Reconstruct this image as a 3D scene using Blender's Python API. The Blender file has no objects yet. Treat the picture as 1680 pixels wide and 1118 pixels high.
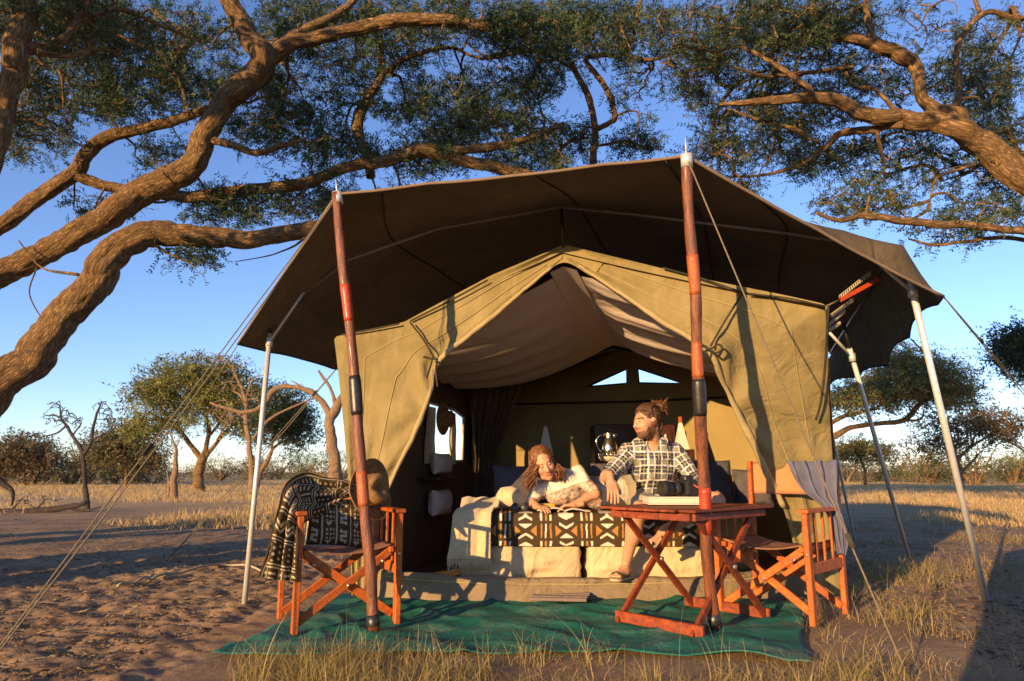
import bpy, bmesh, math, random
import numpy as np
from mathutils import Vector, Matrix, Quaternion
from mathutils.geometry import tessellate_polygon

R = math.radians
scene = bpy.context.scene
COL = scene.collection

# ---------------------------------------------------------------- camera
F_PX, CX, CY, EYE, PITCH = 1120.0, 840.0, 559.0, 0.90, R(10.92)
cam_d = bpy.data.cameras.new('camera')
cam = bpy.data.objects.new('camera', cam_d); COL.objects.link(cam)
cam.location = (0, 0, EYE); cam.rotation_euler = (R(90) + PITCH, 0, 0)
cam_d.sensor_width = 36; cam_d.lens = 24.0; cam_d.clip_start = 0.05; cam_d.clip_end = 6000
cam_d.dof.use_dof = True; cam_d.dof.focus_distance = 4.6; cam_d.dof.aperture_fstop = 3.6
scene.camera = cam

# ---------------------------------------------------------------- sky, sun, exposure
SUN_AZ, SUN_EL = R(37.0), R(10.8)
world = bpy.data.worlds.new('World'); scene.world = world; world.use_nodes = True
wn = world.node_tree; bg = wn.nodes['Background']
sky = wn.nodes.new('ShaderNodeTexSky'); sky.sky_type = 'NISHITA'; sky.sun_disc = False
sky.sun_elevation = SUN_EL; sky.sun_rotation = R(180) + SUN_AZ
sky.altitude = 900; sky.air_density = 1.0; sky.dust_density = 0.05; sky.ozone_density = 3.0
hs = wn.nodes.new('ShaderNodeHueSaturation'); hs.inputs['Saturation'].default_value = 1.0
wn.links.new(sky.outputs['Color'], hs.inputs['Color'])
tint = wn.nodes.new('ShaderNodeMix'); tint.data_type = 'RGBA'; tint.blend_type = 'MULTIPLY'; tint.inputs[0].default_value = 1.0
tint.inputs[7].default_value = (1.10, 1.03, 1.20, 1); wn.links.new(hs.outputs['Color'], tint.inputs[6])
wn.links.new(tint.outputs[2], bg.inputs['Color']); bg.inputs['Strength'].default_value = 0.132
sun_d = bpy.data.lights.new('sun', 'SUN'); sun_d.energy = 5.0; sun_d.angle = R(0.5); sun_d.color = (1.0, 0.64, 0.29)
sun = bpy.data.objects.new('sun', sun_d); COL.objects.link(sun)
SUN_DIR = Vector((math.sin(SUN_AZ) * math.cos(SUN_EL), math.cos(SUN_AZ) * math.cos(SUN_EL), -math.sin(SUN_EL)))
sun.rotation_euler = SUN_DIR.to_track_quat('-Z', 'Y').to_euler(); sun.location = (-20, -25, 12)
vs = scene.view_settings
vs.view_transform = 'Standard'; vs.look = 'None'; vs.exposure = 0.90; vs.gamma = 1.0; vs.use_curve_mapping = False
scene.cycles.max_bounces = 6; scene.cycles.transparent_max_bounces = 12

# ---------------------------------------------------------------- helpers
def P(px, py, Y):
    a = (px - CX) / F_PX; b = (CY - py) / F_PX
    dy = math.cos(PITCH) - b * math.sin(PITCH); dz = math.sin(PITCH) + b * math.cos(PITCH)
    s = Y / dy
    return Vector((a * s, Y, EYE + dz * s))
def G(px, py, z=0.0):
    a = (px - CX) / F_PX; b = (CY - py) / F_PX
    dy = math.cos(PITCH) - b * math.sin(PITCH); dz = math.sin(PITCH) + b * math.cos(PITCH)
    s = (z - EYE) / dz
    return Vector((a * s, dy * s, z))
def tag(o, label=None, cat=None, group=None, kind=None):
    if label: o['label'] = label
    if cat: o['category'] = cat
    if group: o['group'] = group
    if kind: o['kind'] = kind
    return o
def empty(name, loc=(0, 0, 0), rz=0.0):
    o = bpy.data.objects.new(name, None); COL.objects.link(o)
    o.location = loc; o.rotation_euler = (0, 0, rz); o.empty_display_size = 0.1
    return o
def link_mesh(name, me, mat=None, parent=None, smooth=False):
    o = bpy.data.objects.new(name, me); COL.objects.link(o)
    if mat is not None: me.materials.append(mat)
    if smooth: me.polygons.foreach_set('use_smooth', [True] * len(me.polygons))
    if parent is not None:
        o.parent = parent
    return o
def mesh(name, V, Fc, mat=None, parent=None, smooth=False):
    """verts are in world space; when parented to an Empty they are moved to its local frame"""
    V = np.asarray(V, dtype=float).reshape(-1, 3)
    if parent is not None:
        p = parent; M = Matrix.Identity(4)
        chain = []
        while p is not None: chain.append(p); p = p.parent
        for q in reversed(chain): M = M @ q.matrix_basis
        if M != Matrix.Identity(4):
            Mi = np.array(M.inverted()); V = V @ Mi[:3, :3].T + Mi[:3, 3]
    me = bpy.data.meshes.new(name)
    me.from_pydata(V.tolist(), [], [tuple(f) for f in Fc]); me.update()
    return link_mesh(name, me, mat, parent, smooth)
class MB:
    def __init__(s): s.v = []; s.f = []
    def add(s, V, Fc):
        n = len(s.v); s.v += [tuple(p) for p in V]; s.f += [tuple(i + n for i in f) for f in Fc]; return s
    def build(s, name, mat=None, parent=None, smooth=False): return mesh(name, s.v, s.f, mat, parent, smooth)
def box_vf(c, half, M=None, taper=0.0, bev=0.0):
    hx, hy, hz = half
    if bev <= 0:
        V = [(sx * hx, sy * hy, sz * hz) for sz in (-1, 1) for sy in (-1, 1) for sx in (-1, 1)]
        Fc = [(0, 2, 3, 1), (4, 5, 7, 6), (0, 1, 5, 4), (2, 6, 7, 3), (0, 4, 6, 2), (1, 3, 7, 5)]
    else:
        bev = min(bev, 0.45 * min(half)); bm = bmesh.new(); bmesh.ops.create_cube(bm, size=1.0)
        for v in bm.verts: v.co = Vector((v.co.x * 2 * hx, v.co.y * 2 * hy, v.co.z * 2 * hz))
        bmesh.ops.bevel(bm, geom=bm.edges[:], offset=bev, segments=1, affect='EDGES', profile=0.5)
        bm.verts.index_update()
        V = [tuple(v.co) for v in bm.verts]; Fc = [tuple(v.index for v in f.verts) for f in bm.faces]; bm.free()
    c = Vector(c)
    V = [(M @ Vector(v) if M is not None else Vector(v)) + c for v in V]
    return V, Fc
def bar_vf(a, b, w, h, up=(0, 0, 1), bev=0.004):
    """a plank from a to b: w across, h along 'up'"""
    a = Vector(a); b = Vector(b); d = (b - a); L = d.length; d.normalize()
    up = Vector(up); s = d.cross(up)
    if s.length < 1e-4: s = d.cross(Vector((1, 0, 0)))
    s.normalize(); t = s.cross(d)
    M = Matrix((d, s, t)).transposed()
    return box_vf((a + b) / 2, (L / 2, w / 2, h / 2), M, bev=bev)
def crom(pts, n):
    """Catmull-Rom resampling of a list of equal-length tuples, n points per span"""
    A = np.asarray(pts, float); m = len(A)
    if m < 3:
        t = np.linspace(0, 1, n + 1)[:, None]; return A[0] * (1 - t) + A[1] * t
    ext = np.vstack([2 * A[0] - A[1], A, 2 * A[-1] - A[-2]]); out = []
    for i in range(m - 1):
        p0, p1, p2, p3 = ext[i:i + 4]
        for k in range(n):
            t = k / n
            out.append(0.5 * ((2 * p1) + (-p0 + p2) * t + (2 * p0 - 5 * p1 + 4 * p2 - p3) * t * t + (-p0 + 3 * p1 - 3 * p2 + p3) * t ** 3))
    out.append(A[-1]); return np.array(out)
def tube_vf(path, rad, sides=8, cap=True, twist=0.0):
    path = np.asarray(path, float); n = len(path)
    rad = np.full(n, rad) if np.isscalar(rad) else np.asarray(rad, float)
    T = np.gradient(path, axis=0); T /= np.linalg.norm(T, axis=1)[:, None] + 1e-12
    ref = np.array([0, 0, 1.0]) if abs(T[0][2]) < 0.9 else np.array([1.0, 0, 0])
    N = np.cross(T[0], ref); N /= np.linalg.norm(N)
    ang = np.linspace(0, 2 * math.pi, sides, endpoint=False); V = []
    for i in range(n):
        N = N - T[i] * N.dot(T[i]); N /= np.linalg.norm(N) + 1e-12
        B = np.cross(T[i], N)
        ring = path[i] + rad[i] * (np.cos(ang)[:, None] * N + np.sin(ang)[:, None] * B)
        V.append(ring)
    V = np.vstack(V); Fc = []
    for i in range(n - 1):
        a = i * sides; b = a + sides
        for k in range(sides):
            k2 = (k + 1) % sides
            Fc.append((a + k, b + k, b + k2, a + k2))
    if cap:
        Fc.append(tuple(range(sides))); Fc.append(tuple((n - 1) * sides + k for k in reversed(range(sides))))
    return V.tolist(), Fc
def lathe_vf(profile, seg=24, M=None, c=(0, 0, 0)):
    V = []; n = len(profile)
    for r, z in profile:
        for k in range(seg):
            a = 2 * math.pi * k / seg
            v = Vector((r * math.cos(a), r * math.sin(a), z))
            V.append((M @ v if M is not None else v) + Vector(c))
    Fc = []
    for i in range(n - 1):
        for k in range(seg):
            k2 = (k + 1) % seg
            Fc.append((i * seg + k, i * seg + k2, (i + 1) * seg + k2, (i + 1) * seg + k))
    return V, Fc
def grid_vf(Pts):
    Pts = np.asarray(Pts, float); r, c, _ = Pts.shape
    idx = np.arange(r * c).reshape(r, c)
    Fc = np.stack([idx[:-1, :-1], idx[:-1, 1:], idx[1:, 1:], idx[1:, :-1]], -1).reshape(-1, 4)
    return Pts.reshape(-1, 3), Fc.tolist()
def resample_rows(rows, n):
    return np.stack([crom(r, n) for r in rows])
_rs = np.random.RandomState(7)
_perm = np.concatenate([_rs.permutation(256)] * 2)
_grad = _rs.uniform(-1, 1, 512)
def vnoise(x, y, z=0.0, seed=0):
    """value noise, numpy arrays, about -1..1"""
    x = np.asarray(x, float); y = np.asarray(y, float) + 0 * x; z = np.asarray(z, float) + 0 * x
    xi = np.floor(x).astype(int); yi = np.floor(y).astype(int); zi = np.floor(z).astype(int)
    fx, fy, fz = x - xi, y - yi, z - zi
    fx = fx * fx * (3 - 2 * fx); fy = fy * fy * (3 - 2 * fy); fz = fz * fz * (3 - 2 * fz)
    def h(i, j, k): return _grad[_perm[(_perm[(_perm[(i + seed) & 255] + j) & 255] + k) & 255]]
    def mix(a, b, t): return a + (b - a) * t
    r0 = mix(mix(h(xi, yi, zi), h(xi + 1, yi, zi), fx), mix(h(xi, yi + 1, zi), h(xi + 1, yi + 1, zi), fx), fy)
    r1 = mix(mix(h(xi, yi, zi + 1), h(xi + 1, yi, zi + 1), fx), mix(h(xi, yi + 1, zi + 1), h(xi + 1, yi + 1, zi + 1), fx), fy)
    return mix(r0, r1, fz)
def sstep(a, b, x):
    t = np.clip((np.asarray(x, float) - a) / (b - a), 0, 1); return t * t * (3 - 2 * t)

# ---------------------------------------------------------------- materials
def mat_base(name):
    m = bpy.data.materials.new(name); m.use_nodes = True
    nt = m.node_tree; b = nt.nodes['Principled BSDF']; return m, nt, b
def nd(nt, t, **kw):
    n = nt.nodes.new(t)
    for k, v in kw.items():
        if k in n.inputs: n.inputs[k].default_value = v
        else: setattr(n, k, v)
    return n
def ramp(nt, fac, stops):
    r = nt.nodes.new('ShaderNodeValToRGB'); e = r.color_ramp.elements
    while len(e) < len(stops): e.new(0.5)
    for q, (p, c) in zip(e, stops): q.position = p; q.color = (*c, 1)
    nt.links.new(fac, r.inputs['Fac']); return r
def M_noise(name, c1, c2, scale=8.0, rough=0.7, bump=0.2, bscale=None, metal=0.0, stretch=(1, 1, 1), detail=5.0, bdist=0.01, spec=0.5, coat=0.0, transl=0.0, fine=0.0, sheen=0.0):
    m, nt, b = mat_base(name); L = nt.links.new
    tc = nd(nt, 'ShaderNodeTexCoord'); mp = nd(nt, 'ShaderNodeMapping'); mp.inputs['Scale'].default_value = stretch
    L(tc.outputs['Object'], mp.inputs['Vector'])
    n1 = nd(nt, 'ShaderNodeTexNoise', Scale=scale, Detail=detail, Roughness=0.6); L(mp.outputs[0], n1.inputs['Vector'])
    r = ramp(nt, n1.outputs['Fac'], [(0.3, c1), (0.72, c2)])
    L(r.outputs[0], b.inputs['Base Color'])
    b.inputs['Roughness'].default_value = rough; b.inputs['Metallic'].default_value = metal
    b.inputs['Specular IOR Level'].default_value = spec
    b.inputs['Coat Weight'].default_value = coat; b.inputs['Coat Roughness'].default_value = 0.15
    if sheen: b.inputs['Sheen Weight'].default_value = sheen
    if bump:
        n2 = nd(nt, 'ShaderNodeTexNoise', Scale=bscale or scale * 4, Detail=4.0); L(mp.outputs[0], n2.inputs['Vector'])
        bp = nd(nt, 'ShaderNodeBump', Strength=bump, Distance=bdist); L(n2.outputs['Fac'], bp.inputs['Height'])
        if fine:
            n3 = nd(nt, 'ShaderNodeTexNoise', Scale=fine, Detail=2.0); L(mp.outputs[0], n3.inputs['Vector'])
            b2 = nd(nt, 'ShaderNodeBump', Strength=0.25, Distance=0.002); L(n3.outputs['Fac'], b2.inputs['Height'])
            L(bp.outputs[0], b2.inputs['Normal']); L(b2.outputs[0], b.inputs['Normal'])
        else: L(bp.outputs[0], b.inputs['Normal'])
    if transl:
        tr = nd(nt, 'ShaderNodeBsdfTranslucent'); L(r.outputs[0], tr.inputs['Color'])
        mx = nd(nt, 'ShaderNodeMixShader'); mx.inputs[0].default_value = transl
        L(b.outputs[0], mx.inputs[1]); L(tr.outputs[0], mx.inputs[2]); L(mx.outputs[0], nt.nodes['Material Output'].inputs['Surface'])
    return m
def M_attr(name, rough=0.85, bump=0.15, bscale=400.0, spec=0.2, attr='col'):
    m, nt, b = mat_base(name); L = nt.links.new
    a = nd(nt, 'ShaderNodeAttribute'); a.attribute_name = attr
    n0 = nd(nt, 'ShaderNodeTexNoise', Scale=14.0, Detail=5.0)
    mx = nd(nt, 'ShaderNodeMix'); mx.data_type = 'RGBA'; mx.blend_type = 'MULTIPLY'; mx.inputs[0].default_value = 0.35
    L(a.outputs['Color'], mx.inputs[6]); L(n0.outputs['Fac'], mx.inputs[7]); 
    L(mx.outputs[2], b.inputs['Base Color']); b.inputs['Roughness'].default_value = rough
    b.inputs['Specular IOR Level'].default_value = spec
    n2 = nd(nt, 'ShaderNodeTexNoise', Scale=bscale, Detail=3.0); bp = nd(nt, 'ShaderNodeBump', Strength=bump, Distance=0.004)
    L(n2.outputs['Fac'], bp.inputs['Height']); L(bp.outputs[0], b.inputs['Normal'])
    return m
def paint(o, colors):
    """per-vertex colour attribute 'col' (the printed or dyed colour of the cloth)"""
    at = o.data.color_attributes.new('col', 'FLOAT_COLOR', 'POINT')
    C = np.ones((len(o.data.vertices), 4)); C[:, :3] = np.asarray(colors)
    at.data.foreach_set('color', C.ravel())

MT = {}
MT['canvas'] = M_noise('olive_canvas', (0.165, 0.128, 0.056), (0.255, 0.200, 0.092), 2.2, 0.85, 0.35, 9.0, bdist=0.03, spec=0.15, transl=0.06, fine=220)
MT['hem'] = M_noise('canvas_hem', (0.29, 0.225, 0.105), (0.38, 0.30, 0.15), 6.0, 0.85, 0.4, 30.0, stretch=(1, 1, 1), spec=0.15, fine=220)
MT['trim'] = M_noise('dark_webbing', (0.035, 0.03, 0.022), (0.06, 0.05, 0.035), 20.0, 0.9, 0.2, spec=0.1)
MT['fly'] = M_noise('brown_fly_canvas', (0.088, 0.064, 0.036), (0.125, 0.092, 0.055), 2.5, 0.9, 0.35, 6.0, bdist=0.03, spec=0.1, transl=0.05, fine=200)
MT['liner'] = M_noise('mauve_grey_liner', (0.64, 0.53, 0.45), (0.72, 0.60, 0.52), 2.0, 0.9, 0.3, 5.0, stretch=(0.6, 6, 6), bdist=0.02, spec=0.1, transl=0.2, fine=300)
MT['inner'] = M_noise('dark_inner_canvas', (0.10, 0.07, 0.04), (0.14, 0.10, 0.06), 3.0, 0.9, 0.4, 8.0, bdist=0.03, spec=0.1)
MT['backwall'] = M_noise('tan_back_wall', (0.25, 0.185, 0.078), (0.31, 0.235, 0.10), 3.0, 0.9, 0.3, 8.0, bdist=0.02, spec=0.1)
MT['sill'] = M_noise('sill_canvas', (0.19, 0.135, 0.078), (0.28, 0.205, 0.125), 7.0, 0.75, 0.6, 16.0, bdist=0.03, spec=0.25, fine=150)
MT['steel'] = M_noise('galvanised_steel', (0.62, 0.60, 0.56), (0.78, 0.76, 0.72), 30.0, 0.42, 0.1, metal=0.45)
MT['darksteel'] = M_noise('dark_steel', (0.05, 0.045, 0.04), (0.10, 0.09, 0.08), 30.0, 0.4, 0.1, metal=0.8)
MT['pole'] = M_noise('stained_pole_wood', (0.055, 0.014, 0.005), (0.27, 0.080, 0.024), 5.0, 0.5, 0.6, 30.0, stretch=(7, 7, 1), coat=0.12)
MT['redpaint'] = M_noise('red_band', (0.28, 0.030, 0.008), (0.46, 0.062, 0.016), 14.0, 0.5, 0.4, 40, coat=0.1)
MT['orangepaint'] = M_noise('orange_band', (0.24, 0.050, 0.010), (0.48, 0.125, 0.022), 12.0, 0.5, 0.4, 40, stretch=(5, 5, 1), coat=0.1)
MT['rope'] = M_noise('guy_rope', (0.13, 0.105, 0.065), (0.24, 0.19, 0.12), 90.0, 0.9, 0.3, spec=0.1)
MT['rope_dark'] = M_noise('dark_guy_rope', (0.05, 0.045, 0.045), (0.12, 0.10, 0.09), 90.0, 0.9, 0.3, spec=0.1)
MT['green_plain'] = M_noise('green_groundsheet', (0.012, 0.150, 0.098), (0.022, 0.225, 0.155), 4.0, 0.6, 0.5, 9.0, bdist=0.03, spec=0.35, fine=150)

m, nt, b = mat_base('dusty_groundsheet'); L = nt.links.new
tc = nd(nt, 'ShaderNodeTexCoord'); n1 = nd(nt, 'ShaderNodeTexNoise', Scale=3.0, Detail=6.0); n2 = nd(nt, 'ShaderNodeTexNoise', Scale=38.0, Detail=6.0, Roughness=0.7)
for q in (n1, n2): L(tc.outputs['Object'], q.inputs['Vector'])
r1 = ramp(nt, n1.outputs['Fac'], [(0.3, (0.010, 0.098, 0.070)), (0.7, (0.019, 0.165, 0.122))])
md_ = nd(nt, 'ShaderNodeMath', operation='MULTIPLY'); L(n1.outputs['Fac'], md_.inputs[0]); L(n2.outputs['Fac'], md_.inputs[1])
r2 = ramp(nt, md_.outputs[0], [(0.26, (0, 0, 0)), (0.42, (0.55, 0.55, 0.55))])
mx = nd(nt, 'ShaderNodeMix'); mx.data_type = 'RGBA'; L(r2.outputs[0], mx.inputs[0]); L(r1.outputs[0], mx.inputs[6]); mx.inputs[7].default_value = (0.26, 0.17, 0.10, 1)
L(mx.outputs[2], b.inputs['Base Color']); b.inputs['Roughness'].default_value = 0.75; b.inputs['Specular IOR Level'].default_value = 0.2
n3 = nd(nt, 'ShaderNodeTexNoise', Scale=9.0, Detail=5.0); L(tc.outputs['Object'], n3.inputs['Vector'])
bp = nd(nt, 'ShaderNodeBump', Strength=0.5, Distance=0.03); L(n3.outputs['Fac'], bp.inputs['Height']); L(bp.outputs[0], b.inputs['Normal'])
MT['green'] = m

def M_canvas(name, c1, c2, dust, transl=0.06, crease=0.5):
    """weathered cotton canvas: blotchy fading, dusty streaks, tension creases and weave"""
    m, nt, b = mat_base(name); L = nt.links.new
    tc = nd(nt, 'ShaderNodeTexCoord')
    n1 = nd(nt, 'ShaderNodeTexNoise', Scale=1.7, Detail=6.0, Roughness=0.65); L(tc.outputs['Object'], n1.inputs['Vector'])
    r1 = ramp(nt, n1.outputs['Fac'], [(0.30, c1), (0.70, c2)])
    mp = nd(nt, 'ShaderNodeMapping'); mp.inputs['Scale'].default_value = (7, 7, 0.9); L(tc.outputs['Object'], mp.inputs['Vector'])
    n2 = nd(nt, 'ShaderNodeTexNoise', Scale=1.4, Detail=5.0, Roughness=0.7); L(mp.outputs[0], n2.inputs['Vector'])
    r2 = ramp(nt, n2.outputs['Fac'], [(0.50, (0, 0, 0)), (0.78, (0.45, 0.45, 0.45))])
    mx = nd(nt, 'ShaderNodeMix'); mx.data_type = 'RGBA'; L(r2.outputs[0], mx.inputs[0]); L(r1.outputs[0], mx.inputs[6]); mx.inputs[7].default_value = (*dust, 1)
    L(mx.outputs[2], b.inputs['Base Color']); b.inputs['Roughness'].default_value = 0.9; b.inputs['Specular IOR Level'].default_value = 0.12
    n3 = nd(nt, 'ShaderNodeTexNoise', Scale=4.0, Detail=4.0, Distortion=1.6); L(tc.outputs['Object'], n3.inputs['Vector'])
    b1 = nd(nt, 'ShaderNodeBump', Strength=crease, Distance=0.05); L(n3.outputs['Fac'], b1.inputs['Height'])
    n4 = nd(nt, 'ShaderNodeTexNoise', Scale=260.0, Detail=2.0); L(tc.outputs['Object'], n4.inputs['Vector'])
    b2 = nd(nt, 'ShaderNodeBump', Strength=0.3, Distance=0.002); L(n4.outputs['Fac'], b2.inputs['Height']); L(b1.outputs[0], b2.inputs['Normal']); L(b2.outputs[0], b.inputs['Normal'])
    tr = nd(nt, 'ShaderNodeBsdfTranslucent'); L(mx.outputs[2], tr.inputs['Color'])
    ms = nd(nt, 'ShaderNodeMixShader'); ms.inputs[0].default_value = transl
    L(b.outputs[0], ms.inputs[1]); L(tr.outputs[0], ms.inputs[2]); L(ms.outputs[0], nt.nodes['Material Output'].inputs['Surface'])
    return m
MT['canvas'] = M_canvas('olive_canvas_weathered', (0.185, 0.145, 0.060), (0.300, 0.237, 0.106), (0.38, 0.30, 0.16))
MT['fly'] = M_canvas('brown_fly_weathered', (0.080, 0.058, 0.032), (0.125, 0.092, 0.054), (0.16, 0.12, 0.075), 0.05)
MT['sill'] = M_canvas('sill_weathered', (0.17, 0.125, 0.070), (0.27, 0.20, 0.12), (0.33, 0.24, 0.15), 0.0, 0.8)
def M_wood(name, c1, c2, c3):
    """varnished planks: each board its own tone, streaky grain, dusty worn patches"""
    m, nt, b = mat_base(name); L = nt.links.new
    tc = nd(nt, 'ShaderNodeTexCoord'); oi = nd(nt, 'ShaderNodeObjectInfo')
    ad = nd(nt, 'ShaderNodeVectorMath', operation='ADD'); L(tc.outputs['Object'], ad.inputs[0]); L(oi.outputs['Random'], ad.inputs[1])
    n1 = nd(nt, 'ShaderNodeTexNoise', Scale=9.0, Detail=8.0, Roughness=0.7, Distortion=2.5); L(ad.outputs[0], n1.inputs['Vector'])
    r1 = ramp(nt, n1.outputs['Fac'], [(0.32, c1), (0.52, c2), (0.72, c3)])
    hv = nd(nt, 'ShaderNodeHueSaturation'); mr = nd(nt, 'ShaderNodeMapRange'); mr.inputs['To Min'].default_value = 0.72; mr.inputs['To Max'].default_value = 1.12
    L(oi.outputs['Random'], mr.inputs['Value']); L(mr.outputs[0], hv.inputs['Value']); L(r1.outputs[0], hv.inputs['Color'])
    n2 = nd(nt, 'ShaderNodeTexNoise', Scale=22.0, Detail=6.0, Roughness=0.75); L(ad.outputs[0], n2.inputs['Vector'])
    r2 = ramp(nt, n2.outputs['Fac'], [(0.58, (0, 0, 0)), (0.75, (0.35, 0.35, 0.35))])
    mx = nd(nt, 'ShaderNodeMix'); mx.data_type = 'RGBA'; L(r2.outputs[0], mx.inputs[0]); L(hv.outputs[0], mx.inputs[6]); mx.inputs[7].default_value = (0.36, 0.19, 0.09, 1)
    L(mx.outputs[2], b.inputs['Base Color'])
    rr = nd(nt, 'ShaderNodeMapRange'); rr.inputs['To Min'].default_value = 0.38; rr.inputs['To Max'].default_value = 0.75; L(n2.outputs['Fac'], rr.inputs['Value']); L(rr.outputs[0], b.inputs['Roughness'])
    bp = nd(nt, 'ShaderNodeBump', Strength=0.3, Distance=0.004); L(n1.outputs['Fac'], bp.inputs['Height']); L(bp.outputs[0], b.inputs['Normal'])
    return m
# ---------------------------------------------------------------- ground
def axis(a, b, step, lo, hi, g=1.09):
    mid = list(np.arange(a, b, step)); s = step; x = a; left = []
    while x > lo: s *= g; x -= s; left.append(x)
    s = step; x = mid[-1]; right = []
    while x < hi: s *= g; x += s; right.append(x)
    return np.array(left[::-1] + mid + right)
gx = axis(-4.4, 4.2, 0.024, -3500, 3500); gy = axis(2.5, 7.4, 0.024, -300, 5000)
GX, GY = np.meshgrid(gx, gy)
def flat_mask(x, y):
    """0 under the groundsheet and the tent, 1 on the open sand"""
    a = sstep(-1.75, -1.35, x) * (1 - sstep(2.2, 2.5, x)) * sstep(2.9, 3.3, y) * (1 - sstep(8.5, 9.0, y))
    return 1 - 0.93 * a
def ground_z(x, y):
    x = np.asarray(x, float); y = np.asarray(y, float)
    near = 1 - sstep(14, 40, np.hypot(x, y))
    lump = np.abs(vnoise(x * 3.3 + 0.4 * vnoise(x * 2, y * 2, 0, 5), y * 3.9, 0, 1))
    pit = vnoise(x * 7.0, y * 7.5, 0, 2); fine = vnoise(x * 15, y * 15, 0, 3)
    left = 1 - 0.55 * sstep(0.5, 2.0, x)
    ridge = 1 - np.abs(vnoise(x * 5.2 + 0.5 * pit, y * 7.4, 0, 11)) * 1.6; clod = np.maximum(0, vnoise(x * 21, y * 24, 0, 13))
    z = left * (0.012 * lump + 0.013 * pit + 0.017 * ridge * ridge + 0.011 * fine + 0.011 * clod - 0.015)
    z = z * near * flat_mask(x, y) + (1 - near) * 0.0
    far = sstep(20, 90, np.hypot(x, y))
    return z + far * 0.15 * vnoise(x * 0.05, y * 0.05, 0, 9)
GZ = ground_z(GX, GY)
m, nt, b = mat_base('sand_and_dry_ground'); L = nt.links.new
tc = nd(nt, 'ShaderNodeTexCoord')
n1 = nd(nt, 'ShaderNodeTexNoise', Scale=1.3, Detail=8.0, Roughness=0.65); L(tc.outputs['Object'], n1.inputs['Vector'])
n2 = nd(nt, 'ShaderNodeTexNoise', Scale=26.0, Detail=6.0, Roughness=0.7); L(tc.outputs['Object'], n2.inputs['Vector'])
r1 = ramp(nt, n1.outputs['Fac'], [(0.3, (0.20, 0.128, 0.074)), (0.5, (0.31, 0.205, 0.120)), (0.72, (0.42, 0.285, 0.165))])
r2 = ramp(nt, n2.outputs['Fac'], [(0.3, (0.62, 0.58, 0.55)), (0.62, (1, 1, 1))])
mx = nd(nt, 'ShaderNodeMix'); mx.data_type = 'RGBA'; mx.blend_type = 'MULTIPLY'; mx.inputs[0].default_value = 0.8
L(r1.outputs[0], mx.inputs[6]); L(r2.outputs[0], mx.inputs[7])
# bits of straw and dung litter
vo = nd(nt, 'ShaderNodeTexVoronoi', Scale=19.0); L(tc.outputs['Object'], vo.inputs['Vector'])
r3 = ramp(nt, vo.outputs['Distance'], [(0.07, (1, 1, 1)), (0.12, (0, 0, 0))])
n3 = nd(nt, 'ShaderNodeTexNoise', Scale=2.2); L(tc.outputs['Object'], n3.inputs['Vector'])
r4 = ramp(nt, n3.outputs['Fac'], [(0.45, (0, 0, 0)), (0.6, (1, 1, 1))])
mm = nd(nt, 'ShaderNodeMath', operation='MULTIPLY'); L(r3.outputs[0], mm.inputs[0]); L(r4.outputs[0], mm.inputs[1])
mx2 = nd(nt, 'ShaderNodeMix'); mx2.data_type = 'RGBA'; L(mm.outputs[0], mx2.inputs[0]); L(mx.outputs[2], mx2.inputs[6])
mx2.inputs[7].default_value = (0.36, 0.25, 0.12, 1)
# far grassland colour by distance from the camp
sx = nd(nt, 'ShaderNodeSeparateXYZ'); L(tc.outputs['Object'], sx.inputs[0])
mr = nd(nt, 'ShaderNodeMapRange'); mr.inputs['From Min'].default_value = 13; mr.inputs['From Max'].default_value = 24; L(sx.outputs['Y'], mr.inputs['Value'])
mx3 = nd(nt, 'ShaderNodeMix'); mx3.data_type = 'RGBA'; L(mr.outputs[0], mx3.inputs[0]); L(mx2.outputs[2], mx3.inputs[6]); mx3.inputs[7].default_value = (0.46, 0.31, 0.15, 1)
L(mx3.outputs[2], b.inputs['Base Color']); b.inputs['Roughness'].default_value = 0.95; b.inputs['Specular IOR Level'].default_value = 0.1
bp = nd(nt, 'ShaderNodeBump', Strength=0.6, Distance=0.012); L(n2.outputs['Fac'], bp.inputs['Height'])
n5 = nd(nt, 'ShaderNodeTexNoise', Scale=160.0, Detail=3.0); L(tc.outputs['Object'], n5.inputs['Vector'])
bp2 = nd(nt, 'ShaderNodeBump', Strength=0.5, Distance=0.004); L(n5.outputs['Fac'], bp2.inputs['Height']); L(bp.outputs[0], bp2.inputs['Normal'])
L(bp2.outputs[0], b.inputs['Normal'])
MT['sand'] = m
V, Fc = grid_vf(np.stack([GX, GY, GZ], -1))
ground = mesh('ground', V, Fc, MT['sand'], smooth=True); tag(ground, 'trampled reddish sand and dry grassland around the tent', 'ground', kind='structure')

# ---------------------------------------------------------------- the tent
PSI = R(19.0)
TO = Vector((0.36, 4.75, 0)); TU = Vector((math.cos(PSI), -math.sin(PSI), 0)); TV = Vector((math.sin(PSI), math.cos(PSI), 0))
def T(u, v, z): return TO + TU * u + TV * v + Vector((0, 0, z))
FLOOR = 0.05
tent = empty('tent', (TO.x, TO.y, 0))
tag(tent, 'large olive canvas safari tent with its front flaps tied open', 'tent')

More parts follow.
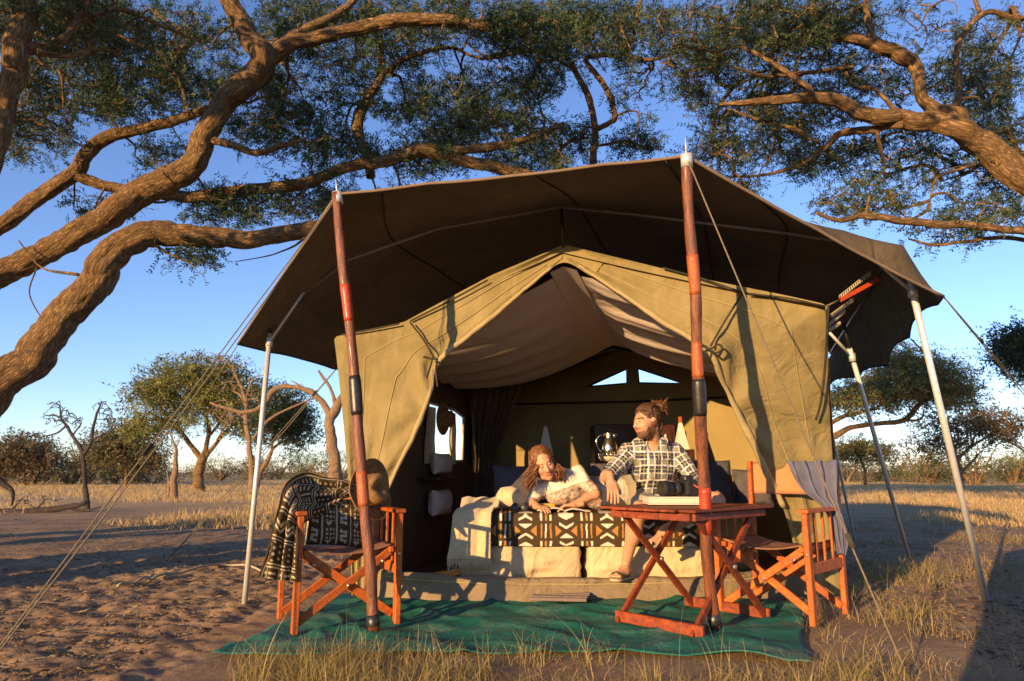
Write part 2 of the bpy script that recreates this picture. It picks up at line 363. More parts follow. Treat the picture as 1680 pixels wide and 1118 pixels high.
SEAMS = []
def flap(name, outer, inner, nfold, seed, amp=0.03, nu=46, nv=90):
    """canvas between an outer curve and an inner hem curve; folds gather at the tie"""
    o = np.array(outer); i = crom(inner, 12)
    def eq(A, n):
        d = np.concatenate([[0], np.cumsum(np.linalg.norm(np.diff(A[:, :3], axis=0), axis=1))]); t = np.linspace(0, d[-1], n)
        return np.stack([np.interp(t, d, A[:, k]) for k in range(A.shape[1])], -1)
    o = eq(o, nv); i = eq(i, nv)
    s = np.linspace(0, 1, nu)
    Pm = o[:, None, :] * (1 - s)[None, :, None] + i[:, None, :] * s[None, :, None]
    t = np.linspace(0, 1, nv)[:, None]; ss = s[None, :]
    tie = 0.53
    ang = np.arctan2((t - tie) * 1.6, (1.02 - ss) + 0.05)
    rad = np.hypot((t - tie) * 1.6, (1.02 - ss))
    low = sstep(tie - 0.05, tie + 0.25, t)
    f = np.sin(ang * nfold + seed) * np.exp(-(rad / 0.5) ** 2) * amp * 1.1
    f = f + low * np.sin(ss * 17 + 2.2 * t + seed) * amp * 0.55 * (0.3 + ss)
    f = f + amp * 0.8 * vnoise(ss * 3.1 + 0 * t, t * 3.5 + 0 * ss, seed) + amp * 0.25 * vnoise(ss * 9 + 3 * t, t * 6 + 0 * ss, seed + 4)
    edge = np.minimum(1, (1 - ss) * 8 + 0.15) * np.minimum(1, ss * 10 + 0.1)
    Pm[..., 1] += f * edge
    V, Fc = grid_vf(Pm)
    for c_ in (nu // 3, (2 * nu) // 3):
        sm = Pm[4:, c_].copy(); sm[:, 1] -= .004; SEAMS.append(sm)
    return V, Fc, o, i
def pw(lst): return [tuple(P(x, y, Y)) for x, y, Y in lst]
# left flap
o_l = pw([(925, 402, 4.76), (806, 452, 4.92), (662, 529, 5.1), (548, 553, 5.2), (556, 620, 5.12), (564, 700, 5.1), (571, 780, 5.1), (574, 870, 5.1), (577, 978, 5.1)])
i_l = pw([(922, 426, 4.78), (866, 472, 4.85), (800, 528, 4.9), (722, 592, 4.95), (708, 642, 4.93), (683, 706, 4.94), (650, 775, 4.98), (620, 850, 5.02), (604, 978, 5.08)])
V, Fc, oo, ii = flap('front_flap', o_l, i_l, 9, 3)
fl = mesh('front_flap', V, Fc, MT['canvas'], tent, True); fl['label'] = 'left olive canvas flap gathered at a tie'
V, Fc = tube_vf(ii[3:70], np.interp(np.arange(67), [0, 20, 34, 36, 46, 66], [0.010, 0.020, 0.020, 0.012, 0.018, 0.012]), 10)
Vn = np.array(V); Vn += 0.006 * np.stack([vnoise(Vn[:, 0] * 22, Vn[:, 2] * 9, 2), vnoise(Vn[:, 0] * 22, Vn[:, 2] * 9, 7), 0 * Vn[:, 0]], -1); Vn[:, 1] -= 0.02
mesh('hem', Vn, Fc, MT['hem'], fl, True)
# right flap
o_r = pw([(927, 402, 4.75), (1060, 434, 4.58), (1150, 457, 4.47), (1290, 485, 4.32), (1357, 500, 4.25), (1358, 600, 4.5), (1362, 700, 4.75), (1370, 810, 4.95), (1386, 975, 5.08)])
i_r = pw([(930, 426, 4.77), (990, 464, 4.68), (1075, 522, 4.58), (1158, 576, 4.48), (1185, 630, 4.6), (1222, 705, 4.75), (1258, 778, 4.88), (1290, 850, 4.98), (1320, 975, 5.06)])
V, Fc, oo2, ii2 = flap('front_flap', o_r, i_r, 8, 11)
fr = mesh('front_flap', V, Fc, MT['canvas'], tent, True); fr['label'] = 'right olive canvas flap gathered at a tie'
V, Fc = tube_vf(ii2[3:72], np.interp(np.arange(69), [0, 20, 36, 40, 50, 68], [0.010, 0.019, 0.020, 0.013, 0.026, 0.020]), 10)
Vn = np.array(V); Vn += 0.006 * np.stack([vnoise(Vn[:, 0] * 22, Vn[:, 2] * 9, 2), vnoise(Vn[:, 0] * 22, Vn[:, 2] * 9, 7), 0 * Vn[:, 0]], -1); Vn[:, 1] -= 0.02
mesh('hem', Vn, Fc, MT['hem'], fr, True)
for k_, sm in enumerate(SEAMS): mesh('stitched_seam', *tube_vf(sm, .0042, 5), MT['hem'], fl if k_ < 2 else fr, True)
# webbing seams and ties on the flaps
def strap(name, pts, w=0.012, parent=None, mat='trim', dy=-0.035):
    pth = crom([tuple(Vector(p) + Vector((0, dy, 0))) for p in pw(pts)], 8)
    V, Fc = tube_vf(pth, w, 6); return mesh(name, V, Fc, MT[mat], parent, True)
strap('seam_strap', [(563, 551, 5.19), (612, 542, 5.13), (656, 533, 5.08)], 0.007, fl)
strap('seam_strap', [(674, 529, 5.08), (740, 495, 4.98), (800, 462, 4.91)], 0.007, fl)
strap('tie_strap', [(674, 531, 5.05), (695, 558, 4.98), (714, 590, 4.92)], 0.007, fl)
strap('tie_cord', [(696, 587, 4.9), (708, 590, 4.87), (717, 592, 4.87), (716, 612, 4.87), (719, 636, 4.87)], 0.009, fl)
strap('tie_cord', [(712, 585, 4.87), (706, 606, 4.87), (701, 622, 4.87)], 0.007, fl)
strap('seam_strap', [(1085, 442, 4.55), (1150, 460, 4.47), (1215, 482, 4.38)], 0.006, fr)
strap('seam_strap', [(1225, 484, 4.37), (1290, 492, 4.3), (1350, 505, 4.24)], 0.006, fr)
strap('tie_strap', [(1214, 486, 4.38), (1186, 530, 4.42), (1163, 570, 4.44)], 0.007, fr)
strap('tie_cord', [(1150, 570, 4.42), (1163, 574, 4.4), (1176, 567, 4.4), (1182, 574, 4.4), (1172, 581, 4.4), (1162, 575, 4.4)], 0.007, fr)
strap('tie_cord', [(1160, 573, 4.42), (1150, 580, 4.4), (1147, 568, 4.4), (1158, 571, 4.4)], 0.006, fr)
strap('side_piping', [(1355, 504, 4.22), (1350, 600, 4.46), (1343, 660, 4.6), (1335, 690, 4.68)], 0.008, fr)
# gable piece above the opening and the apex stitching
V, Fc = grid_vf(np.stack([crom([tuple(T(-0.30, 0.03, 2.36)), tuple(T(0, 0.03, 2.53)), tuple(T(0.3, 0.03, 2.37))], 8),
                          crom([tuple(T(-0.22, 0.03, 2.26)), tuple(T(0, 0.03, 2.40)), tuple(T(0.22, 0.03, 2.27))], 8)]))
mesh('gable_patch', V, Fc, MT['canvas'], tent, True)

EAVE, APEX, HW, DEP = 1.93, 2.47, 1.715, 3.1
def wall_poly(name, outer, holes, mat, parent, thick=None):
    loops = [[Vector(p) for p in outer]] + [[Vector(p) for p in h] for h in holes]
    tris = tessellate_polygon(loops); flat = [p for l in loops for p in l]
    return mesh(name, flat, [tuple(t) for t in tris], mat, parent)
# left wall with its window opening
def WL(v, z): 
    fz = 1 - z / EAVE; bot = Vector((-1.16, 4.78, 0)); top = T(-HW, 0, EAVE); fr_ = top.lerp(Vector((bot.x, bot.y, z)), max(0, fz)) if v <= 0 else None
    base = T(-HW, v, z); 
    return base
w0, w1, wz0, wz1 = 1.35, 2.2, 1.0, 1.54
wh = [WL(w0, wz0), WL(w1, wz0 + 0.02), WL(w1 + 0.02, wz1 - 0.06), WL((w0 + w1) / 2 + 0.2, wz1), WL(w0, wz1 + 0.02)]
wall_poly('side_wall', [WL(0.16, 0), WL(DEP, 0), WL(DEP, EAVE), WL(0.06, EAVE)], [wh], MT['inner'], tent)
win = mesh('window', *tube_vf([tuple(p + TU * 0.015) for p in wh + [wh[0]]], 0.016, 6, cap=False), MT['steel'], tent, True)
# curtains hanging beside the left window
def curtain(name, tl, tr, bl, br, folds, amp, mat, parent, n=50, rows=16, seed=0):
    tl, tr, bl, br = [np.array(p) for p in (tl, tr, bl, br)]
    s = np.linspace(0, 1, n)[None, :, None]; t = np.linspace(0, 1, rows)[:, None, None]
    Pm = (tl * (1 - s) + tr * s) * (1 - t) + (bl * (1 - s) + br * s) * t
    nrm = np.cross(tr - tl, bl - tl); nrm = nrm / np.linalg.norm(nrm)
    w = amp * np.sin(s * folds * 2 * math.pi + 1.3 * vnoise(s * 4, t * 2, seed)) * (0.5 + 0.5 * t)
    w = w + amp * 0.5 * vnoise(s * 7, t * 3, seed + 2)
    Pm = Pm + w * nrm
    V, Fc = grid_vf(Pm); return mesh(name, V, Fc, mat, parent, True)
MT['curtain'] = M_noise('striped_curtain', (0.42, 0.34, 0.20), (0.55, 0.46, 0.28), 5.0, 0.9, 0.3, 20.0, spec=0.1, transl=0.2)
MT['darkcurtain'] = M_noise('dark_curtain', (0.075, 0.05, 0.03), (0.11, 0.075, 0.045), 5.0, 0.9, 0.3, 20.0, spec=0.1)
curtain('curtain', WL(1.28, 1.52) + TU * .04, WL(1.46, 1.52) + TU * .04, WL(1.26, .98) + TU * .04, WL(1.44, 0.98) + TU * .04, 3, .02, MT['curtain'], tent, seed=1)
curtain('curtain', WL(1.80, 1.50) + TU * .05, WL(1.93, 1.50) + TU * .05, WL(1.80, .98) + TU * .05, WL(1.93, 0.98) + TU * .05, 3, .018, MT['curtain'], tent, seed=2)
# the second left window, a covered one lit from outside
w2 = [WL(2.42, 0.95), WL(2.92, 0.95), WL(2.92, 1.5), WL(2.42, 1.53)]
mesh('window_cover', [p + TU * 0.02 for p in w2], [(0, 1, 2, 3)], MT['inner'], tent)
curtain('curtain', WL(2.42, 1.5) + TU * .05, WL(2.9, 1.5) + TU * .05, WL(2.42, .95) + TU * .05, WL(2.9, 0.95) + TU * .05, 6, .02, MT['curtain'], tent, seed=3)
# right wall
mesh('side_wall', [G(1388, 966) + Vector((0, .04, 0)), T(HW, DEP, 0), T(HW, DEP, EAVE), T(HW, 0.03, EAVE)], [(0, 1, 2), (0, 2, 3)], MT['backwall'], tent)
# back wall with two gable windows
def WB(u, z): return T(u, DEP, z)
BA = 2.33
gl = [WB(-0.52, 1.87), WB(-0.07, 1.89), WB(-0.07, 2.05)]; gr = [WB(0.07, 1.89), WB(0.52, 1.87), WB(0.07, 2.05)]
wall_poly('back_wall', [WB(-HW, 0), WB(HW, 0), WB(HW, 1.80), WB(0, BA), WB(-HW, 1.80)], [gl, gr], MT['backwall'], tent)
for q in (gl, gr):
    mesh('gable_window', *tube_vf([tuple(p - TV * 0.012) for p in q + [q[0]]], 0.010, 6, cap=False), MT['trim'], tent, True)
mesh('wall_piping', *tube_vf([tuple(WB(-HW, 1.70) - TV * .02), tuple(WB(0, 1.68) - TV * .02), tuple(WB(HW, 1.70) - TV * .02)], 0.014, 6), MT['trim'], tent, True)
# main tent roof (the inner roof under the fly)
rows = []
for v in np.linspace(0.0, DEP, 14):
    sag = 0.05 * math.sin(math.pi * v / DEP); ap = APEX + (BA - APEX) * v / DEP; ev = EAVE + (1.80 - EAVE) * v / DEP
    rows.append([tuple(T(u, v, ap + (ev - ap) * abs(u) / HW - sag * (1 - abs(u) / HW) - 0.02 * math.sin(math.pi * abs(u) / HW))) for u in np.linspace(-HW, HW, 31)])
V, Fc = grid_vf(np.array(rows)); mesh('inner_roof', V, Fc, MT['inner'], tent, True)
# pale liner slung below the roof over the front room, with shallow cross pleats
rows = []
for k, v in enumerate(np.linspace(0.14, 2.0, 90)):
    t = v / 2.0; ap = 2.40 + (2.15 - 2.40) * t - 0.05 * math.sin(math.pi * t); ev = 1.84 + (1.76 - 1.84) * t
    row = []
    for u in np.linspace(-HW + .09, HW - .09, 60):
        q = abs(u) / HW; z = ap + (ev - ap) * q ** 1.0 - 0.15 * math.sin(math.pi * q) * (0.5 + 0.5 * t)
        z = max(z, ev) if q < 0.1 else z
        z += 0.017 * math.sin(v * 19 + 1.5 * q) * (1 - math.exp(-((q - 0.1) / 0.08) ** 2)) * (0.3 + 0.7 * q) if u < 0 else (0.036 * math.sin(v * 13 + 0.8 + 1.2 * q) + 0.006 * math.sin(v * 61)) * float(sstep(.05, .16, q)) + 0.010 * float(vnoise(u * 2.5, v * 5, 3))
        row.append(tuple(T(u, v, z)))
    rows.append(row)
V, Fc = grid_vf(np.array(rows)); liner = mesh('ceiling_liner', V, Fc, MT['liner'], tent, True)
rows = []
for v in np.linspace(0.04, 1.98, 40):
    t = v / 2.0; ap = 2.40 + (2.15 - 2.40) * t - 0.05 * math.sin(math.pi * t) - 0.012
    rows.append([tuple(T(u, v, ap - abs(u) * 0.36 - 0.006)) for u in (-0.1, -0.05, 0, 0.05, 0.1)])
V, Fc = grid_vf(np.array(rows)); mesh('ridge_strip', V, Fc, M_noise('liner_strip', (0.52, 0.43, 0.37), (0.60, 0.50, 0.43), 3, 0.9, 0.2, spec=0.1), tent, True)
# rafters of the inner frame
for s in (-1, 1):
    mesh('rafter', *tube_vf([tuple(T(0, 2.05, 2.12)), tuple(T(s * HW * 0.97, 2.05, 1.74))], 0.02, 8), MT['darksteel'], tent, True)
mesh('inner_upright', *tube_vf([tuple(T(0, 2.05, 2.12)), tuple(T(0, 2.05, 2.20))], 0.02, 8), MT['darksteel'], tent, True)
# dark inner curtains gathered at the left and striped ones at the right
curtain('inner_curtain', T(-1.60, 2.1, 1.75), T(-0.95, 2.1, 1.92), T(-1.52, 2.1, 1.05), T(-1.28, 2.1, 1.05), 7, .035, MT['darkcurtain'], tent, n=90, seed=5)
curtain('inner_curtain', T(-1.52, 2.1, 1.06), T(-1.28, 2.1, 1.06), T(-1.62, 2.1, 0.05), T(-1.05, 2.1, 0.05), 7, .035, MT['darkcurtain'], tent, n=90, seed=6)
MT['rust'] = M_noise('rust_striped_cloth', (0.30, 0.16, 0.085), (0.40, 0.225, 0.125), 4.0, 0.9, 0.3, 20.0, spec=0.1)
curtain('inner_curtain', T(0.45, 1.95, 1.98), T(1.62, 1.95, 1.72), T(0.75, 1.98, 1.82), T(1.55, 1.98, 1.60), 1.5, .02, MT['rust'], tent, n=60, rows=40, seed=8)
curtain('inner_curtain', T(1.20, 1.9, 1.62), T(1.62, 1.9, 1.66), T(1.50, 1.9, 0.5), T(1.66, 1.9, 0.5), 6, .025, MT['rust'], tent, n=80, seed=9)
# floor
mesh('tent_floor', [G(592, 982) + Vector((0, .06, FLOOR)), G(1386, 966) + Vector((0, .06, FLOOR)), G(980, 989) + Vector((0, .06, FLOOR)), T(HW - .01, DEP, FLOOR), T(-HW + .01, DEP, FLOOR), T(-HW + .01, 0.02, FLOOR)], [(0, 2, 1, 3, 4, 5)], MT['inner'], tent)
# rolled sill at the doorway
rows = []
sp = crom([tuple(G(588, 982)), tuple(G(660, 989)), tuple(G(800, 991)), tuple(G(960, 989)), tuple(G(1120, 987)), tuple(G(1260, 980)), tuple(G(1388, 966))], 26)
hts = np.interp(np.linspace(0, 1, len(sp)), [0, .12, .3, .5, .7, 1], [0.22, 0.215, 0.175, 0.155, 0.165, 0.19])
prof = [(-0.055, 0.0), (-0.05, 0.05), (-0.045, 0.2), (-0.038, 0.42), (-0.028, 0.62), (-0.012, 0.78), (-0.02, 0.84), (-0.016, 0.93), (0.006, 1.0), (0.05, 1.0), (0.09, 0.9), (0.10, 0.5)]
for k, p in enumerate(sp):
    row = []
    for dy, q in prof:
        n = float(vnoise(p[0] * 5, q * 4, 1)) * 0.028 + float(vnoise(p[0] * 14, q * 7 + p[0] * 3, 4)) * 0.010
        row.append((p[0], p[1] + dy + n * math.sin(math.pi * min(1, q * 1.1)), hts[k] * q + 0.002 + (0.3 * n if q > .8 else 0)))
    rows.append(row)
V, Fc = grid_vf(np.array(rows)); mesh('door_sill', V, Fc, MT['sill'], tent, True)
mesh('sill_welt', *tube_vf([(p[0], p[1] - .016 , hts[k] * .80) for k, p in enumerate(sp)], 0.006, 6), MT['hem'], tent, True)

# ---------------------------------------------------------------- flysheet
fly = empty('flysheet', (TO.x, TO.y, 0)); tag(fly, 'brown canvas flysheet stretched over the tent as a porch roof', 'flysheet')
row0 = [(390, 565, 5.10), (470, 442, 4.62), (553, 318, 4.17), (700, 302, 4.04), (840, 289, 3.91), (990, 271, 3.78), (1126, 255, 3.66), (1240, 322, 3.78), (1340, 376, 3.92), (1430, 426, 4.04), (1548, 487, 4.16)]
row1 = [(447, 580, 5.48), (486, 500, 5.25), (570, 418, 5.0), (720, 366, 4.87), (915, 330, 4.74), (1040, 343, 4.6), (1190, 362, 4.45), (1290, 373, 4.36), (1390, 383, 4.3), (1483, 404, 4.25), (1538, 500, 4.45)]
r0 = np.array(pw(row0)); r1 = np.array(pw(row1))
rowsK = [r0, r1]
eR = pw([(1492, 555, 5.2), (1456, 600, 6.2), (1408, 620, 7.0), (1360, 633, 7.8), (1325, 645, 8.5)])
for k in range(5):
    rr = r1 + np.array(TV) * 0.86 * (k + 1); rr[10] = eR[k]
    rr[4, 2] -= 0.02 * (k + 1)
    rowsK.append(rr)
# fine grid: straight across columns (panels), smooth along rows
def col_lin(r, n=8):
    out = []
    for a, b2 in zip(r[:-1], r[1:]):
        for k in range(n):
            t = k / n; p = a + (b2 - a) * t; p = p.copy(); p[2] -= 0.006 * math.sin(math.pi * t); out.append(p)
    out.append(r[-1]); return np.array(out)
fine = np.stack([col_lin(r) for r in rowsK])
nr = 8; full = []
for c in range(fine.shape[1]): full.append(crom(fine[:, c, :], nr))
full = np.stack(full, 1)
# scalloped right and left hems: sag between the pegged points
for i in range(full.shape[0]):
    ph = (i % nr) / nr; sc = math.sin(math.pi * ph)
    if i > nr:
        full[i, -1, 0] -= 0.05 * sc; full[i, -1, 2] += 0.04 * sc
        full[i, 0, 2] += 0.02 * sc
    full[i, :, 2] += (0.004 if i < 2 else 0.010) * vnoise(full[i, :, 0] * 2.2, full[i, :, 1] * 2.2, 5)
V, Fc = grid_vf(full); fs = mesh('roof_sheet', V, Fc, MT['fly'], fly, True)
mesh('front_hem', *tube_vf(full[0], 0.010, 6), M_noise('fly_hem', (0.16, 0.115, 0.075), (0.21, 0.15, 0.10), 8, .9, .2, spec=.1), fly, True)
mesh('side_hem', *tube_vf(full[:, -1], 0.007, 6), MT['trim'], fly, True)
mesh('side_hem', *tube_vf(full[:, 0], 0.007, 6), MT['trim'], fly, True)
# seam strips on the underside
for c in (20, 34, 46, 56):
    ln = full[:, c].copy(); ln[:, 2] -= 0.006
    mesh('roof_seam', *tube_vf(ln, 0.006, 5), MT['trim'], fly, True)

MT['palerope'] = M_noise('pale_rope', (0.36, 0.29, 0.19), (0.48, 0.40, 0.28), 90.0, 0.9, 0.3, spec=0.1)
# ---------------------------------------------------------------- metal frame, poles
def metal_pole(top, base, brace_to, label, upper=None, thick=0.019, r2=None, extra=None):
    e = empty('metal_pole', base); tag(e, label, 'tent pole', 'metal poles along the tent eaves')
    mesh('shaft', *tube_vf([tuple(base), tuple(Vector(base).lerp(Vector(top), 0.5)), tuple(top)], thick, 12), MT['steel'], e, True)
    if upper is not None: mesh('top_pin', *tube_vf([tuple(top), tuple(upper)], thick * 0.62, 10), MT['darksteel'], e, True)
    if brace_to is not None:
        t0 = Vector(base).lerp(Vector(top), 0.965)
        mesh('brace', *tube_vf([tuple(t0), tuple(brace_to)], thick * 0.6, 10), MT['steel'], e, True)
        mesh('collar', *tube_vf([tuple(t0 - Vector((0, 0, .035))), tuple(t0 + Vector((0, 0, .035)))], thick * 1.35, 12), MT['steel'], e, True)
    return e
metal_pole(P(443, 548, 5.2), G(401, 991), P(506, 468, 5.15), 'slim metal pole propping the left eave beside the blanket chair', P(448, 508, 5.25))
metal_pole(P(1493, 460, 4.35), G(1618, 987), P(1432, 424, 4.32), 'thick bright metal pole at the right front corner of the flysheet', P(1487, 452, 4.33), thick=0.022)
metal_pole(P(1394, 572, 5.7), G(1493, 921), P(1360, 545, 5.6), 'metal pole second from the front on the right eave', P(1384, 530, 5.65), thick=0.02)
metal_pole(P(1352, 650, 7.2), G(1402, 888), None, 'thin dark rear pole on the right of the tent', P(1348, 630, 7.2), thick=0.017)
MT['framegrey'] = M_noise('dull_frame_tube', (0.20, 0.18, 0.16), (0.30, 0.27, 0.24), 30.0, 0.6, 0.1, metal=0.3)
frame = empty('fly_frame', (TO.x, TO.y, 0)); tag(frame, 'grey metal rafters spread under the flysheet', 'frame')
mesh('rafter', *tube_vf(pw([(480, 497, 5.24), (570, 427, 5.0), (720, 375, 4.87), (918, 340, 4.74)]), 0.011, 8), MT['framegrey'], frame, True)
mesh('rafter', *tube_vf(pw([(918, 340, 4.74), (1040, 352, 4.6), (1190, 371, 4.45), (1290, 383, 4.36), (1400, 400, 4.3), (1485, 445, 4.3)]), 0.011, 8), MT['framegrey'], frame, True)
mesh('eave_rail', *tube_vf(pw([(470, 493, 5.3), (520, 521, 5.9), (575, 551, 6.6)]), 0.012, 8), MT['steel'], frame, True)
mesh('eave_rail', *tube_vf(pw([(1465, 425, 4.3), (1400, 520, 5.5), (1362, 580, 6.8)]), 0.012, 8), MT['darksteel'], frame, True)
mesh('ridge_post', *tube_vf(pw([(921, 338, 4.74), (924, 404, 4.74)]), 0.012, 8), MT['darksteel'], frame, True)
ot = empty('orange_strap', P(1400, 480, 4.4)); tag(ot, 'orange tension strap between right tent corner and flysheet', 'strap')
mesh('webbing', *bar_vf(P(1378, 493, 4.35), P(1442, 458, 4.4), 0.008, 0.028), MT['redpaint'], ot)
mesh('cord', *tube_vf(pw([(1357, 502, 4.27), (1378, 492, 4.35)]), 0.006, 6), MT['rope'], ot, True)
def coil(name, a, b, label, n=15):
    a = Vector(a); b = Vector(b); pts = []
    for k in range(n * 6):
        t = k / (n * 6); p = a.lerp(b, t); an = k / 6 * 2 * math.pi
        pts.append((p.x, p.y + 0.011 * math.cos(an), p.z + 0.015 * math.sin(an)))
    o = mesh(name, *tube_vf(pts, 0.0042, 5), MT['palerope'], None, True); tag(o, label, 'rope'); return o
coil('twisted_cord', P(1378, 488, 4.36), P(1428, 448, 4.42), 'twisted guy cord just above the orange strap')
coil('twisted_cord', P(1362, 520, 4.4), P(1400, 492, 4.5), 'twisted guy cord just below the orange strap')
coil('twisted_cord', P(1354, 538, 4.4), P(1386, 510, 4.5), 'second twisted guy cord below the orange strap')
coil('twisted_cord', P(1355, 546, 4.4), P(1378, 530, 4.5), 'lowest twisted guy cord beside the right tent corner')

def wood_pole(top, base, label, bands, sleeves, seed):
    e = empty('wooden_pole', (base.x, base.y, 0)); tag(e, label, 'tent pole', 'wooden porch poles')
    n = 60; t = np.linspace(0, 1, n); pth = np.array(base)[None] * (1 - t[:, None]) + np.array(top)[None] * t[:, None]
    pth[:, 0] += 0.010 * vnoise(t * 7, 0 * t, seed) + 0.006 * np.sin(t * 9 + seed); pth[:, 1] += 0.008 * vnoise(t * 6, 0 * t, seed + 3)
    rad = 0.034 - 0.004 * t + 0.0025 * vnoise(t * 18, 0 * t, seed + 5)
    lo = 0.03
    V, Fc = tube_vf(pth, rad, 16); V = np.array(V); V += 0.0016 * np.stack([vnoise(V[:, 0] * 120, V[:, 2] * 14, seed), vnoise(V[:, 1] * 120, V[:, 2] * 14, seed), 0 * V[:, 0]], -1)
    mesh('shaft', V, Fc, MT['pole'], e, True)
    def seg(a, b2, extra, name, mat):
        k = np.linspace(a, b2, 10); q = np.stack([np.interp(k, t, pth[:, j]) for j in range(3)], -1); r = np.interp(k, t, rad) + extra
        r[0] -= extra * .6; r[-1] -= extra * .6
        mesh(name, *tube_vf(q, r, 16), MT[mat], e, True)
    for a, b2, mt in bands: seg(a, b2, 0.0016, 'painted_band', mt)
    for a, b2 in sleeves: seg(a, b2, 0.005, 'metal_sleeve', 'darksteel')
    mesh('ferrule', *tube_vf([tuple(pth[0] - np.array([0, 0, .0])), tuple(pth[1]), tuple(pth[2])], [0.030, 0.038, 0.036], 16), MT['darksteel'], e, True)
    mesh('ground_spike', *tube_vf([tuple(base + Vector((0, 0, -.05))), tuple(base), tuple(base + Vector((0, 0, .03)))], [0.006, 0.009, 0.010], 8), MT['darksteel'], e, True)
    d = (top - base).normalized()
    mesh('top_ferrule', *tube_vf([tuple(top - d * .07), tuple(top + d * .005)], 0.034, 14), MT['steel'], e, True)
    mesh('top_spike', *tube_vf([tuple(top), tuple(top + d * .10)], [0.006, 0.003], 8), MT['steel'], e, True)
    return e
def up_to(p, base, k): return base
lb = G(616, 1046); rb = G(1170, 1043)
def frac(py, y0, y1): return (y0 - py) / (y0 - y1)
wood_pole(P(553, 318, 4.17) - Vector((0, 0, .0)), lb + Vector((0, 0, .03)), 'left wooden porch pole with a red band, beside the hat', 
    [(0.675, 0.765, 'redpaint'), (0.255, 0.33, 'orangepaint')], [(0.455, 0.545)], 3)
wood_pole(P(1126, 255, 3.66), rb + Vector((0, 0, .03)), 'right wooden porch pole with red and orange bands, in front of the table',
    [(0.70, 0.785, 'orangepaint'), (0.20, 0.295, 'redpaint'), (0.525, 0.60, 'orangepaint')], [(0.445, 0.522)], 8)

# ---------------------------------------------------------------- groundsheet and door mat
sheet_c = [G(352, 1082), G(700, 1080), G(1050, 1078), G(1333, 1097)]
back_c = [G(560, 978), G(760, 980), G(1050, 980), G(1308, 992)]
f_ = crom([tuple(p) for p in sheet_c], 40); b_ = crom([tuple(p) for p in back_c], 40)
t = np.linspace(0, 1, 70)[:, None, None]; Pm = f_[None] * (1 - t) + b_[None] * t
X_, Y_ = Pm[..., 0], Pm[..., 1]
Pm[..., 0] += .02 * vnoise(X_ * 5, Y_ * 5, 3); Pm[..., 1] += .03 * vnoise(X_ * 4, Y_ * 2, 7) * (1 - t[..., 0])
Pm[..., 2] = 0.014 + 0.022 * (1 - np.abs(vnoise(X_ * 3.0 + Y_ * 2.2, Y_ * 3 - X_, 1))) ** 6 + 0.018 * np.abs(vnoise(X_ * 2.6 + Y_ * 1.2, Y_ * 4, 1)) + 0.012 * np.maximum(0, vnoise(X_ * 6 + 2 * Y_, Y_ * 9 - X_ * 2, 6)) + 0.03 * np.exp(-((X_ - 1.15) / 0.25) ** 2) * np.exp(-((Y_ - 3.5) / 0.2) ** 2)
V, Fc = grid_vf(Pm); o = mesh('groundsheet', V, Fc, MT['green'], None, True)
md = o.modifiers.new('thickness', 'SOLIDIFY'); md.thickness = 0.006; md.offset = -1
tag(o, 'green canvas groundsheet spread in front of the tent doorway', 'groundsheet')
mt_ = empty('door_mat', G(918, 992)); tag(mt_, 'grey slatted door mat lying against the tent sill', 'mat')
MT['mat'] = M_noise('weathered_slat', (0.16, 0.12, 0.10), (0.26, 0.20, 0.165), 20, .85, .4, stretch=(1, 8, 8), spec=.15)
for k in range(8):
    t = (k + .5) / 8; a = G(868 + 7 * t, 1000).lerp(G(884, 979), t); c = G(962, 1002).lerp(G(974, 984), t)
    a.z = c.z = 0.062 + 0.004 * math.sin(k * 2.1)
    o = MB().add(*bar_vf(a, c, 0.036, 0.022, bev=0.004)).build('slat', MT['mat'], mt_)
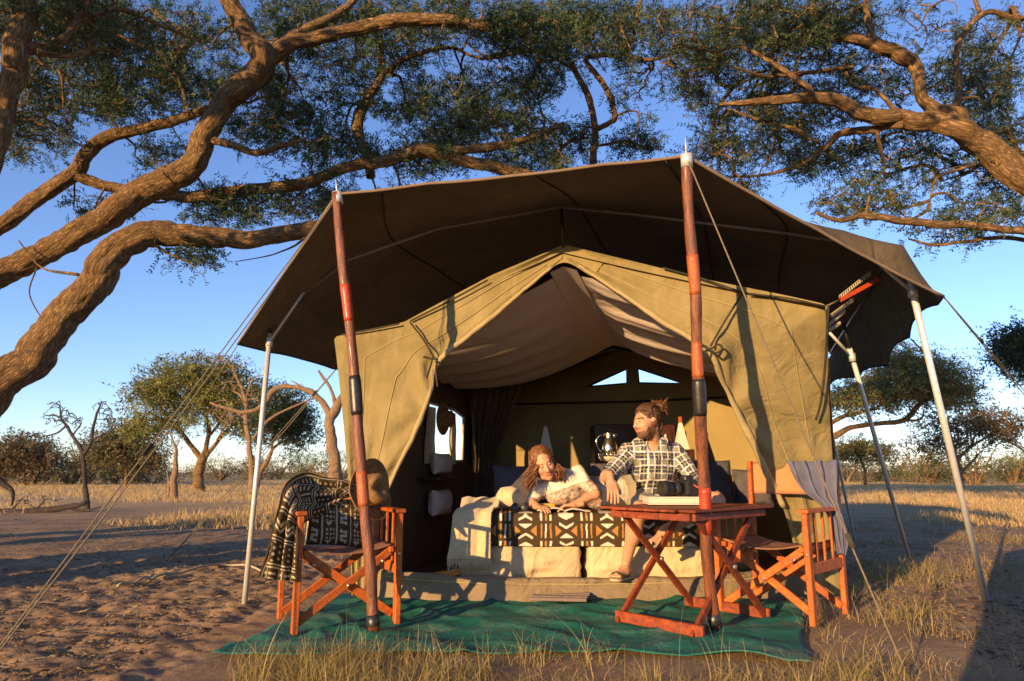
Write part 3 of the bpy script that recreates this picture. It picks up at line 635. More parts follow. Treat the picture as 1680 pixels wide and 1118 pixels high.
# ---------------------------------------------------------------- furniture outside
MT['wood'] = M_wood('varnished_orange_wood', (0.22, 0.040, 0.003), (0.44, 0.098, 0.007), (0.56, 0.145, 0.014))
MT['tablewood'] = M_wood('red_brown_table_wood', (0.085, 0.014, 0.004), (0.23, 0.040, 0.008), (0.34, 0.070, 0.014))
MT['tan_canvas'] = M_noise('orange_tan_canvas', (0.44, 0.185, 0.075), (0.52, 0.23, 0.10), 8.0, 0.85, 0.3, 60.0, spec=0.15, fine=300, transl=.05)
MT['seat_canvas'] = M_noise('dusty_seat_canvas', (0.20, 0.095, 0.055), (0.30, 0.15, 0.09), 8.0, 0.85, 0.3, 60.0, spec=0.15, fine=300)
MT['brass'] = M_noise('bolt_metal', (0.6, 0.5, 0.35), (0.75, 0.65, 0.5), 40, 0.35, 0.05, metal=0.9)
def chair(label, center, ang, W=0.585, D=0.46, zb=0.715, zt=0.92):
    e = empty('folding_chair', (center[0], center[1], 0.022), ang); tag(e, label, 'chair', 'folding director chairs at the tent')
    M = e.matrix_basis.copy(); 
    M = Matrix.Translation(e.location) @ Matrix.Rotation(ang, 4, 'Z')
    def W_(x, y, z): return M @ Vector((x, y, z))
    upv = Vector((0, 0, 1)); ly = M.to_3x3() @ Vector((0, 1, 0)); lx = M.to_3x3() @ Vector((1, 0, 0))
    def pl(name, a, b, w, h, up, mat='wood', bev=0.004):
        return MB().add(*bar_vf(W_(*a), W_(*b), w, h, up, bev)).build(name, MT[mat], e)
    for sx in (-1, 1):
        x = sx * W / 2
        pl('leg', (x, -D / 2, 0), (x, -D / 2, 0.635), 0.052, 0.034, lx)
        pl('leg', (x, D / 2, 0), (x, D / 2 + 0.03, zt + .01), 0.046, 0.032, lx)
        pl('arm', (x, -D / 2 - 0.035, 0.648), (x, D / 2 + 0.0, 0.648), 0.062, 0.024, upv)
        pl('side_rail', (x, -D / 2 + .026, 0.315), (x, D / 2 - .02, 0.315), 0.026, 0.066, upv)
        for k in range(3):
            y = -D / 2 + D * (k + 1) / 4
            pl('slat', (x, y, 0.345), (x, y, 0.64), 0.016, 0.014, lx, bev=0.002)
        pl('seat_rail', (x * 0.86, -D / 2 + 0.0, 0.425), (x * 0.86, D / 2 - 0.02, 0.425), 0.03, 0.034, upv)
    for sy in (-1, 1):
        y0 = sy * (D / 2 - 0.036)
        for k, sx in enumerate((-1, 1)):
            y = y0 + (0.012 if k else -0.012)
            pl('cross_leg', (sx * (W / 2 - 0.01), y, 0.05), (-sx * (W / 2 - 0.045), y, 0.415), 0.020, 0.046, ly.cross(W_(-sx * W, y, .37) - W_(sx * 0, y, 0)) if False else upv)
        for bx, bz in ((0, 0.235), (-W * 0.34, 0.36), (W * 0.34, 0.36)):
            c = W_(bx, y0 - 0.03 * (1 if sy < 0 else -1) * 1.0, bz); 
            dirv = ly * (-1 if sy < 0 else 1)
            mesh('bolt', *tube_vf([tuple(c - dirv * .02), tuple(c + dirv * .004)], 0.009, 8), MT['brass'], e, True)
    for sx in (-1, 1):
        for z in (0.40,):
            c = W_(sx * W / 2, -D / 2 - 0.026, z); mesh('bolt', *tube_vf([tuple(c + ly * .01), tuple(c - ly * .004)], 0.009, 8), MT['brass'], e, True)
    # sling seat and backrest
    s = np.linspace(-1, 1, 17); t = np.linspace(-1, 1, 13)
    top = [[tuple(W_(a * W * 0.45, b * (D / 2 - 0.02), 0.455 - 0.045 * (1 - a * a) + 0.006 * float(vnoise(a * 3, b * 3, 2)))) for a in s] for b in t]
    o = mesh('seat', *grid_vf(np.array(top)), MT['seat_canvas'], e, True); md = o.modifiers.new('t', 'SOLIDIFY'); md.thickness = 0.008
    t = np.linspace(0, 1, 9)
    bk = [[tuple(W_(a * (W / 2 + 0.018), D / 2 + 0.005 + 0.03 * (0.7 + .25 * b) + 0.035 * (1 - a * a), zb + (zt - zb) * b)) for a in s] for b in t]
    o = mesh('backrest', *grid_vf(np.array(bk)), MT['tan_canvas'], e, True); md = o.modifiers.new('t', 'SOLIDIFY'); md.thickness = 0.008
    for b in (0, 8):
        mesh('backrest_hem', *tube_vf(np.array(bk[b]) , 0.006, 6), MT['seat_canvas'], e, True)
    return e
chair('orange wooden folding chair draped with the patterned blanket, left of the doorway', (-1.05, 4.34), R(28), zb=.63, zt=.80)
chair('orange wooden folding chair with the blue scarf, right of the doorway', (1.72, 4.58), R(-45), D=0.5, zb=.735, zt=.945)

# folding table
tb = empty('folding_table', (1.09, 4.34, 0.022)); tag(tb, 'red-brown wooden folding table with crossed legs', 'table')
tp = Vector((0.74, 0.67, 0)).normalized(); tq = Vector((0.67, -0.74, 0)).normalized(); tc0 = Vector((1.09, 4.34, 0))
def TT(p, q, z): return tc0 + tp * p + tq * q + Vector((0, 0, z))
TH = 0.70
def tbar(name, a, b, w, h, up=(0, 0, 1), bev=0.004): return MB().add(*bar_vf(TT(*a), TT(*b), w, h, up, bev)).build(name, MT['tablewood'], tb)
A_, B_ = 0.47, 0.335
npl = 6
for k in range(npl):
    q = -B_ + (k + .5) * 2 * B_ / npl; cut = 0.035 if k in (0, npl - 1) else 0
    tbar('top_plank', (-A_ + cut, q, TH - .011), (A_ - cut, q, TH - .011), 2 * B_ / npl - 0.003, 0.016)
for s in (-1, 1):
    tbar('apron', (-A_ + .08, s * (B_ - .045), TH - .045), (A_ - .08, s * (B_ - .045), TH - .045), 0.022, 0.044)
    tbar('apron', (s * (A_ - .07), -B_ + .06, TH - .045), (s * (A_ - .07), B_ - .06, TH - .045), 0.022, 0.044)
for q, off in ((-0.255, 0.0), (0.255, 0.0)):
    for s in (-1, 1):
        qq = q + (0.014 if s > 0 else -0.014)
        tbar('leg', (s * 0.385, qq, 0.025), (-s * 0.33, qq, TH - .05), 0.024, 0.043)
    c = TT(0.02, q, 0.36); mesh('hinge', *tube_vf([tuple(c - tq * .035), tuple(c + tq * .035)], 0.014, 10), MT['brass'], tb, True)
for s in (-1, 1):
    tbar('stretcher', (s * 0.36, -0.30, 0.06), (s * 0.36, 0.30, 0.06), 0.024, 0.062)

# patterned cloths --------------------------------------------------------
DK, CR, OR = np.array((0.066, 0.045, 0.020)), np.array((0.54, 0.45, 0.29)), np.array((0.46, 0.22, 0.06))
def mudcloth(u, v, seed=0):
    """u along the length in metres, v across 0..1 : cream marks on near-black cloth"""
    u = np.asarray(u, float); v = np.asarray(v, float); w = v * 0.42
    wob = 0.004 * vnoise(u * 18, v * 9, seed); k = np.floor(u / 0.14).astype(int); f = (u + wob) / 0.14 - k
    on = np.zeros_like(u, bool)
    on |= (np.abs(f - 0.07) < 0.028) | (np.abs(f - 0.20) < 0.024)
    inn = (f > 0.28) & (f < 0.98); ff = (f - 0.28) / 0.70
    typ = (k * 7 + seed) % 4
    cell = w / 0.035; cf = cell - np.floor(cell)
    on |= inn & (typ == 0) & (np.hypot((cf - 0.5) * 0.035, (((ff * 3 + 0.5 * (np.floor(cell) % 2)) % 1) - 0.5) * 0.033) < 0.0085)
    zz = np.abs(((w / 0.07 + 0.0) % 1) - 0.5) * 2
    on |= inn & (typ == 1) & ((np.abs(ff - 0.2 - 0.35 * zz) < 0.075) | (np.abs(ff - 0.5 - 0.35 * zz) < 0.075))
    c2 = (w / 0.085) % 1; sq = np.maximum(np.abs(c2 - 0.5) * 0.085, np.abs(ff - 0.5) * 0.098)
    on |= inn & (typ == 2) & ((np.abs(sq - 0.030) < 0.0048) | (np.abs(sq - 0.012) < 0.0055))
    on |= inn & (typ == 3) & ((np.abs(c2 - 0.15) < 0.06) | ((np.abs(c2 - 0.65) < 0.26) & ((np.abs(ff - 0.2) < 0.06) | (np.abs(ff - 0.5) < 0.06) | (np.abs(ff - 0.8) < 0.06))))
    on &= (v > 0.07) & (v < 0.95)
    on |= (np.abs(v - 0.045) < 0.011)
    return np.where(on[..., None], CR, DK + 0.012 * vnoise(u * 60, v * 40, 2)[..., None])
def sweep_cloth(name, rows, n_len, n_w, folds, amp, seed, diag=0.0):
    A = crom([tuple(P(*r[0])) for r in rows], n_len); B = crom([tuple(P(*r[1])) for r in rows], n_len)
    s = np.linspace(0, 1, n_w)[None, :, None]; Pm = A[:, None] * (1 - s) + B[:, None] * s
    L_ = np.concatenate([[0], np.cumsum(np.linalg.norm(np.diff(Pm[:, n_w // 2], axis=0), axis=1))])
    t = np.linspace(0, 1, len(A))[:, None]; ss = np.linspace(0, 1, n_w)[None, :]
    f = amp * np.sin(ss * folds * 2 * math.pi + diag * t * 6 + 2.0 * vnoise(t * 4, ss * 2, seed)) + amp * 0.7 * vnoise(ss * 5 + 2 * t, t * 9 + 0 * ss, seed + 1)
    f *= np.minimum(1, ss * 6 + 0.3) * np.minimum(1, (1 - ss) * 6 + 0.3)
    Pm[..., 1] -= f; Pm[..., 2] += 0.25 * f
    return Pm, np.broadcast_to(L_[:, None], Pm.shape[:2]), np.broadcast_to(ss, Pm.shape[:2])
rows = [((590, 797, 4.44), (560, 826, 4.36)), ((564, 790, 4.40), (538, 838, 4.30)), ((532, 785, 4.34), (515, 850, 4.20)), ((500, 777, 4.26), (498, 858, 4.10)),
        ((470, 792, 4.12), (490, 862, 3.99)), ((456, 832, 4.08), (490, 868, 3.97)), ((446, 866, 4.05), (490, 886, 3.96)), ((438, 902, 4.03), (489, 918, 3.96)), ((424, 947, 4.02), (488, 956, 3.95))]
Pm, uu, vv = sweep_cloth('blanket', rows, 34, 120, 2.6, 0.030, 4, 0.5)
MT['mud'] = M_attr('printed_mudcloth', 0.9, 0.25, 300, 0.1)
o = mesh('patterned_blanket', *grid_vf(Pm), MT['mud'], None, True)
paint(o, mudcloth(uu * 1.0 + 0.05, vv, 1).reshape(-1, 3)); tag(o, 'black and cream patterned blanket hanging over the left chair arm', 'blanket')
md = o.modifiers.new('t', 'SOLIDIFY'); md.thickness = 0.008
def cushion(name, c, ax, ay, w, h, thick, mat, label, cat, colf=None, seed=0, n=60):
    ax = np.array(Vector(ax).normalized()); ay = np.array(Vector(ay).normalized()); az = np.cross(ax, ay)
    s = np.linspace(-1, 1, n); S, Tt = np.meshgrid(s, s)
    pin = 1 - 0.10 * (S ** 2) * (1 - Tt ** 2) * 0 
    sx = S * (1 - 0.07 * (1 - Tt ** 2) * 0) * (1 - 0.06 * np.cos(Tt * math.pi / 2) * np.abs(S) ** 3); sy = Tt * (1 - 0.06 * np.cos(S * math.pi / 2) * np.abs(Tt) ** 3)
    hgt = thick * np.clip((1 - S ** 4) * (1 - Tt ** 4), 0, 1) ** 0.55
    hgt = hgt * (1 + 0.12 * vnoise(S * 2.5 + seed, Tt * 2.5, seed)) + 0.006 * vnoise(S * 7, Tt * 7, seed) * (hgt > 0)
    mb = MB()
    for sg in (1, -1):
        Pm = np.array(c)[None, None] + ax * (sx * w / 2)[..., None] + ay * (sy * h / 2)[..., None] + az * (sg * hgt)[..., None]
        V, Fc = grid_vf(Pm); mb.add(V.tolist(), Fc if sg > 0 else [tuple(reversed(f)) for f in Fc])
    o = mb.build(name, mat, None, True)
    if colf is not None:
        cc = colf((Tt + 1) / 2 * h, (S + 1) / 2).reshape(-1, 3); paint(o, np.vstack([cc, cc]))
    if label: tag(o, label, cat)
    return o
def cush_col(u, v):
    w = v * 0.36; u = u + 0.004 * vnoise(u * 20, v * 10, 3)
    c = (w / 0.088) % 1; k = np.floor(w / 0.088).astype(int); on = np.abs(c - 0.06) < 0.05
    f = (u / 0.11) % 1; zc = 0.55 + 0.16 * np.sign(np.sin(f * 4 * math.pi))
    on |= (k % 2 == 0) & (np.abs(c - zc) < 0.075) & (f > .12) & (f < .9)
    on |= (k % 2 == 0) & (np.abs(c - 0.55) < 0.23) & ((np.abs(f - .5) < .07) | (np.abs(f - .25) < .06) | (np.abs(f - .75) < .06))
    d = np.hypot((((u / 0.026) % 1) - .5), (((w / 0.022) % 1) - .5))
    on |= (k % 2 == 1) & (d < 0.3) & (f > .3) & (c > .2) & (c < .9)
    on |= (k % 2 == 1) & (f < .25) & (np.abs(c - .5) < f)
    return np.where(on[..., None], CR, DK * 1.2)
cushion('patterned_cushion', (-1.10, 4.36, 0.60), (0.88, 0.47, -0.10), (-0.10, 0.22, 0.95), 0.36, 0.30, 0.055, MT['mud'], 'black cushion with cream stripes and marks on the left chair seat', 'cushion', cush_col, 3, 110)
# blue scarf
MT['scarf'] = M_noise('blue_grey_scarf', (0.105, 0.108, 0.160), (0.145, 0.148, 0.215), 10.0, 0.9, 0.3, 40.0, spec=0.1, transl=.1)
rows = [((1291, 757, 4.72), (1373, 756, 4.55)), ((1303, 784, 4.70), (1372, 786, 4.52)), ((1320, 808, 4.66), (1373, 816, 4.50)), ((1343, 826, 4.60), (1378, 836, 4.48)),
        ((1360, 850, 4.54), (1384, 858, 4.48)), ((1366, 880, 4.52), (1389, 884, 4.48)), ((1374, 909, 4.50), (1389, 912, 4.48))]
Pm, uu, vv = sweep_cloth('scarf', rows, 10, 60, 3.2, 0.022, 9, 0.6)
o = mesh('blue_scarf', *grid_vf(Pm), MT['scarf'], None, True); tag(o, 'blue-grey cotton scarf hung over the right chair back', 'scarf')
md = o.modifiers.new('t', 'SOLIDIFY'); md.thickness = 0.005
# hat on the left chair
hat = empty('straw_hat', P(602, 812, 4.6)); tag(hat, 'tan brimmed hat with dark band hanging on the left chair back', 'hat')
MT['straw'] = M_noise('tan_felt', (0.17, 0.090, 0.034), (0.30, 0.175, 0.07), 20, .9, .3, 90, spec=.1)
hd = Vector((0.80, -0.55, 0.20)).normalized(); hM = hd.to_track_quat('Z', 'Y').to_matrix(); hc = P(604, 806, 4.50)
prof = [(0.185, 0.030), (0.178, 0.016), (0.14, 0.004), (0.110, 0.0), (0.100, 0.004), (0.098, 0.055), (0.092, 0.105), (0.075, 0.130), (0.04, 0.124), (0.0, 0.112)]
V, Fc = lathe_vf(prof, 40, None); V2 = []
for v in V:
    a = math.atan2(v.y, v.x); r = math.hypot(v.x, v.y); z = v.z
    if r > 0.11: z += 0.03 * (r - .1) / .08 * abs(math.sin(a)) - 0.012 * math.cos(2 * a)
    if z > 0.09 and r < .09: z -= 0.022 * math.exp(-(v.y / 0.025) ** 2)
    V2.append(hM @ Vector((v.x * 0.93, v.y * 1.05, z)) + hc)
o = mesh('felt_body', V2, Fc, MT['straw'], hat, True); md = o.modifiers.new('t', 'SOLIDIFY'); md.thickness = 0.004
V, Fc = lathe_vf([(0.1025, 0.008), (0.1015, 0.042)], 40); mesh('hat_band', [hM @ Vector((v.x * .93, v.y * 1.05, v.z)) + hc for v in V], Fc, MT['trim'], hat, True)

# ---------------------------------------------------------------- daybed inside
bed = empty('daybed', (0.54, 5.6, FLOOR)); tag(bed, 'daybed under a brown patterned cover on pale canvas boxes', 'bed')
BX0, BX1, BY0, BY1, BZ0, BZ1 = -0.40, 1.50, 5.20, 6.12, 0.365, 0.605
MT['boxcanvas'] = M_canvas('pale_box_canvas', (0.46, 0.335, 0.185), (0.60, 0.45, 0.26), (0.62, 0.47, 0.30), 0.0, 0.8)
def puffbox(name, x0, x1, y0, y1, z0, z1, mat, parent, puff=0.02, seed=0, n=14):
    bm = bmesh.new(); bmesh.ops.create_cube(bm, size=2.0); bmesh.ops.subdivide_edges(bm, edges=bm.edges[:], cuts=n, use_grid_fill=True)
    V = np.array([v.co[:] for v in bm.verts]); bm.verts.index_update(); Fc = [[v.index for v in f.verts] for f in bm.faces]; bm.free()
    r = 0.06; 
    for ax in range(3):
        oth = [a for a in range(3) if a != ax]
    Q = np.sign(V) * (1 - (1 - np.abs(V)) ** 1.0)
    nrm = np.zeros_like(V)
    for ax in range(3):
        face = np.abs(V[:, ax]) > .999; o2 = [a for a in range(3) if a != ax]
        bulge = (1 - V[:, o2[0]] ** 4) * (1 - V[:, o2[1]] ** 4)
        nrm[:, ax] += np.where(face, np.sign(V[:, ax]) * (bulge * (1 + .7 * vnoise(V[:, o2[0]] * 3 + seed, V[:, o2[1]] * 3, seed) + .5 * vnoise(V[:, o2[0]] * 8 + seed, V[:, o2[1]] * 6, seed + 3)) - 0.35), 0)
    half = np.array([(x1 - x0) / 2, (y1 - y0) / 2, (z1 - z0) / 2]); c = np.array([(x0 + x1) / 2, (y0 + y1) / 2, (z0 + z1) / 2])
    return mesh(name, V * half + nrm * puff + c, Fc, mat, parent, True)
puffbox('base_box', -0.375, 0.505, 5.235, 6.0, FLOOR, 0.37, MT['boxcanvas'], bed, 0.022, 1, 22)
puffbox('base_box', 0.56, 1.46, 5.235, 6.0, FLOOR, 0.37, MT['boxcanvas'], bed, 0.022, 5, 22)
def bedcol(x, q):
    """printed geometric cover: x metres along, q 0..1 up the drop"""
    x = x + 0.003 * vnoise(x * 20, q * 5, 1); per = 0.30; f = (x % per); y = (q - 0.5) * 2
    white = np.zeros_like(x, bool); tan = np.zeros_like(x, bool)
    bar = f < 0.10
    for c, iswhite in ((0.015, False), (0.05, True), (0.085, False)):
        hit = bar & (np.abs(f - c) < 0.0062) & (np.abs(y) < 0.46)
        white |= hit & iswhite; tan |= hit & (not iswhite)
        hit = bar & (np.abs(f - c) < 0.008) & (np.abs(y) > 0.66)
        white |= hit & (not iswhite); tan |= hit & iswhite
    p = f - 0.20; a = np.abs(p); xz = ~bar
    tan |= xz & (a > 0.036) & (a < 0.080) & (np.abs(y) < 0.36 * (a - 0.034) / 0.046)
    k = np.floor(x / per).astype(int) % 2
    sgn = np.where(k == 0, 1.0, -1.0)
    yy = y * sgn
    white |= xz & (a < 0.052) & (np.abs(yy - (0.20 + 5.2 * a)) < 0.085)
    white |= xz & (a < 0.048) & (yy < -0.18 - 0.0) & (yy > -0.46) & (a < 0.05 * (-yy - 0.14) / 0.3)
    white |= xz & (a < 0.05) & (np.abs(yy + 0.95 - 4.5 * a) < 0.08)
    white |= xz & (a < 0.055) & (yy > 0.72) & (a < 0.055 * (yy - 0.70) / 0.25)
    return np.where(white[..., None], np.array((0.74, 0.66, 0.50)), np.where(tan[..., None], OR, np.array((0.072, 0.045, 0.020))))
# mattress cover: front drop + top
nx = 640; xs = np.linspace(BX0, BX1, nx)
prof = [(5.215, BZ0 + 0.00)] + [(5.20 - 0.012 * math.sin(math.pi * k / 58), BZ0 + 0.005 + (BZ1 - BZ0 - 0.03) * k / 58) for k in range(59)] + [(5.203, BZ1 - .018), (5.212, BZ1 - .006), (5.23, BZ1)] + [(5.23 + 0.89 * (k + 1) / 14, BZ1 + 0.004 * math.sin(k)) for k in range(14)]
Pm = np.zeros((len(prof), nx, 3)); Q = np.zeros((len(prof), nx))
for k, (y, z) in enumerate(prof):
    Pm[k, :, 0] = xs; Pm[k, :, 1] = y + 0.006 * vnoise(xs * 6, 0 * xs + k * 0.05, 2); Pm[k, :, 2] = z + (0.004 * vnoise(xs * 5, 0 * xs, 8) if k < 3 else 0)
    Q[k] = (k / 61.0)
Xg = np.broadcast_to(xs[None], Q.shape) + 0.40
MT['bedprint'] = M_attr('printed_bed_cover', 0.85, 0.2, 350, 0.15)
o = mesh('cover', *grid_vf(Pm), MT['bedprint'], bed, True); paint(o, bedcol(Xg, np.where(Q <= 1, Q, Q % 1)).reshape(-1, 3))
puffbox('mattress', BX0 + .012, BX1 - .005, 5.24, 6.115, BZ0 + .01, BZ1 - .015, MT['boxcanvas'], bed, 0.002, 2, 6)

# beige fringed throw on the left end
MT['throw'] = M_noise('beige_wool_throw', (0.52, 0.38, 0.20), (0.64, 0.48, 0.27), 25, .95, .6, 60, bdist=.012, spec=.05, fine=260, sheen=.3)
thr = empty('fringed_throw', (-0.25, 5.2, 0.6)); tag(thr, 'beige woollen throw with fringe spilling off the left end of the daybed', 'throw')
tx = np.linspace(-0.43, -0.12, 60); path = [(5.62, .665), (5.5, .685), (5.4, .665), (5.3, .645), (5.22, .63), (5.165, .595), (5.150, .53), (5.148, .46), (5.146, .39), (5.142, .33), (5.14, .285)]
pp = crom(path, 7); Pm = np.zeros((len(pp), 60, 3))
for k, (y, z) in enumerate(pp):
    t = k / (len(pp) - 1); h = 1 if t < .45 else 0
    wv = 0.006 * np.sin(tx * 48 + 2 * t + 2 * vnoise(tx * 6, 0 * tx + t * 2, 3)) + 0.010 * vnoise(tx * 12, 0 * tx + t * 4, 5)
    shr = 1 - 0.10 * math.sin(math.pi * t); 
    Pm[k, :, 0] = -0.26 + (tx + 0.26) * shr - 0.035 * t + (0.04 if t < .3 else 0.04 * max(0, (1 - (t - .3) / .2)))
    Pm[k, :, 1] = y - wv * (t > .4) * 1.0 - 0.01; Pm[k, :, 2] = z + wv * (t <= .5) * 0.9 + 0.012 * math.sin(t * 14) * (t < .4)
o = mesh('woven_body', *grid_vf(Pm), MT['throw'], thr, True); md = o.modifiers.new('t', 'SOLIDIFY'); md.thickness = 0.012
mb = MB(); rr = random.Random(5)
for k in range(70):
    c = Pm[-1, min(59, int(k / 70 * 60))]; l = rr.uniform(.05, .085); dx = rr.uniform(-.012, .012)
    mb.add(*tube_vf([(c[0], c[1], c[2] + .012), (c[0] + dx * .4, c[1] - .006 + rr.uniform(-.006, .006), c[2] - l * .5), (c[0] + dx, c[1] + rr.uniform(-.008, .004), c[2] - l)], [.0036, .003, .0022], 4))
o = mb.build('fringe', MT['throw'], thr, True); o['kind'] = 'stuff'
bun = [((-.10 + .17 * t), 5.42 + .05 * math.sin(5 * t), .66 + .055 * math.sin(math.pi * t)) for t in np.linspace(0, 1, 14)]
V, Fc = tube_vf(bun, [0.02, .05, .07, .075, .08, .082, .08, .078, .075, .07, .062, .05, .035, .01], 22); V = np.array(V)
nn = vnoise(V[:, 0] * 22 + V[:, 2] * 10, V[:, 2] * 26, 3) * .016; V[:, 1] += nn; V[:, 2] += nn
mesh('bunched_end', V, Fc, MT['throw'], thr, True)

# cushions behind the people
MT['greycush'] = M_noise('slate_cushion', (0.075, 0.066, 0.072), (0.105, 0.092, 0.10), 12, .9, .3, 60, spec=.1)
MT['tancush'] = M_noise('tan_bolster', (0.42, 0.31, 0.15), (0.50, 0.38, 0.2), 10, .9, .3, 50, spec=.1)
cushion('cushion', (0.08, 6.02, 0.77), (1, 0.05, 0), (0, 0.3, 1), 0.50, 0.40, 0.09, MT['greycush'], 'slate grey cushion behind the reclining woman', 'cushion', seed=2, n=26)
cushion('cushion', (0.86, 6.05, 0.83), (1, -0.05, 0.04), (0, 0.3, 1), 0.34, 0.32, 0.08, MT['greycush'], 'slate grey cushion between the two people, below the jug', 'cushion', seed=4, n=26)
cushion('cushion', (1.62, 5.85, 0.80), (1, -0.3, 0.0), (0, 0.3, 1), 0.46, 0.42, 0.10, MT['greycush'], 'dark cushion just right of the seated man', 'cushion', seed=6, n=26)
cushion('cushion', (1.98, 5.75, 0.78), (1, -0.3, 0.0), (0, 0.2, 1), 0.30, 0.30, 0.08, MT['greycush'], 'grey cushion glimpsed between the right porch pole and chair', 'cushion', seed=7, n=26)
puffbox('bolster_bench', 0.10, 2.1, 6.22, 6.55, FLOOR, 0.82, MT['tancush'], None, 0.02, 3)
tag(bpy.data.objects['bolster_bench'], 'long tan padded bench back behind the daybed', 'bench')

# chest, jug on stand, lamps
chest = empty('chest', (1.35, 7.4, FLOOR)); tag(chest, 'dark red-brown cabinet behind the seated man', 'cabinet')
MT['darkwood'] = M_noise('dark_cabinet_wood', (0.035, 0.010, 0.007), (0.07, 0.02, 0.012), 6, .4, .2, stretch=(1, 1, 5))
c0 = P(976, 696, 7.2); c1 = P(1112, 760, 7.2)
mesh('carcass', *box_vf(((c0.x + c1.x) / 2, 7.45, (c0.z + FLOOR) / 2), ((c1.x - c0.x) / 2, 0.2, (c0.z - FLOOR) / 2), bev=.01), MT['darkwood'], chest)
for k in range(2):
    cx_ = c0.x + (c1.x - c0.x) * (0.27 + .46 * k)
    mesh('door', *box_vf((cx_, 7.243, (c0.z + .6) / 2), (0.19, 0.008, (c0.z - .6) / 2 - .05), bev=.005), MT['darkwood'], chest)
st = empty('jug_stand', (1.06, 6.75, 0.0)); tag(st, 'round tray stand carrying the silver jug', 'stand')
jc = P(1000, 752, 6.6)
MT['tray'] = M_noise('cream_tray', (0.55, 0.46, 0.28), (0.68, 0.58, 0.38), 12, .6, .2)
MT['silver'] = M_noise('old_silver', (0.62, 0.58, 0.50), (0.78, 0.74, 0.66), 12, .22, .1, metal=1.0)
V, Fc = lathe_vf([(0.0, -.03), (0.075, -.03), (0.10, 0.0), (0.105, .012), (0.10, .014), (0.0, .010)], 28, c=jc); mesh('tray', V, Fc, MT['tray'], st, True)
mesh('column', *tube_vf([(jc.x, jc.y, FLOOR), (jc.x, jc.y, jc.z - .02)], 0.05, 14), MT['darkwood'], st, True)
mb = MB()
for k in range(16):
    a = 2 * math.pi * k / 16; mb.add(*tube_vf([(jc.x + .1 * math.cos(a), jc.y + .1 * math.sin(a), jc.z + .01), (jc.x + .105 * math.cos(a), jc.y + .105 * math.sin(a), jc.z + .05)], 0.007, 6))
mb.build('gallery', MT['silver'], st, True)
jug = empty('silver_jug', jc); tag(jug, 'silver coffee jug with a curved handle on the tray stand', 'jug')
V, Fc = lathe_vf([(0.0, .0), (0.06, .0), (0.075, .03), (0.082, .07), (0.072, .12), (0.052, .165), (0.042, .19), (0.052, .215), (0.05, .222), (0.03, .235), (0.012, .245), (0.012, .258), (0.0, .262)], 28, c=jc + Vector((0, 0, .015))); mesh('jug_body', V, Fc, MT['silver'], jug, True)
mesh('handle', *tube_vf(crom([(jc.x - .05, jc.y, jc.z + .22), (jc.x - .10, jc.y - .01, jc.z + .21), (jc.x - .125, jc.y - .015, jc.z + .15), (jc.x - .10, jc.y - .01, jc.z + .08), (jc.x - .075, jc.y, jc.z + .06)], 6), 0.008, 8), MT['silver'], jug, True)
mesh('spout', *tube_vf([(jc.x + .04, jc.y, jc.z + .2), (jc.x + .07, jc.y, jc.z + .235)], [.025, .012], 8), MT['silver'], jug, True)
MT['shade'] = M_noise('white_cotton_shade', (0.72, 0.68, 0.62), (0.80, 0.76, 0.70), 12, .9, .2, 60, spec=.1, transl=.25)
def cone_lamp(top, bot, w, label, tip, boxed):
    e = empty('cone_lamp', (top.x, top.y, 0)); tag(e, label, 'lamp', 'pyramid lamps inside the tent')
    V = [(top.x + sx * .015, top.y + sy * .015, top.z) for sx, sy in ((-1, -1), (1, -1), (1, 1), (-1, 1))] + [(top.x + sx * w, top.y + sy * w, bot.z) for sx, sy in ((-1, -1), (1, -1), (1, 1), (-1, 1))]
    mesh('lamp_shade', V, [(0, 1, 2, 3), (0, 4, 5, 1), (1, 5, 6, 2), (2, 6, 7, 3), (3, 7, 4, 0)], MT['shade'], e)
    if tip: mesh('finial', *box_vf((top.x, top.y, top.z + .03), (.017, .017, .032), bev=.004), MT['wood'], e)
    mesh('lamp_base', *box_vf((top.x + (.05 if boxed else 0), top.y, bot.z - .05), (.065, .065, .052), bev=.006), MT['darkwood'], e)
    mesh('side_table', *box_vf((top.x, top.y, (bot.z - .1 + FLOOR) / 2), (.18, .16, (bot.z - .1 - FLOOR) / 2 - .002), bev=.01), MT['darkwood'], e)
cone_lamp(P(895, 700, 7.2), P(895, 748, 7.2), .075, 'white cone lamp in shade behind the woman', False, False)
cone_lamp(P(1116, 694, 6.9), P(1116, 738, 6.9), .065, 'white cone lamp with wooden tip behind the man', True, True)
gls = P(876, 738, 7.0)
m, nt, b = mat_base('drinking_glass'); b.inputs['Transmission Weight'].default_value = 0.9; b.inputs['Roughness'].default_value = .05; b.inputs['Base Color'].default_value = (.9, .92, .95, 1); MT['glass'] = m
for k, lab in enumerate(('taller left drinking glass beside the left cone lamp', 'small right drinking glass beside the left cone lamp')):
    V, Fc = lathe_vf([(0.0, -.07), (.026, -.07), (.03, .05 - .02 * k), (.027, .05 - .02 * k), (.024, -.06), (0, -.06)], 16, c=gls + Vector((.075 * k, 0, 0)))
    o = mesh('drinking_glass', V, Fc, MT['glass'], None, True); tag(o, lab, 'glass', 'drinking glasses on the side table')
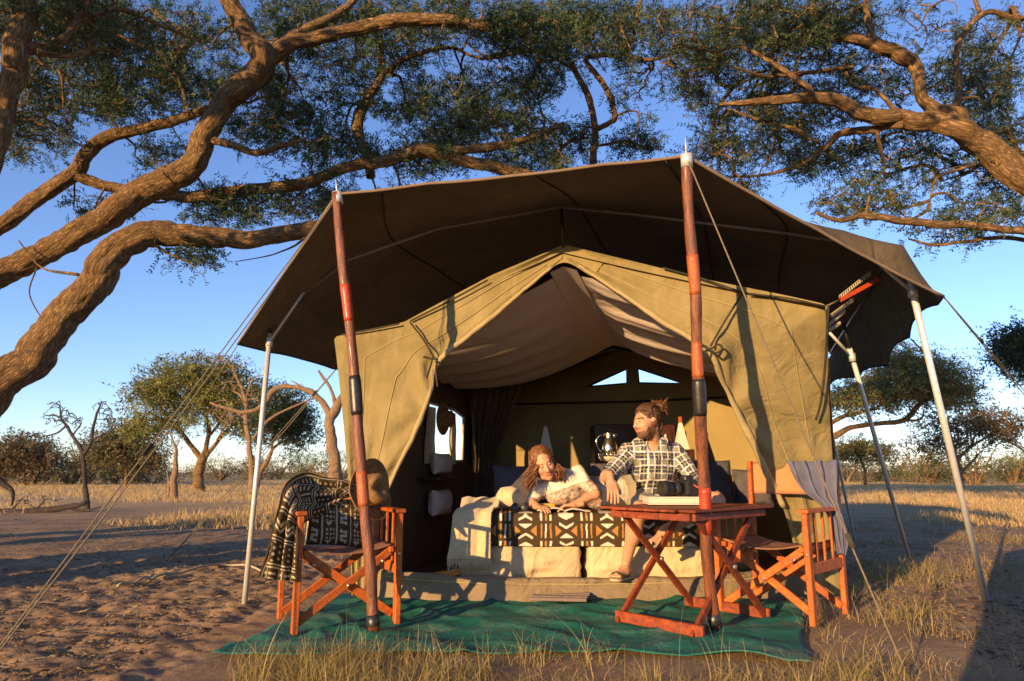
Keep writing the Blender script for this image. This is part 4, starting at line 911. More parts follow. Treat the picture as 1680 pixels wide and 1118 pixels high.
# bedding shelf by the left window
MT['pillow'] = M_noise('off_white_pillow', (0.50, 0.44, 0.36), (0.58, 0.52, 0.43), 12, .9, .3, 60, spec=.1)
cushion('pillow', WL(1.45, .98) + TU * .12, TV, (0, 0, 1), 0.34, 0.20, .07, MT['pillow'], 'upper off-white pillow stacked below the left window', 'pillow', seed=3, n=20)
cushion('pillow', WL(1.40, .62) + TU * .14, TV, (0, 0, 1), 0.36, 0.24, .08, MT['pillow'], 'lower off-white pillow near the foot of the left wall', 'pillow', seed=8, n=20)
V, Fc = lathe_vf([(0.16, 0.0), (0.10, 0.012), (0.085, 0.02), (0.08, .09), (0.05, .115), (0, .118)], 28, TU.to_track_quat('Z', 'Y').to_matrix(), WL(1.62, 1.42) + TU * .05)
o = mesh('hanging_hat', V, Fc, MT['straw'], None, True); tag(o, 'brown hat hanging in the shade against the left window', 'hat')
for p in (WL(1.45, .80), ):
    mesh('shelf', *bar_vf(WL(1.15, .84) + TU * .12, WL(1.75, .84) + TU * .12, .24, .025), MT['darkwood'], None)
    tag(bpy.data.objects['shelf'], 'dark wooden shelf under the left window', 'shelf')

# ---------------------------------------------------------------- on the table and bed
TZ = TH + 0.0
bk = empty('thick_book', P(1085, 817, 4.35)); tag(bk, 'thick cream book with speckled edges lying under the camera', 'book')
b0 = Vector((1.02, 4.32, TZ)); bd = Vector((0.97, -0.02, 0)).normalized(); bq = Vector((0.02, 0.97, 0))
MT['pages'] = M_noise('speckled_pages', (0.60, 0.48, 0.34), (0.74, 0.64, 0.50), 60, .9, .4, 200, stretch=(1, 1, 6))
MT['cover'] = M_noise('cream_cover', (0.62, 0.52, 0.38), (0.70, 0.60, 0.46), 10, .6, .1)
cen = b0 + Vector((.0, .10, 0)); bMx = Matrix((bd, bq, Vector((0, 0, 1)))).transposed()
mesh('page_block', *box_vf(cen + Vector((0, 0, .0282)), (.175, .125, .015), bMx, bev=.003), MT['pages'], bk)
mesh('cover_board', *box_vf(cen + Vector((0, 0, .008)), (.180, .130, .004), bMx, bev=.002), MT['cover'], bk)
mesh('cover_board', *box_vf(cen + Vector((0, 0, .0475)), (.180, .130, .0035), bMx, bev=.002), MT['cover'], bk)
cm = empty('photo_camera', cen + Vector((.05, 0, .058))); tag(cm, 'black camera with a long lens lying on the book', 'camera')
MT['black'] = M_noise('black_plastic', (0.012, 0.012, 0.013), (0.022, 0.022, 0.024), 30, .42, .2, 300)
MT['blacktex'] = M_noise('black_rubber', (0.008, 0.008, 0.009), (0.014, 0.014, 0.015), 60, .75, .5, 300)
cc = cen + Vector((.085, -.02, .052 + .052))
cdir = Vector((-0.94, -0.33, 0)).normalized(); cside = Vector((-cdir.y, cdir.x, 0)); cMx = Matrix((cdir, cside, Vector((0, 0, 1)))).transposed()
mesh('body', *box_vf(cc, (.038, .072, .050), cMx, bev=.012), MT['blacktex'], cm, False)
mesh('prism_hump', *box_vf(cc + Vector((0, 0, .06)), (.034, .030, .018), cMx, bev=.012), MT['black'], cm, False)
mesh('grip', *box_vf(cc + cside * .058 + cdir * .03, (.02, .018, .045), cMx, bev=.01), MT['blacktex'], cm, False)
q = cdir.to_track_quat('Z', 'Y').to_matrix(); lc = cc + cdir * .036 + Vector((0, 0, -.003))
V, Fc = lathe_vf([(.036, 0), (.036, .018), (.039, .020), (.039, .06), (.036, .062), (.036, .072), (.0405, .075), (.0405, .115)], 28, q, lc); mesh('lens_barrel', V, Fc, MT['black'], cm, True)
V, Fc = lathe_vf([(.0395, .026), (.0415, .028), (.0415, .054), (.0395, .056)], 28, q, lc); mesh('zoom_ring', V, Fc, MT['blacktex'], cm, True)
V, Fc = lathe_vf([(.0395, .113), (.047, .118), (.047, .158), (.044, .158), (.040, .115)], 28, q, lc); mesh('lens_hood', V, Fc, MT['blacktex'], cm, True)
V, Fc = lathe_vf([(.0, .112), (.038, .110)], 28, q, lc); mesh('front_glass', V, Fc, MT['glass'], cm, True)
mesh('neck_strap', *tube_vf(crom([tuple(cc + cside * .07 + Vector((0, 0, .02))), tuple(cc + cside * .1 + cdir * -.05 + Vector((0, 0, -.03))), tuple(cc + cdir * .02 + cside * -.09 + Vector((0, 0, -.047))), tuple(cc + cdir * .12 + cside * -.08 + Vector((0, 0, -.05)))], 8), .006, 6), MT['redpaint'], cm, True)
# magazine pages in front of the woman
mg = empty('open_magazine', (0.40, 5.36, BZ1)); tag(mg, 'open magazine lying on the daybed before the woman', 'magazine')
for k, sx in enumerate((-1, 1)):
    s = np.linspace(0, 1, 12); rows = [[(0.39 + sx * .20 * a, 5.22 + .25 * t + .02 * a, BZ1 + .012 + .022 * math.sin(math.pi * min(1, a * 1.2)) * (1 - .6 * a)) for a in s] for t in np.linspace(0, 1, 6)]
    o = mesh('page', *grid_vf(np.array(rows)), MT['pages'] if k == 0 else MT['cover'], mg, True)
    md = o.modifiers.new('t', 'SOLIDIFY'); md.thickness = 0.006
nb = mesh('notebook', *box_vf((0.27, 5.44, BZ1 + .035), (.05, .045, .022), Matrix.Rotation(.4, 3, 'Z'), bev=.004), M_noise('yellow_card', (0.60, 0.38, 0.06), (0.66, 0.43, 0.08), 10, .8, .1)); tag(nb, 'small yellow box on the bed by the woman hand', 'box')
sg = empty('sunglasses', (0.06, 5.30, BZ1)); tag(sg, 'dark sunglasses lying on the daybed beside the throw', 'sunglasses')
for sx in (-1, 1):
    V, Fc = lathe_vf([(0.0, 0), (.028, .0), (.030, .004), (.028, .006), (0, .007)], 18, Matrix.Rotation(R(78), 3, 'X'), Vector((0.06 + sx * .036, 5.27, BZ1 + .04))); mesh('lens', V, Fc, MT['black'], sg, True)
    mesh('temple', *tube_vf([(0.06 + sx * .066, 5.272, BZ1 + .045), (0.06 + sx * .07, 5.36, BZ1 + .04), (0.06 + sx * .066, 5.40, BZ1 + .018)], .004, 6), MT['black'], sg, True)
mesh('bridge', *tube_vf([(0.04, 5.268, BZ1 + .045), (0.06, 5.262, BZ1 + .05), (0.08, 5.268, BZ1 + .045)], .004, 6), MT['black'], sg, True)

# ---------------------------------------------------------------- guy ropes and pegs
def rope(name, pts, label, r=0.006, mat='rope', sag=0.02, group='guy ropes of the tent', runner=None, double=False):
    mb = MB(); pts = [Vector(p) for p in pts]
    offs = (-1, 1) if double else (0,)
    e = empty(name, pts[-1]); tag(e, label, 'rope', group)
    for k in offs:
        n = 24; q = []
        for i in range(n + 1):
            t = i / n; p = pts[0].lerp(pts[-1], t) if len(pts) == 2 else Vector(np.array([np.interp(t * (len(pts) - 1), range(len(pts)), [x[j] for x in pts]) for j in range(3)]))
            p = p.copy(); p.z -= sag * 4 * t * (1 - t); p.x += k * 0.016 * min(1, 3 * min(t, 1 - t) + .1); q.append(tuple(p))
        mesh('strand', *tube_vf(q, r, 5), MT[mat], e, True)
    if runner is not None:
        c = pts[0].lerp(pts[-1], runner); d = (pts[-1] - pts[0]).normalized()
        mesh('runner', *bar_vf(c - d * .035, c + d * .035, .018, .022), MT['trim'], e)
    d = (pts[0] - pts[-1]).normalized(); b = pts[-1]
    if b.z < 0.1 and abs(b.z) < .1: mesh('peg', *tube_vf([(b.x - d.x * .02, b.y - d.y * .02, -.06), (b.x - d.x * .05, b.y - d.y * .05, .07)], .007, 6), MT['darksteel'], e, True)
    return e
rope('guy_rope', [P(551, 326, 4.18), G(-90, 1180)], 'doubled guy rope from the left wooden pole to the bottom left', .0036, 'rope', .03, runner=.62, double=True)
rope('guy_rope', [P(392, 563, 5.1), G(228, 760 + 60)], 'thin guy rope from the left corner of the flysheet towards the far trees', .004, 'rope', .02)
rope('guy_rope', [P(553, 604, 6.3), G(272, 922)], 'doubled guy rope running from the left eave to the sand beside the slim pole', .004, 'rope', .02, runner=.12, double=True)
rope('guy_rope', [P(1128, 262, 3.64), G(1492, 1116)], 'long pale guy rope from the right wooden pole down to the near grass', .0048, 'rope', .015, runner=.78)
rope('guy_rope', [P(1549, 488, 4.17), G(1905, 905)], 'doubled guy rope from the right corner of the flysheet leaving the frame', .004, 'rope', .02, runner=.10, double=True)
rope('guy_rope', [P(1494, 556, 5.2), G(1830, 880)], 'doubled guy rope crossing behind the thick bright metal pole', .005, 'rope', .02, double=True)
rope('guy_rope', [P(1456, 601, 6.2), G(1720, 855)], 'thin far guy rope low on the right of the tent', .004, 'rope', .02)
rl = mesh('loose_rope', *tube_vf([(p[0], p[1], .03 + .012 * math.sin(i)) for i, p in enumerate(crom([tuple(G(192, 968)), tuple(G(225, 960)), tuple(G(250, 950)), tuple(G(246, 956)), tuple(G(300, 943)), tuple(G(380, 931)), tuple(G(440, 945))], 6))], .010, 6), MT['palerope'], None, True); tag(rl, 'pale rope end lying loose on the sand at left', 'rope')
# ---------------------------------------------------------------- people: one continuous skin per body, grown from a smooth distance field
class SDF:
    def __init__(s, lo, hi, h):
        s.h = h; s.o = np.array(lo, float); n = np.ceil((np.array(hi) - s.o) / h).astype(int) + 1
        s.F = np.full(n, 0.3, np.float32); s.n = n
    def _box(s, lo, hi, pad):
        a = np.maximum(((np.array(lo) - pad - s.o) / s.h).astype(int), 0); b = np.minimum(((np.array(hi) + pad - s.o) / s.h).astype(int) + 2, s.n)
        if np.any(b <= a): return None
        ax = [s.o[i] + s.h * np.arange(a[i], b[i]) for i in range(3)]
        return (slice(a[0], b[0]), slice(a[1], b[1]), slice(a[2], b[2])), ax[0][:, None, None], ax[1][None, :, None], ax[2][None, None, :]
    def _mix(s, sl, d, k, sub=False):
        f = s.F[sl]
        if sub:
            hh = np.maximum(k - np.abs(f + d), 0) / k; s.F[sl] = np.maximum(f, -d) + hh * hh * k * .25
        else:
            hh = np.maximum(k - np.abs(f - d), 0) / k; s.F[sl] = np.minimum(f, d) - hh * hh * k * .25
    def cap(s, a, b, ra, rb, k=.03, sub=False):
        a = np.array(a, float); b = np.array(b, float); r = max(ra, rb); q = s._box(np.minimum(a, b) - r, np.maximum(a, b) + r, .05 + k)
        if q is None: return s
        sl, x, y, z = q; d = b - a; L2 = max(d.dot(d), 1e-9)
        t = np.clip(((x - a[0]) * d[0] + (y - a[1]) * d[1] + (z - a[2]) * d[2]) / L2, 0, 1)
        dist = np.sqrt((x - a[0] - t * d[0]) ** 2 + (y - a[1] - t * d[1]) ** 2 + (z - a[2] - t * d[2]) ** 2) - (ra + (rb - ra) * t)
        s._mix(sl, dist, k, sub); return s
    def ell(s, c, r, M=None, k=.03, sub=False):
        c = np.array(c, float); r = np.array(r, float); q = s._box(c - r.max(), c + r.max(), .05 + k)
        if q is None: return s
        sl, x, y, z = q; x = x - c[0]; y = y - c[1]; z = z - c[2]
        if M is not None:
            M = np.array(M); x, y, z = (M[0, 0] * x + M[1, 0] * y + M[2, 0] * z, M[0, 1] * x + M[1, 1] * y + M[2, 1] * z, M[0, 2] * x + M[1, 2] * y + M[2, 2] * z)
        k0 = np.sqrt((x / r[0]) ** 2 + (y / r[1]) ** 2 + (z / r[2]) ** 2); k1 = np.sqrt((x / r[0] ** 2) ** 2 + (y / r[1] ** 2) ** 2 + (z / r[2] ** 2) ** 2) + 1e-9
        s._mix(sl, k0 * (k0 - 1) / k1, k, sub); return s
    def noise(s, amp, f, seed=0):
        g = np.abs(s.F) < .04; i = np.argwhere(g); p = s.o + i * s.h
        s.F[g] += amp * vnoise(p[:, 0] * f, p[:, 1] * f, p[:, 2] * f, seed); return s
    def plane(s, p, nrm):
        """cut away everything on the +normal side"""
        ax = [s.o[i] + s.h * np.arange(s.n[i]) for i in range(3)]
        d = (ax[0][:, None, None] - p[0]) * nrm[0] + (ax[1][None, :, None] - p[1]) * nrm[1] + (ax[2][None, None, :] - p[2]) * nrm[2]
        s.F = np.maximum(s.F, d.astype(np.float32)); return s
    def net(s):
        F = s.F; I = F < 0; n = s.n
        c = [(0, 0, 0), (1, 0, 0), (0, 1, 0), (1, 1, 0), (0, 0, 1), (1, 0, 1), (0, 1, 1), (1, 1, 1)]
        cnt = sum(I[dx:n[0] - 1 + dx, dy:n[1] - 1 + dy, dz:n[2] - 1 + dz].astype(np.int8) for dx, dy, dz in c)
        act = np.argwhere((cnt > 0) & (cnt < 8)); vals = np.stack([F[act[:, 0] + dx, act[:, 1] + dy, act[:, 2] + dz] for dx, dy, dz in c], 1)
        E = [(0, 1), (2, 3), (4, 5), (6, 7), (0, 2), (1, 3), (4, 6), (5, 7), (0, 4), (1, 5), (2, 6), (3, 7)]
        pos = np.zeros((len(act), 3)); m = np.zeros(len(act)); cc = np.array(c, float)
        for a, b in E:
            va, vb = vals[:, a], vals[:, b]; x = (va < 0) != (vb < 0); t = np.where(x, va / (va - vb + 1e-12), 0)
            pos += np.where(x[:, None], cc[a] + (cc[b] - cc[a]) * t[:, None], 0); m += x
        V = s.o + (act + pos / m[:, None]) * s.h
        idx = np.full(np.array(n) - 1, -1, np.int64); idx[act[:, 0], act[:, 1], act[:, 2]] = np.arange(len(act)); Q = []
        for ax in range(3):
            sl0 = [slice(None)] * 3; sl1 = [slice(None)] * 3; sl0[ax] = slice(0, -1); sl1[ax] = slice(1, None)
            ch = np.argwhere(I[tuple(sl0)] != I[tuple(sl1)]); u, v = (ax + 1) % 3, (ax + 2) % 3
            ch = ch[(ch[:, u] > 0) & (ch[:, v] > 0) & (ch[:, u] < n[u] - 1) & (ch[:, v] < n[v] - 1)]
            flip = I[ch[:, 0], ch[:, 1], ch[:, 2]]
            def at(du, dv):
                q = ch.copy(); q[:, u] += du; q[:, v] += dv; return idx[q[:, 0], q[:, 1], q[:, 2]]
            q = np.stack([at(-1, -1), at(0, -1), at(0, 0), at(-1, 0)], 1); q[~flip] = q[~flip][:, ::-1]; Q.append(q)
        Q = np.vstack(Q); return V, Q[(Q >= 0).all(1)]
def frame_of(fwd, up):
    y = Vector(fwd).normalized(); z = Vector(up); x = y.cross(z).normalized(); z = x.cross(y)
    return np.array((x, y, z)).T         # columns = head axes x (right), y (forward), z (up)
def head_prims(S, c, M, sc=1.0, fem=False):
    c = np.array(c)
    def W(x, y, z): return c + M @ (np.array((x, y, z)) * sc)
    S.ell(W(0, -.012, .030), np.array((.074, .094, .086)) * sc, M, .02)
    S.ell(W(0, .030, -.042), np.array((.056, .062, .074)) * sc, M, .04)
    S.cap(W(-.035, .045, -.085), W(.035, .045, -.085), .022 * sc, .022 * sc, .03); S.cap(W(0, .066, -.100), W(0, .068, -.102), .019 * sc, .019 * sc, .03)
    S.cap(W(-.030, .078, .022), W(.030, .078, .022), .011 * sc, .011 * sc, .02)
    for sx in (-1, 1):
        S.ell(W(sx * .036, .060, -.028), np.array((.026, .028, .026)) * sc, M, .03)
        S.ell(W(sx * .030, .098, .002), np.array((.016, .013, .011)) * sc, M, .012, True)
        S.ell(W(sx * .030, .083, .001), np.array((.012, .0105, .010)) * sc, M, .004)
        S.ell(W(sx * .077, -.008, -.006), np.array((.010, .021, .031)) * sc, M, .008)
    S.cap(W(0, .088, .012), W(0, .112, -.030), .008 * sc, .0125 * sc, .012)
    for sx in (-1, 1): S.cap(W(sx * .010, .099, -.034), W(sx * .011, .096, -.035), .0085 * sc, .0085 * sc, .008)
    S.cap(W(-.019, .086, -.058), W(.019, .086, -.058), .0065 * sc, .0065 * sc, .008); S.cap(W(-.016, .087, -.069), W(.016, .087, -.069), .0075 * sc, .0075 * sc, .008)
    S.cap(W(-.022, .098, -.0635), W(.022, .098, -.0635), .0028, .0028, .003, True)
    return W
def hand(wrist, mid, side, up, curl, thumb_side, sc=1.0):
    """own fine field: palm from wrist towards 'mid' direction, four fingers + thumb"""
    wrist = np.array(wrist, float); f = np.array(Vector(mid).normalized()); s = np.array(Vector(side).normalized()); u = np.array(Vector(up).normalized())
    s = s - f * s.dot(f); s /= np.linalg.norm(s); u = np.cross(s, f) if np.dot(np.cross(s, f), u) > 0 else -np.cross(s, f)
    S = SDF(wrist - .24 * sc, wrist + .24 * sc, .0032)
    def W(a, b, c): return wrist + (f * a + s * b + u * c) * sc
    S.cap(W(-.06, 0, 0), W(.01, 0, 0), .027 * sc, .026 * sc, .02)
    for b in (-.030, -.010, .010, .030): S.cap(W(.012, b * .7, 0), W(.088, b, .004), .0135 * sc, .0115 * sc, .014)
    Ls = (.072, .080, .076, .058); 
    for i, b in enumerate((-.031, -.0105, .0105, .030)):
        b = b * thumb_side * -1 if False else b
        L = Ls[i] if thumb_side < 0 else Ls[3 - i]
        a0 = np.array((.090, b, .003)); ang = curl * .6; p = a0.copy(); r = .0095
        for j, (fr, dc) in enumerate(((.46, .35), (.30, .45), (.24, .35))):
            ang += curl * dc; q = p + np.array((math.cos(ang) * L * fr, b * .10 * (1 if j == 0 else .3), -math.sin(ang) * L * fr))
            S.cap(W(*p), W(*q), r * sc, (r - .0008) * sc, .003); p = q; r -= .0008
    t = thumb_side
    S.cap(W(.018, t * .026, -.004), W(.052, t * .050, -.012), .014 * sc, .0115 * sc, .012); S.cap(W(.052, t * .050, -.012), W(.086, t * .056, -.022), .0112 * sc, .0088 * sc, .004)
    return S.net()
def add_col_mesh(name, parts, mat, parent, cols):
    V = np.vstack([p[0] for p in parts]); off = 0; Q = []
    for v, q in parts: Q.append(q + off); off += len(v)
    Q = np.vstack(Q); o = mesh_np0(name, V, Q, mat, parent); paint(o, cols(V)); return o
def mesh_np0(name, V, Q, mat, parent):
    V = np.asarray(V, np.float32) - np.array(parent.location, dtype=np.float32); Q = np.asarray(Q, np.int32)
    me = bpy.data.meshes.new(name); me.vertices.add(len(V)); me.vertices.foreach_set('co', V.ravel()); me.loops.add(Q.size); me.loops.foreach_set('vertex_index', Q.ravel())
    me.polygons.add(len(Q)); me.polygons.foreach_set('loop_start', np.arange(0, Q.size, 4, dtype=np.int32)); me.polygons.foreach_set('loop_total', np.full(len(Q), 4, np.int32)); me.update(calc_edges=True)
    return link_mesh(name, me, mat, parent, True)
m, nt, b = mat_base('skin'); L = nt.links.new
a = nd(nt, 'ShaderNodeAttribute'); a.attribute_name = 'col'; L(a.outputs['Color'], b.inputs['Base Color']); b.inputs['Roughness'].default_value = .5; b.inputs['Specular IOR Level'].default_value = .35
b.inputs['Subsurface Weight'].default_value = .12; b.inputs['Subsurface Radius'].default_value = (.012, .005, .003)
n2 = nd(nt, 'ShaderNodeTexNoise', Scale=250.0, Detail=2.0); bp = nd(nt, 'ShaderNodeBump', Strength=.12, Distance=.002); L(n2.outputs['Fac'], bp.inputs['Height']); L(bp.outputs[0], b.inputs['Normal'])
MT['skin'] = m
MT['clothcol'] = M_attr('woven_shirt', .9, .25, 260, .12)
MT['khaki'] = M_noise('khaki_cotton', (0.36, 0.29, 0.20), (0.46, 0.38, 0.27), 8, .9, .4, 30, spec=.1, fine=250)
MT['hairM'] = M_noise('brown_hair', (0.040, 0.018, 0.008), (0.13, 0.062, 0.024), 40, .5, .8, 120, stretch=(1, 1, 3), bdist=.006)
MT['hairW'] = M_noise('copper_hair', (0.085, 0.030, 0.010), (0.25, 0.100, 0.030), 30, .5, .3, 110, stretch=(1, 1, 2), bdist=.004)
MT['leather'] = M_noise('tan_leather', (0.20, 0.115, 0.055), (0.30, 0.18, 0.09), 15, .7, .4, 60)
MT['sole'] = M_noise('pale_sandal_sole', (0.38, 0.30, 0.20), (0.48, 0.39, 0.27), 15, .8, .3, 60)
SK, SKD, LIP = np.array((0.52, 0.265, 0.15)), np.array((0.40, 0.175, 0.09)), np.array((0.45, 0.16, 0.11))

# ---- the seated man
man = empty('person', (1.13, 5.38, BZ1)); tag(man, 'person in a plaid shirt and khaki shorts seated on the daybed looking left', 'person')
mH = np.array((0.985, 5.00, 1.262)); mM = frame_of((-0.90, -0.44, -0.06), (-0.06, 0.0, 1.0))
N0 = np.array((1.035, 5.09, 1.115)); SH1 = np.array((0.865, 5.10, 1.040)); SH2 = np.array((1.215, 5.13, 1.035)); CH = np.array((1.04, 5.16, .97)); BL = np.array((1.10, 5.30, .80)); PV = np.array((1.13, 5.38, .70))
E1 = np.array(P(996, 782, 4.98)); W1 = np.array(P(1002, 789, 4.80)); E2 = np.array((1.335, 5.02, .83)); W2 = np.array((1.14, 4.84, .76))
K1 = np.array((.885, 4.90, .640)); A1 = np.array((.815, 5.085, .262)); K2 = np.array((1.45, 4.98, .70)); A2 = np.array((1.05, 4.83, .505))
HP1 = np.array((1.04, 5.34, .685)); HP2 = np.array((1.22, 5.37, .685))
S = SDF((.55, 4.55, .02), (1.65, 5.62, 1.48), .0066)
Wm = head_prims(S, mH, mM, 1.01)
S.cap(Wm(0, -.03, -.055), N0, .054, .060, .04); S.ell(CH, (.155, .110, .15), None, .06); S.cap(SH1, SH2, .058, .058, .07); S.cap(CH, BL, .116, .112, .08); S.cap(BL, PV, .116, .135, .08)
S.cap(SH1, E1, .055, .043, .05); S.cap(E1, W1, .043, .029, .03); S.cap(SH2, E2, .055, .043, .05); S.cap(E2, W2, .042, .03, .03)
S.cap(HP1, K1, .088, .060, .06); S.cap(K1, A1 + (0, 0, .01), .057, .036, .03); S.ell((K1 * .68 + A1 * .32) + np.array((.0, .025, 0)), (.052, .055, .10), None, .05)
S.cap(HP2, K2, .088, .062, .06); S.cap(K2, A2, .056, .037, .03); S.ell(K2 * .65 + A2 * .35 + np.array((0, .02, -.01)), (.09, .05, .05), None, .05)
# feet: heel to toes
F1 = np.array((.735, 4.985, .196)); S.cap(A1 + (.01, .01, -.055), A1 + (-.02, -.02, -.05), .036, .036, .03); S.cap(A1 + (-.02, -.03, -.05), F1, .036, .026, .03)
for k in range(5): S.cap(F1 + np.array((.03 - .018 * k, .0 - .004 * k, 0)) * 1.0, F1 + np.array((.012 - .019 * k, -.042 + .006 * k, -.006)), .0125 - .0008 * k, .010 - .0008 * k, .008)
F2 = np.array((.945, 4.775, .430)); S.cap(A2, A2 + (-.02, -.005, -.03), .037, .036, .03); S.cap(A2 + (-.02, -.005, -.03), F2, .036, .028, .03)
for k in range(5): S.cap(F2 + np.array((.0, .026 - .013 * k, .02 - .009 * k)), F2 + np.array((-.045 + .005 * k, .022 - .013 * k, -.002 - .009 * k)), .0120 - .0007 * k, .0095 - .0007 * k, .008)
parts = [S.net()]
parts.append(hand(W1 + np.array((0, -.01, -.004)), (0.03, -0.55, -0.62), (1, 0.1, 0), (0, -.7, .7), .55, 1, 1.02))
parts.append(hand(W2, (-0.75, -.35, -.25), (0.2, -0.9, .2), (0, 0, 1), .5, 1, 1.0))
def man_cols(V):
    q = (V - mH) @ mM / 1.01; x, y, z = q.T
    C = np.tile(SK, (len(V), 1)) * (1 + .06 * vnoise(V[:, 0] * 40, V[:, 1] * 40, V[:, 2] * 40))[:, None]
    near = (np.linalg.norm(q, axis=1) < .15)
    jw = -.040 - .46 * (y - .02) + .012 * vnoise(V[:, 0] * 90, V[:, 1] * 90, V[:, 2] * 90)
    bw = sstep(.010, -.014, z - np.maximum(jw, -.098)) * near * (y > -.03) * (z > -.14); bw = np.maximum(bw, .8 * near * (z < -.076) * (y > .05)); bw = np.maximum(bw, .6 * near * (z > -.0545) * (z < -.045) * (y > .07) * (np.abs(x) < .03)); bw = np.maximum(bw, .9 * near * (np.abs(y + .0) < .016) * (z < .0) * (z > -.07) * (np.abs(x) > .05))
    bw = np.clip(bw * 1.25, 0, 1); C = C * (1 - .92 * bw[:, None]) + np.array((0.095, 0.040, 0.016)) * .92 * bw[:, None]; lips = near & (np.abs(z + .0625) < .009) & (np.abs(x) < .022) & (y > .07); C[lips] = LIP
    eye = near & (np.abs(np.abs(x) - .030) < .0105) & (np.abs(z - .001) < .0045) & (y > .08); C[eye] = np.array((.16, .12, .10))
    br = near & (np.abs(np.abs(x) - .031) < .020) & (np.abs(z - .024) < .0055) & (y > .06); C[br] = np.array((.09, .045, .02))
    return C
add_col_mesh('body', parts, MT['skin'], man, man_cols)
# shirt with rolled sleeves
S = SDF((.66, 4.80, .60), (1.52, 5.62, 1.25), .0072)
S.ell(CH, (.175, .130, .165), None, .05); S.cap(SH1 + (.0, 0, -.002), SH2, .069, .069, .06); S.cap(CH, BL, .136, .134, .08); S.cap(BL, PV, .136, .158, .08); S.cap(SH1, E1 * .93 + SH1 * .07, .072, .062, .04); S.cap(SH2, E2 * .95 + SH2 * .05, .072, .064, .04)
S.cap(N0 + (.02, .05, .0), N0 + (.03, .06, .035), .068, .060, .03); S.cap(SH1 * .4 + N0 * .6, N0, .07, .07, .04); S.cap(SH2 * .4 + N0 * .6, N0, .07, .07, .04)
ed = (E1 - SH1) / np.linalg.norm(E1 - SH1); S.cap(E1 - ed * .05, E1 - ed * .015, .066, .068, .008); ed2 = (E2 - SH2) / np.linalg.norm(E2 - SH2); S.cap(E2 - ed2 * .05, E2 - ed2 * .015, .067, .069, .008)
S.noise(.009, 13, 3); S.noise(.007, 27, 5)
# open neck and collar gap, cut at the cuffs
S.cap(N0 + (-.005, -.12, -.10), N0 + (0, -.03, .10), .028, .070, .015, True); S.cap(N0 + (-.012, -.10, -.15), N0 + (-.005, -.13, -.06), .010, .03, .012, True); S.ell(N0 + (0, 0, .055), (.066, .070, .055), None, .01, True)
V, Q = S.net()
def seg_d(V, a, b):
    d = b - a; t = np.clip(((V - a) @ d) / d.dot(d), 0, 1); return np.linalg.norm(V - a - t[:, None] * d, axis=1), t * np.linalg.norm(d)
def plaid(a, b):
    fa = (a / .098) % 1; fb = (b / .098) % 1
    da, db = fa < .46, fb < .46; navy = np.array((0.030, 0.027, 0.060)); mid = np.array((0.085, 0.075, 0.115)); pale = np.array((0.29, 0.275, 0.19)); white = np.array((0.78, 0.72, 0.63))
    C = np.where((da & db)[:, None], navy, np.where((da | db)[:, None], mid, pale))
    ln = (np.abs(fa - .5) < .05) | (np.abs(fb - .5) < .05) | (fa > .94) | (fb > .94); C = np.where(ln[:, None], white, C)
    gl = (np.abs(fa - .23) < .035) | (np.abs(fb - .23) < .035); C = np.where((gl & ~ln)[:, None], np.array((0.30, 0.29, 0.12)), C); return C
def shirt_cols(V):
    d1, t1 = seg_d(V, SH1, E1); d2, t2 = seg_d(V, SH2, E2); rel = V - CH
    C = plaid(rel[:, 0] + .25 * rel[:, 2] * 0 + .3, V[:, 2] + .12 * rel[:, 1])
    for d, t, a, b in ((d1, t1, SH1, E1), (d2, t2, SH2, E2)):
        ax = (b - a) / np.linalg.norm(b - a); e1 = np.cross(ax, (0, 1, 0)); e1 /= np.linalg.norm(e1); e2 = np.cross(ax, e1); r = V - a; th = np.arctan2(r @ e2, r @ e1)
        m_ = (d < .10) & (t > .03) & ((V[:, 0] < SH1[0] + .02) if a is SH1 else (V[:, 0] > SH2[0] - .02)); C[m_] = plaid(th[m_] * .068 + .2, t[m_])
        cf = m_ & (t > np.linalg.norm(b - a) - .055); C[cf] = C[cf] * .45 + np.array((.03, .027, .06)) * .55
    return C
add_col_mesh('shirt', [(V, Q)], MT['clothcol'], man, shirt_cols)
# collar wings
for sx in (-1, 1):
    base = N0 + np.array((.02 + sx * .052, -.02, .035)); rows = []
    for t in np.linspace(0, 1, 6): rows.append([tuple(base + np.array((sx * (.012 + .02 * a * t), -.055 * t + .05 * (1 - t) * (1 - a), .022 * (1 - a) - .05 * a * (.4 + t)))) for a in np.linspace(0, 1, 5)])
    o = mesh('collar', *grid_vf(np.array(rows)), MT['clothcol'], man, True); md = o.modifiers.new('t', 'SOLIDIFY'); md.thickness = .005
    Vv = np.array([v.co[:] for v in o.data.vertices]); paint(o, plaid(Vv[:, 0] + .3, Vv[:, 2] + .02))
# shorts
S = SDF((.8, 4.85, .5), (1.6, 5.62, .92), .0078)
S.cap(BL * .2 + PV * .8, PV, .150, .155, .05); S.cap(HP1, HP1 * .25 + K1 * .75, .108, .092, .05); S.cap(HP2, HP2 * .25 + K2 * .75, .108, .092, .05); S.noise(.007, 14, 2)
d = K1 - HP1; d /= np.linalg.norm(d); V, Q = S.net(); add_col_mesh('shorts', [(V, Q)], MT['khaki'], man, lambda V: np.tile((.4, .3, .2), (len(V), 1)))
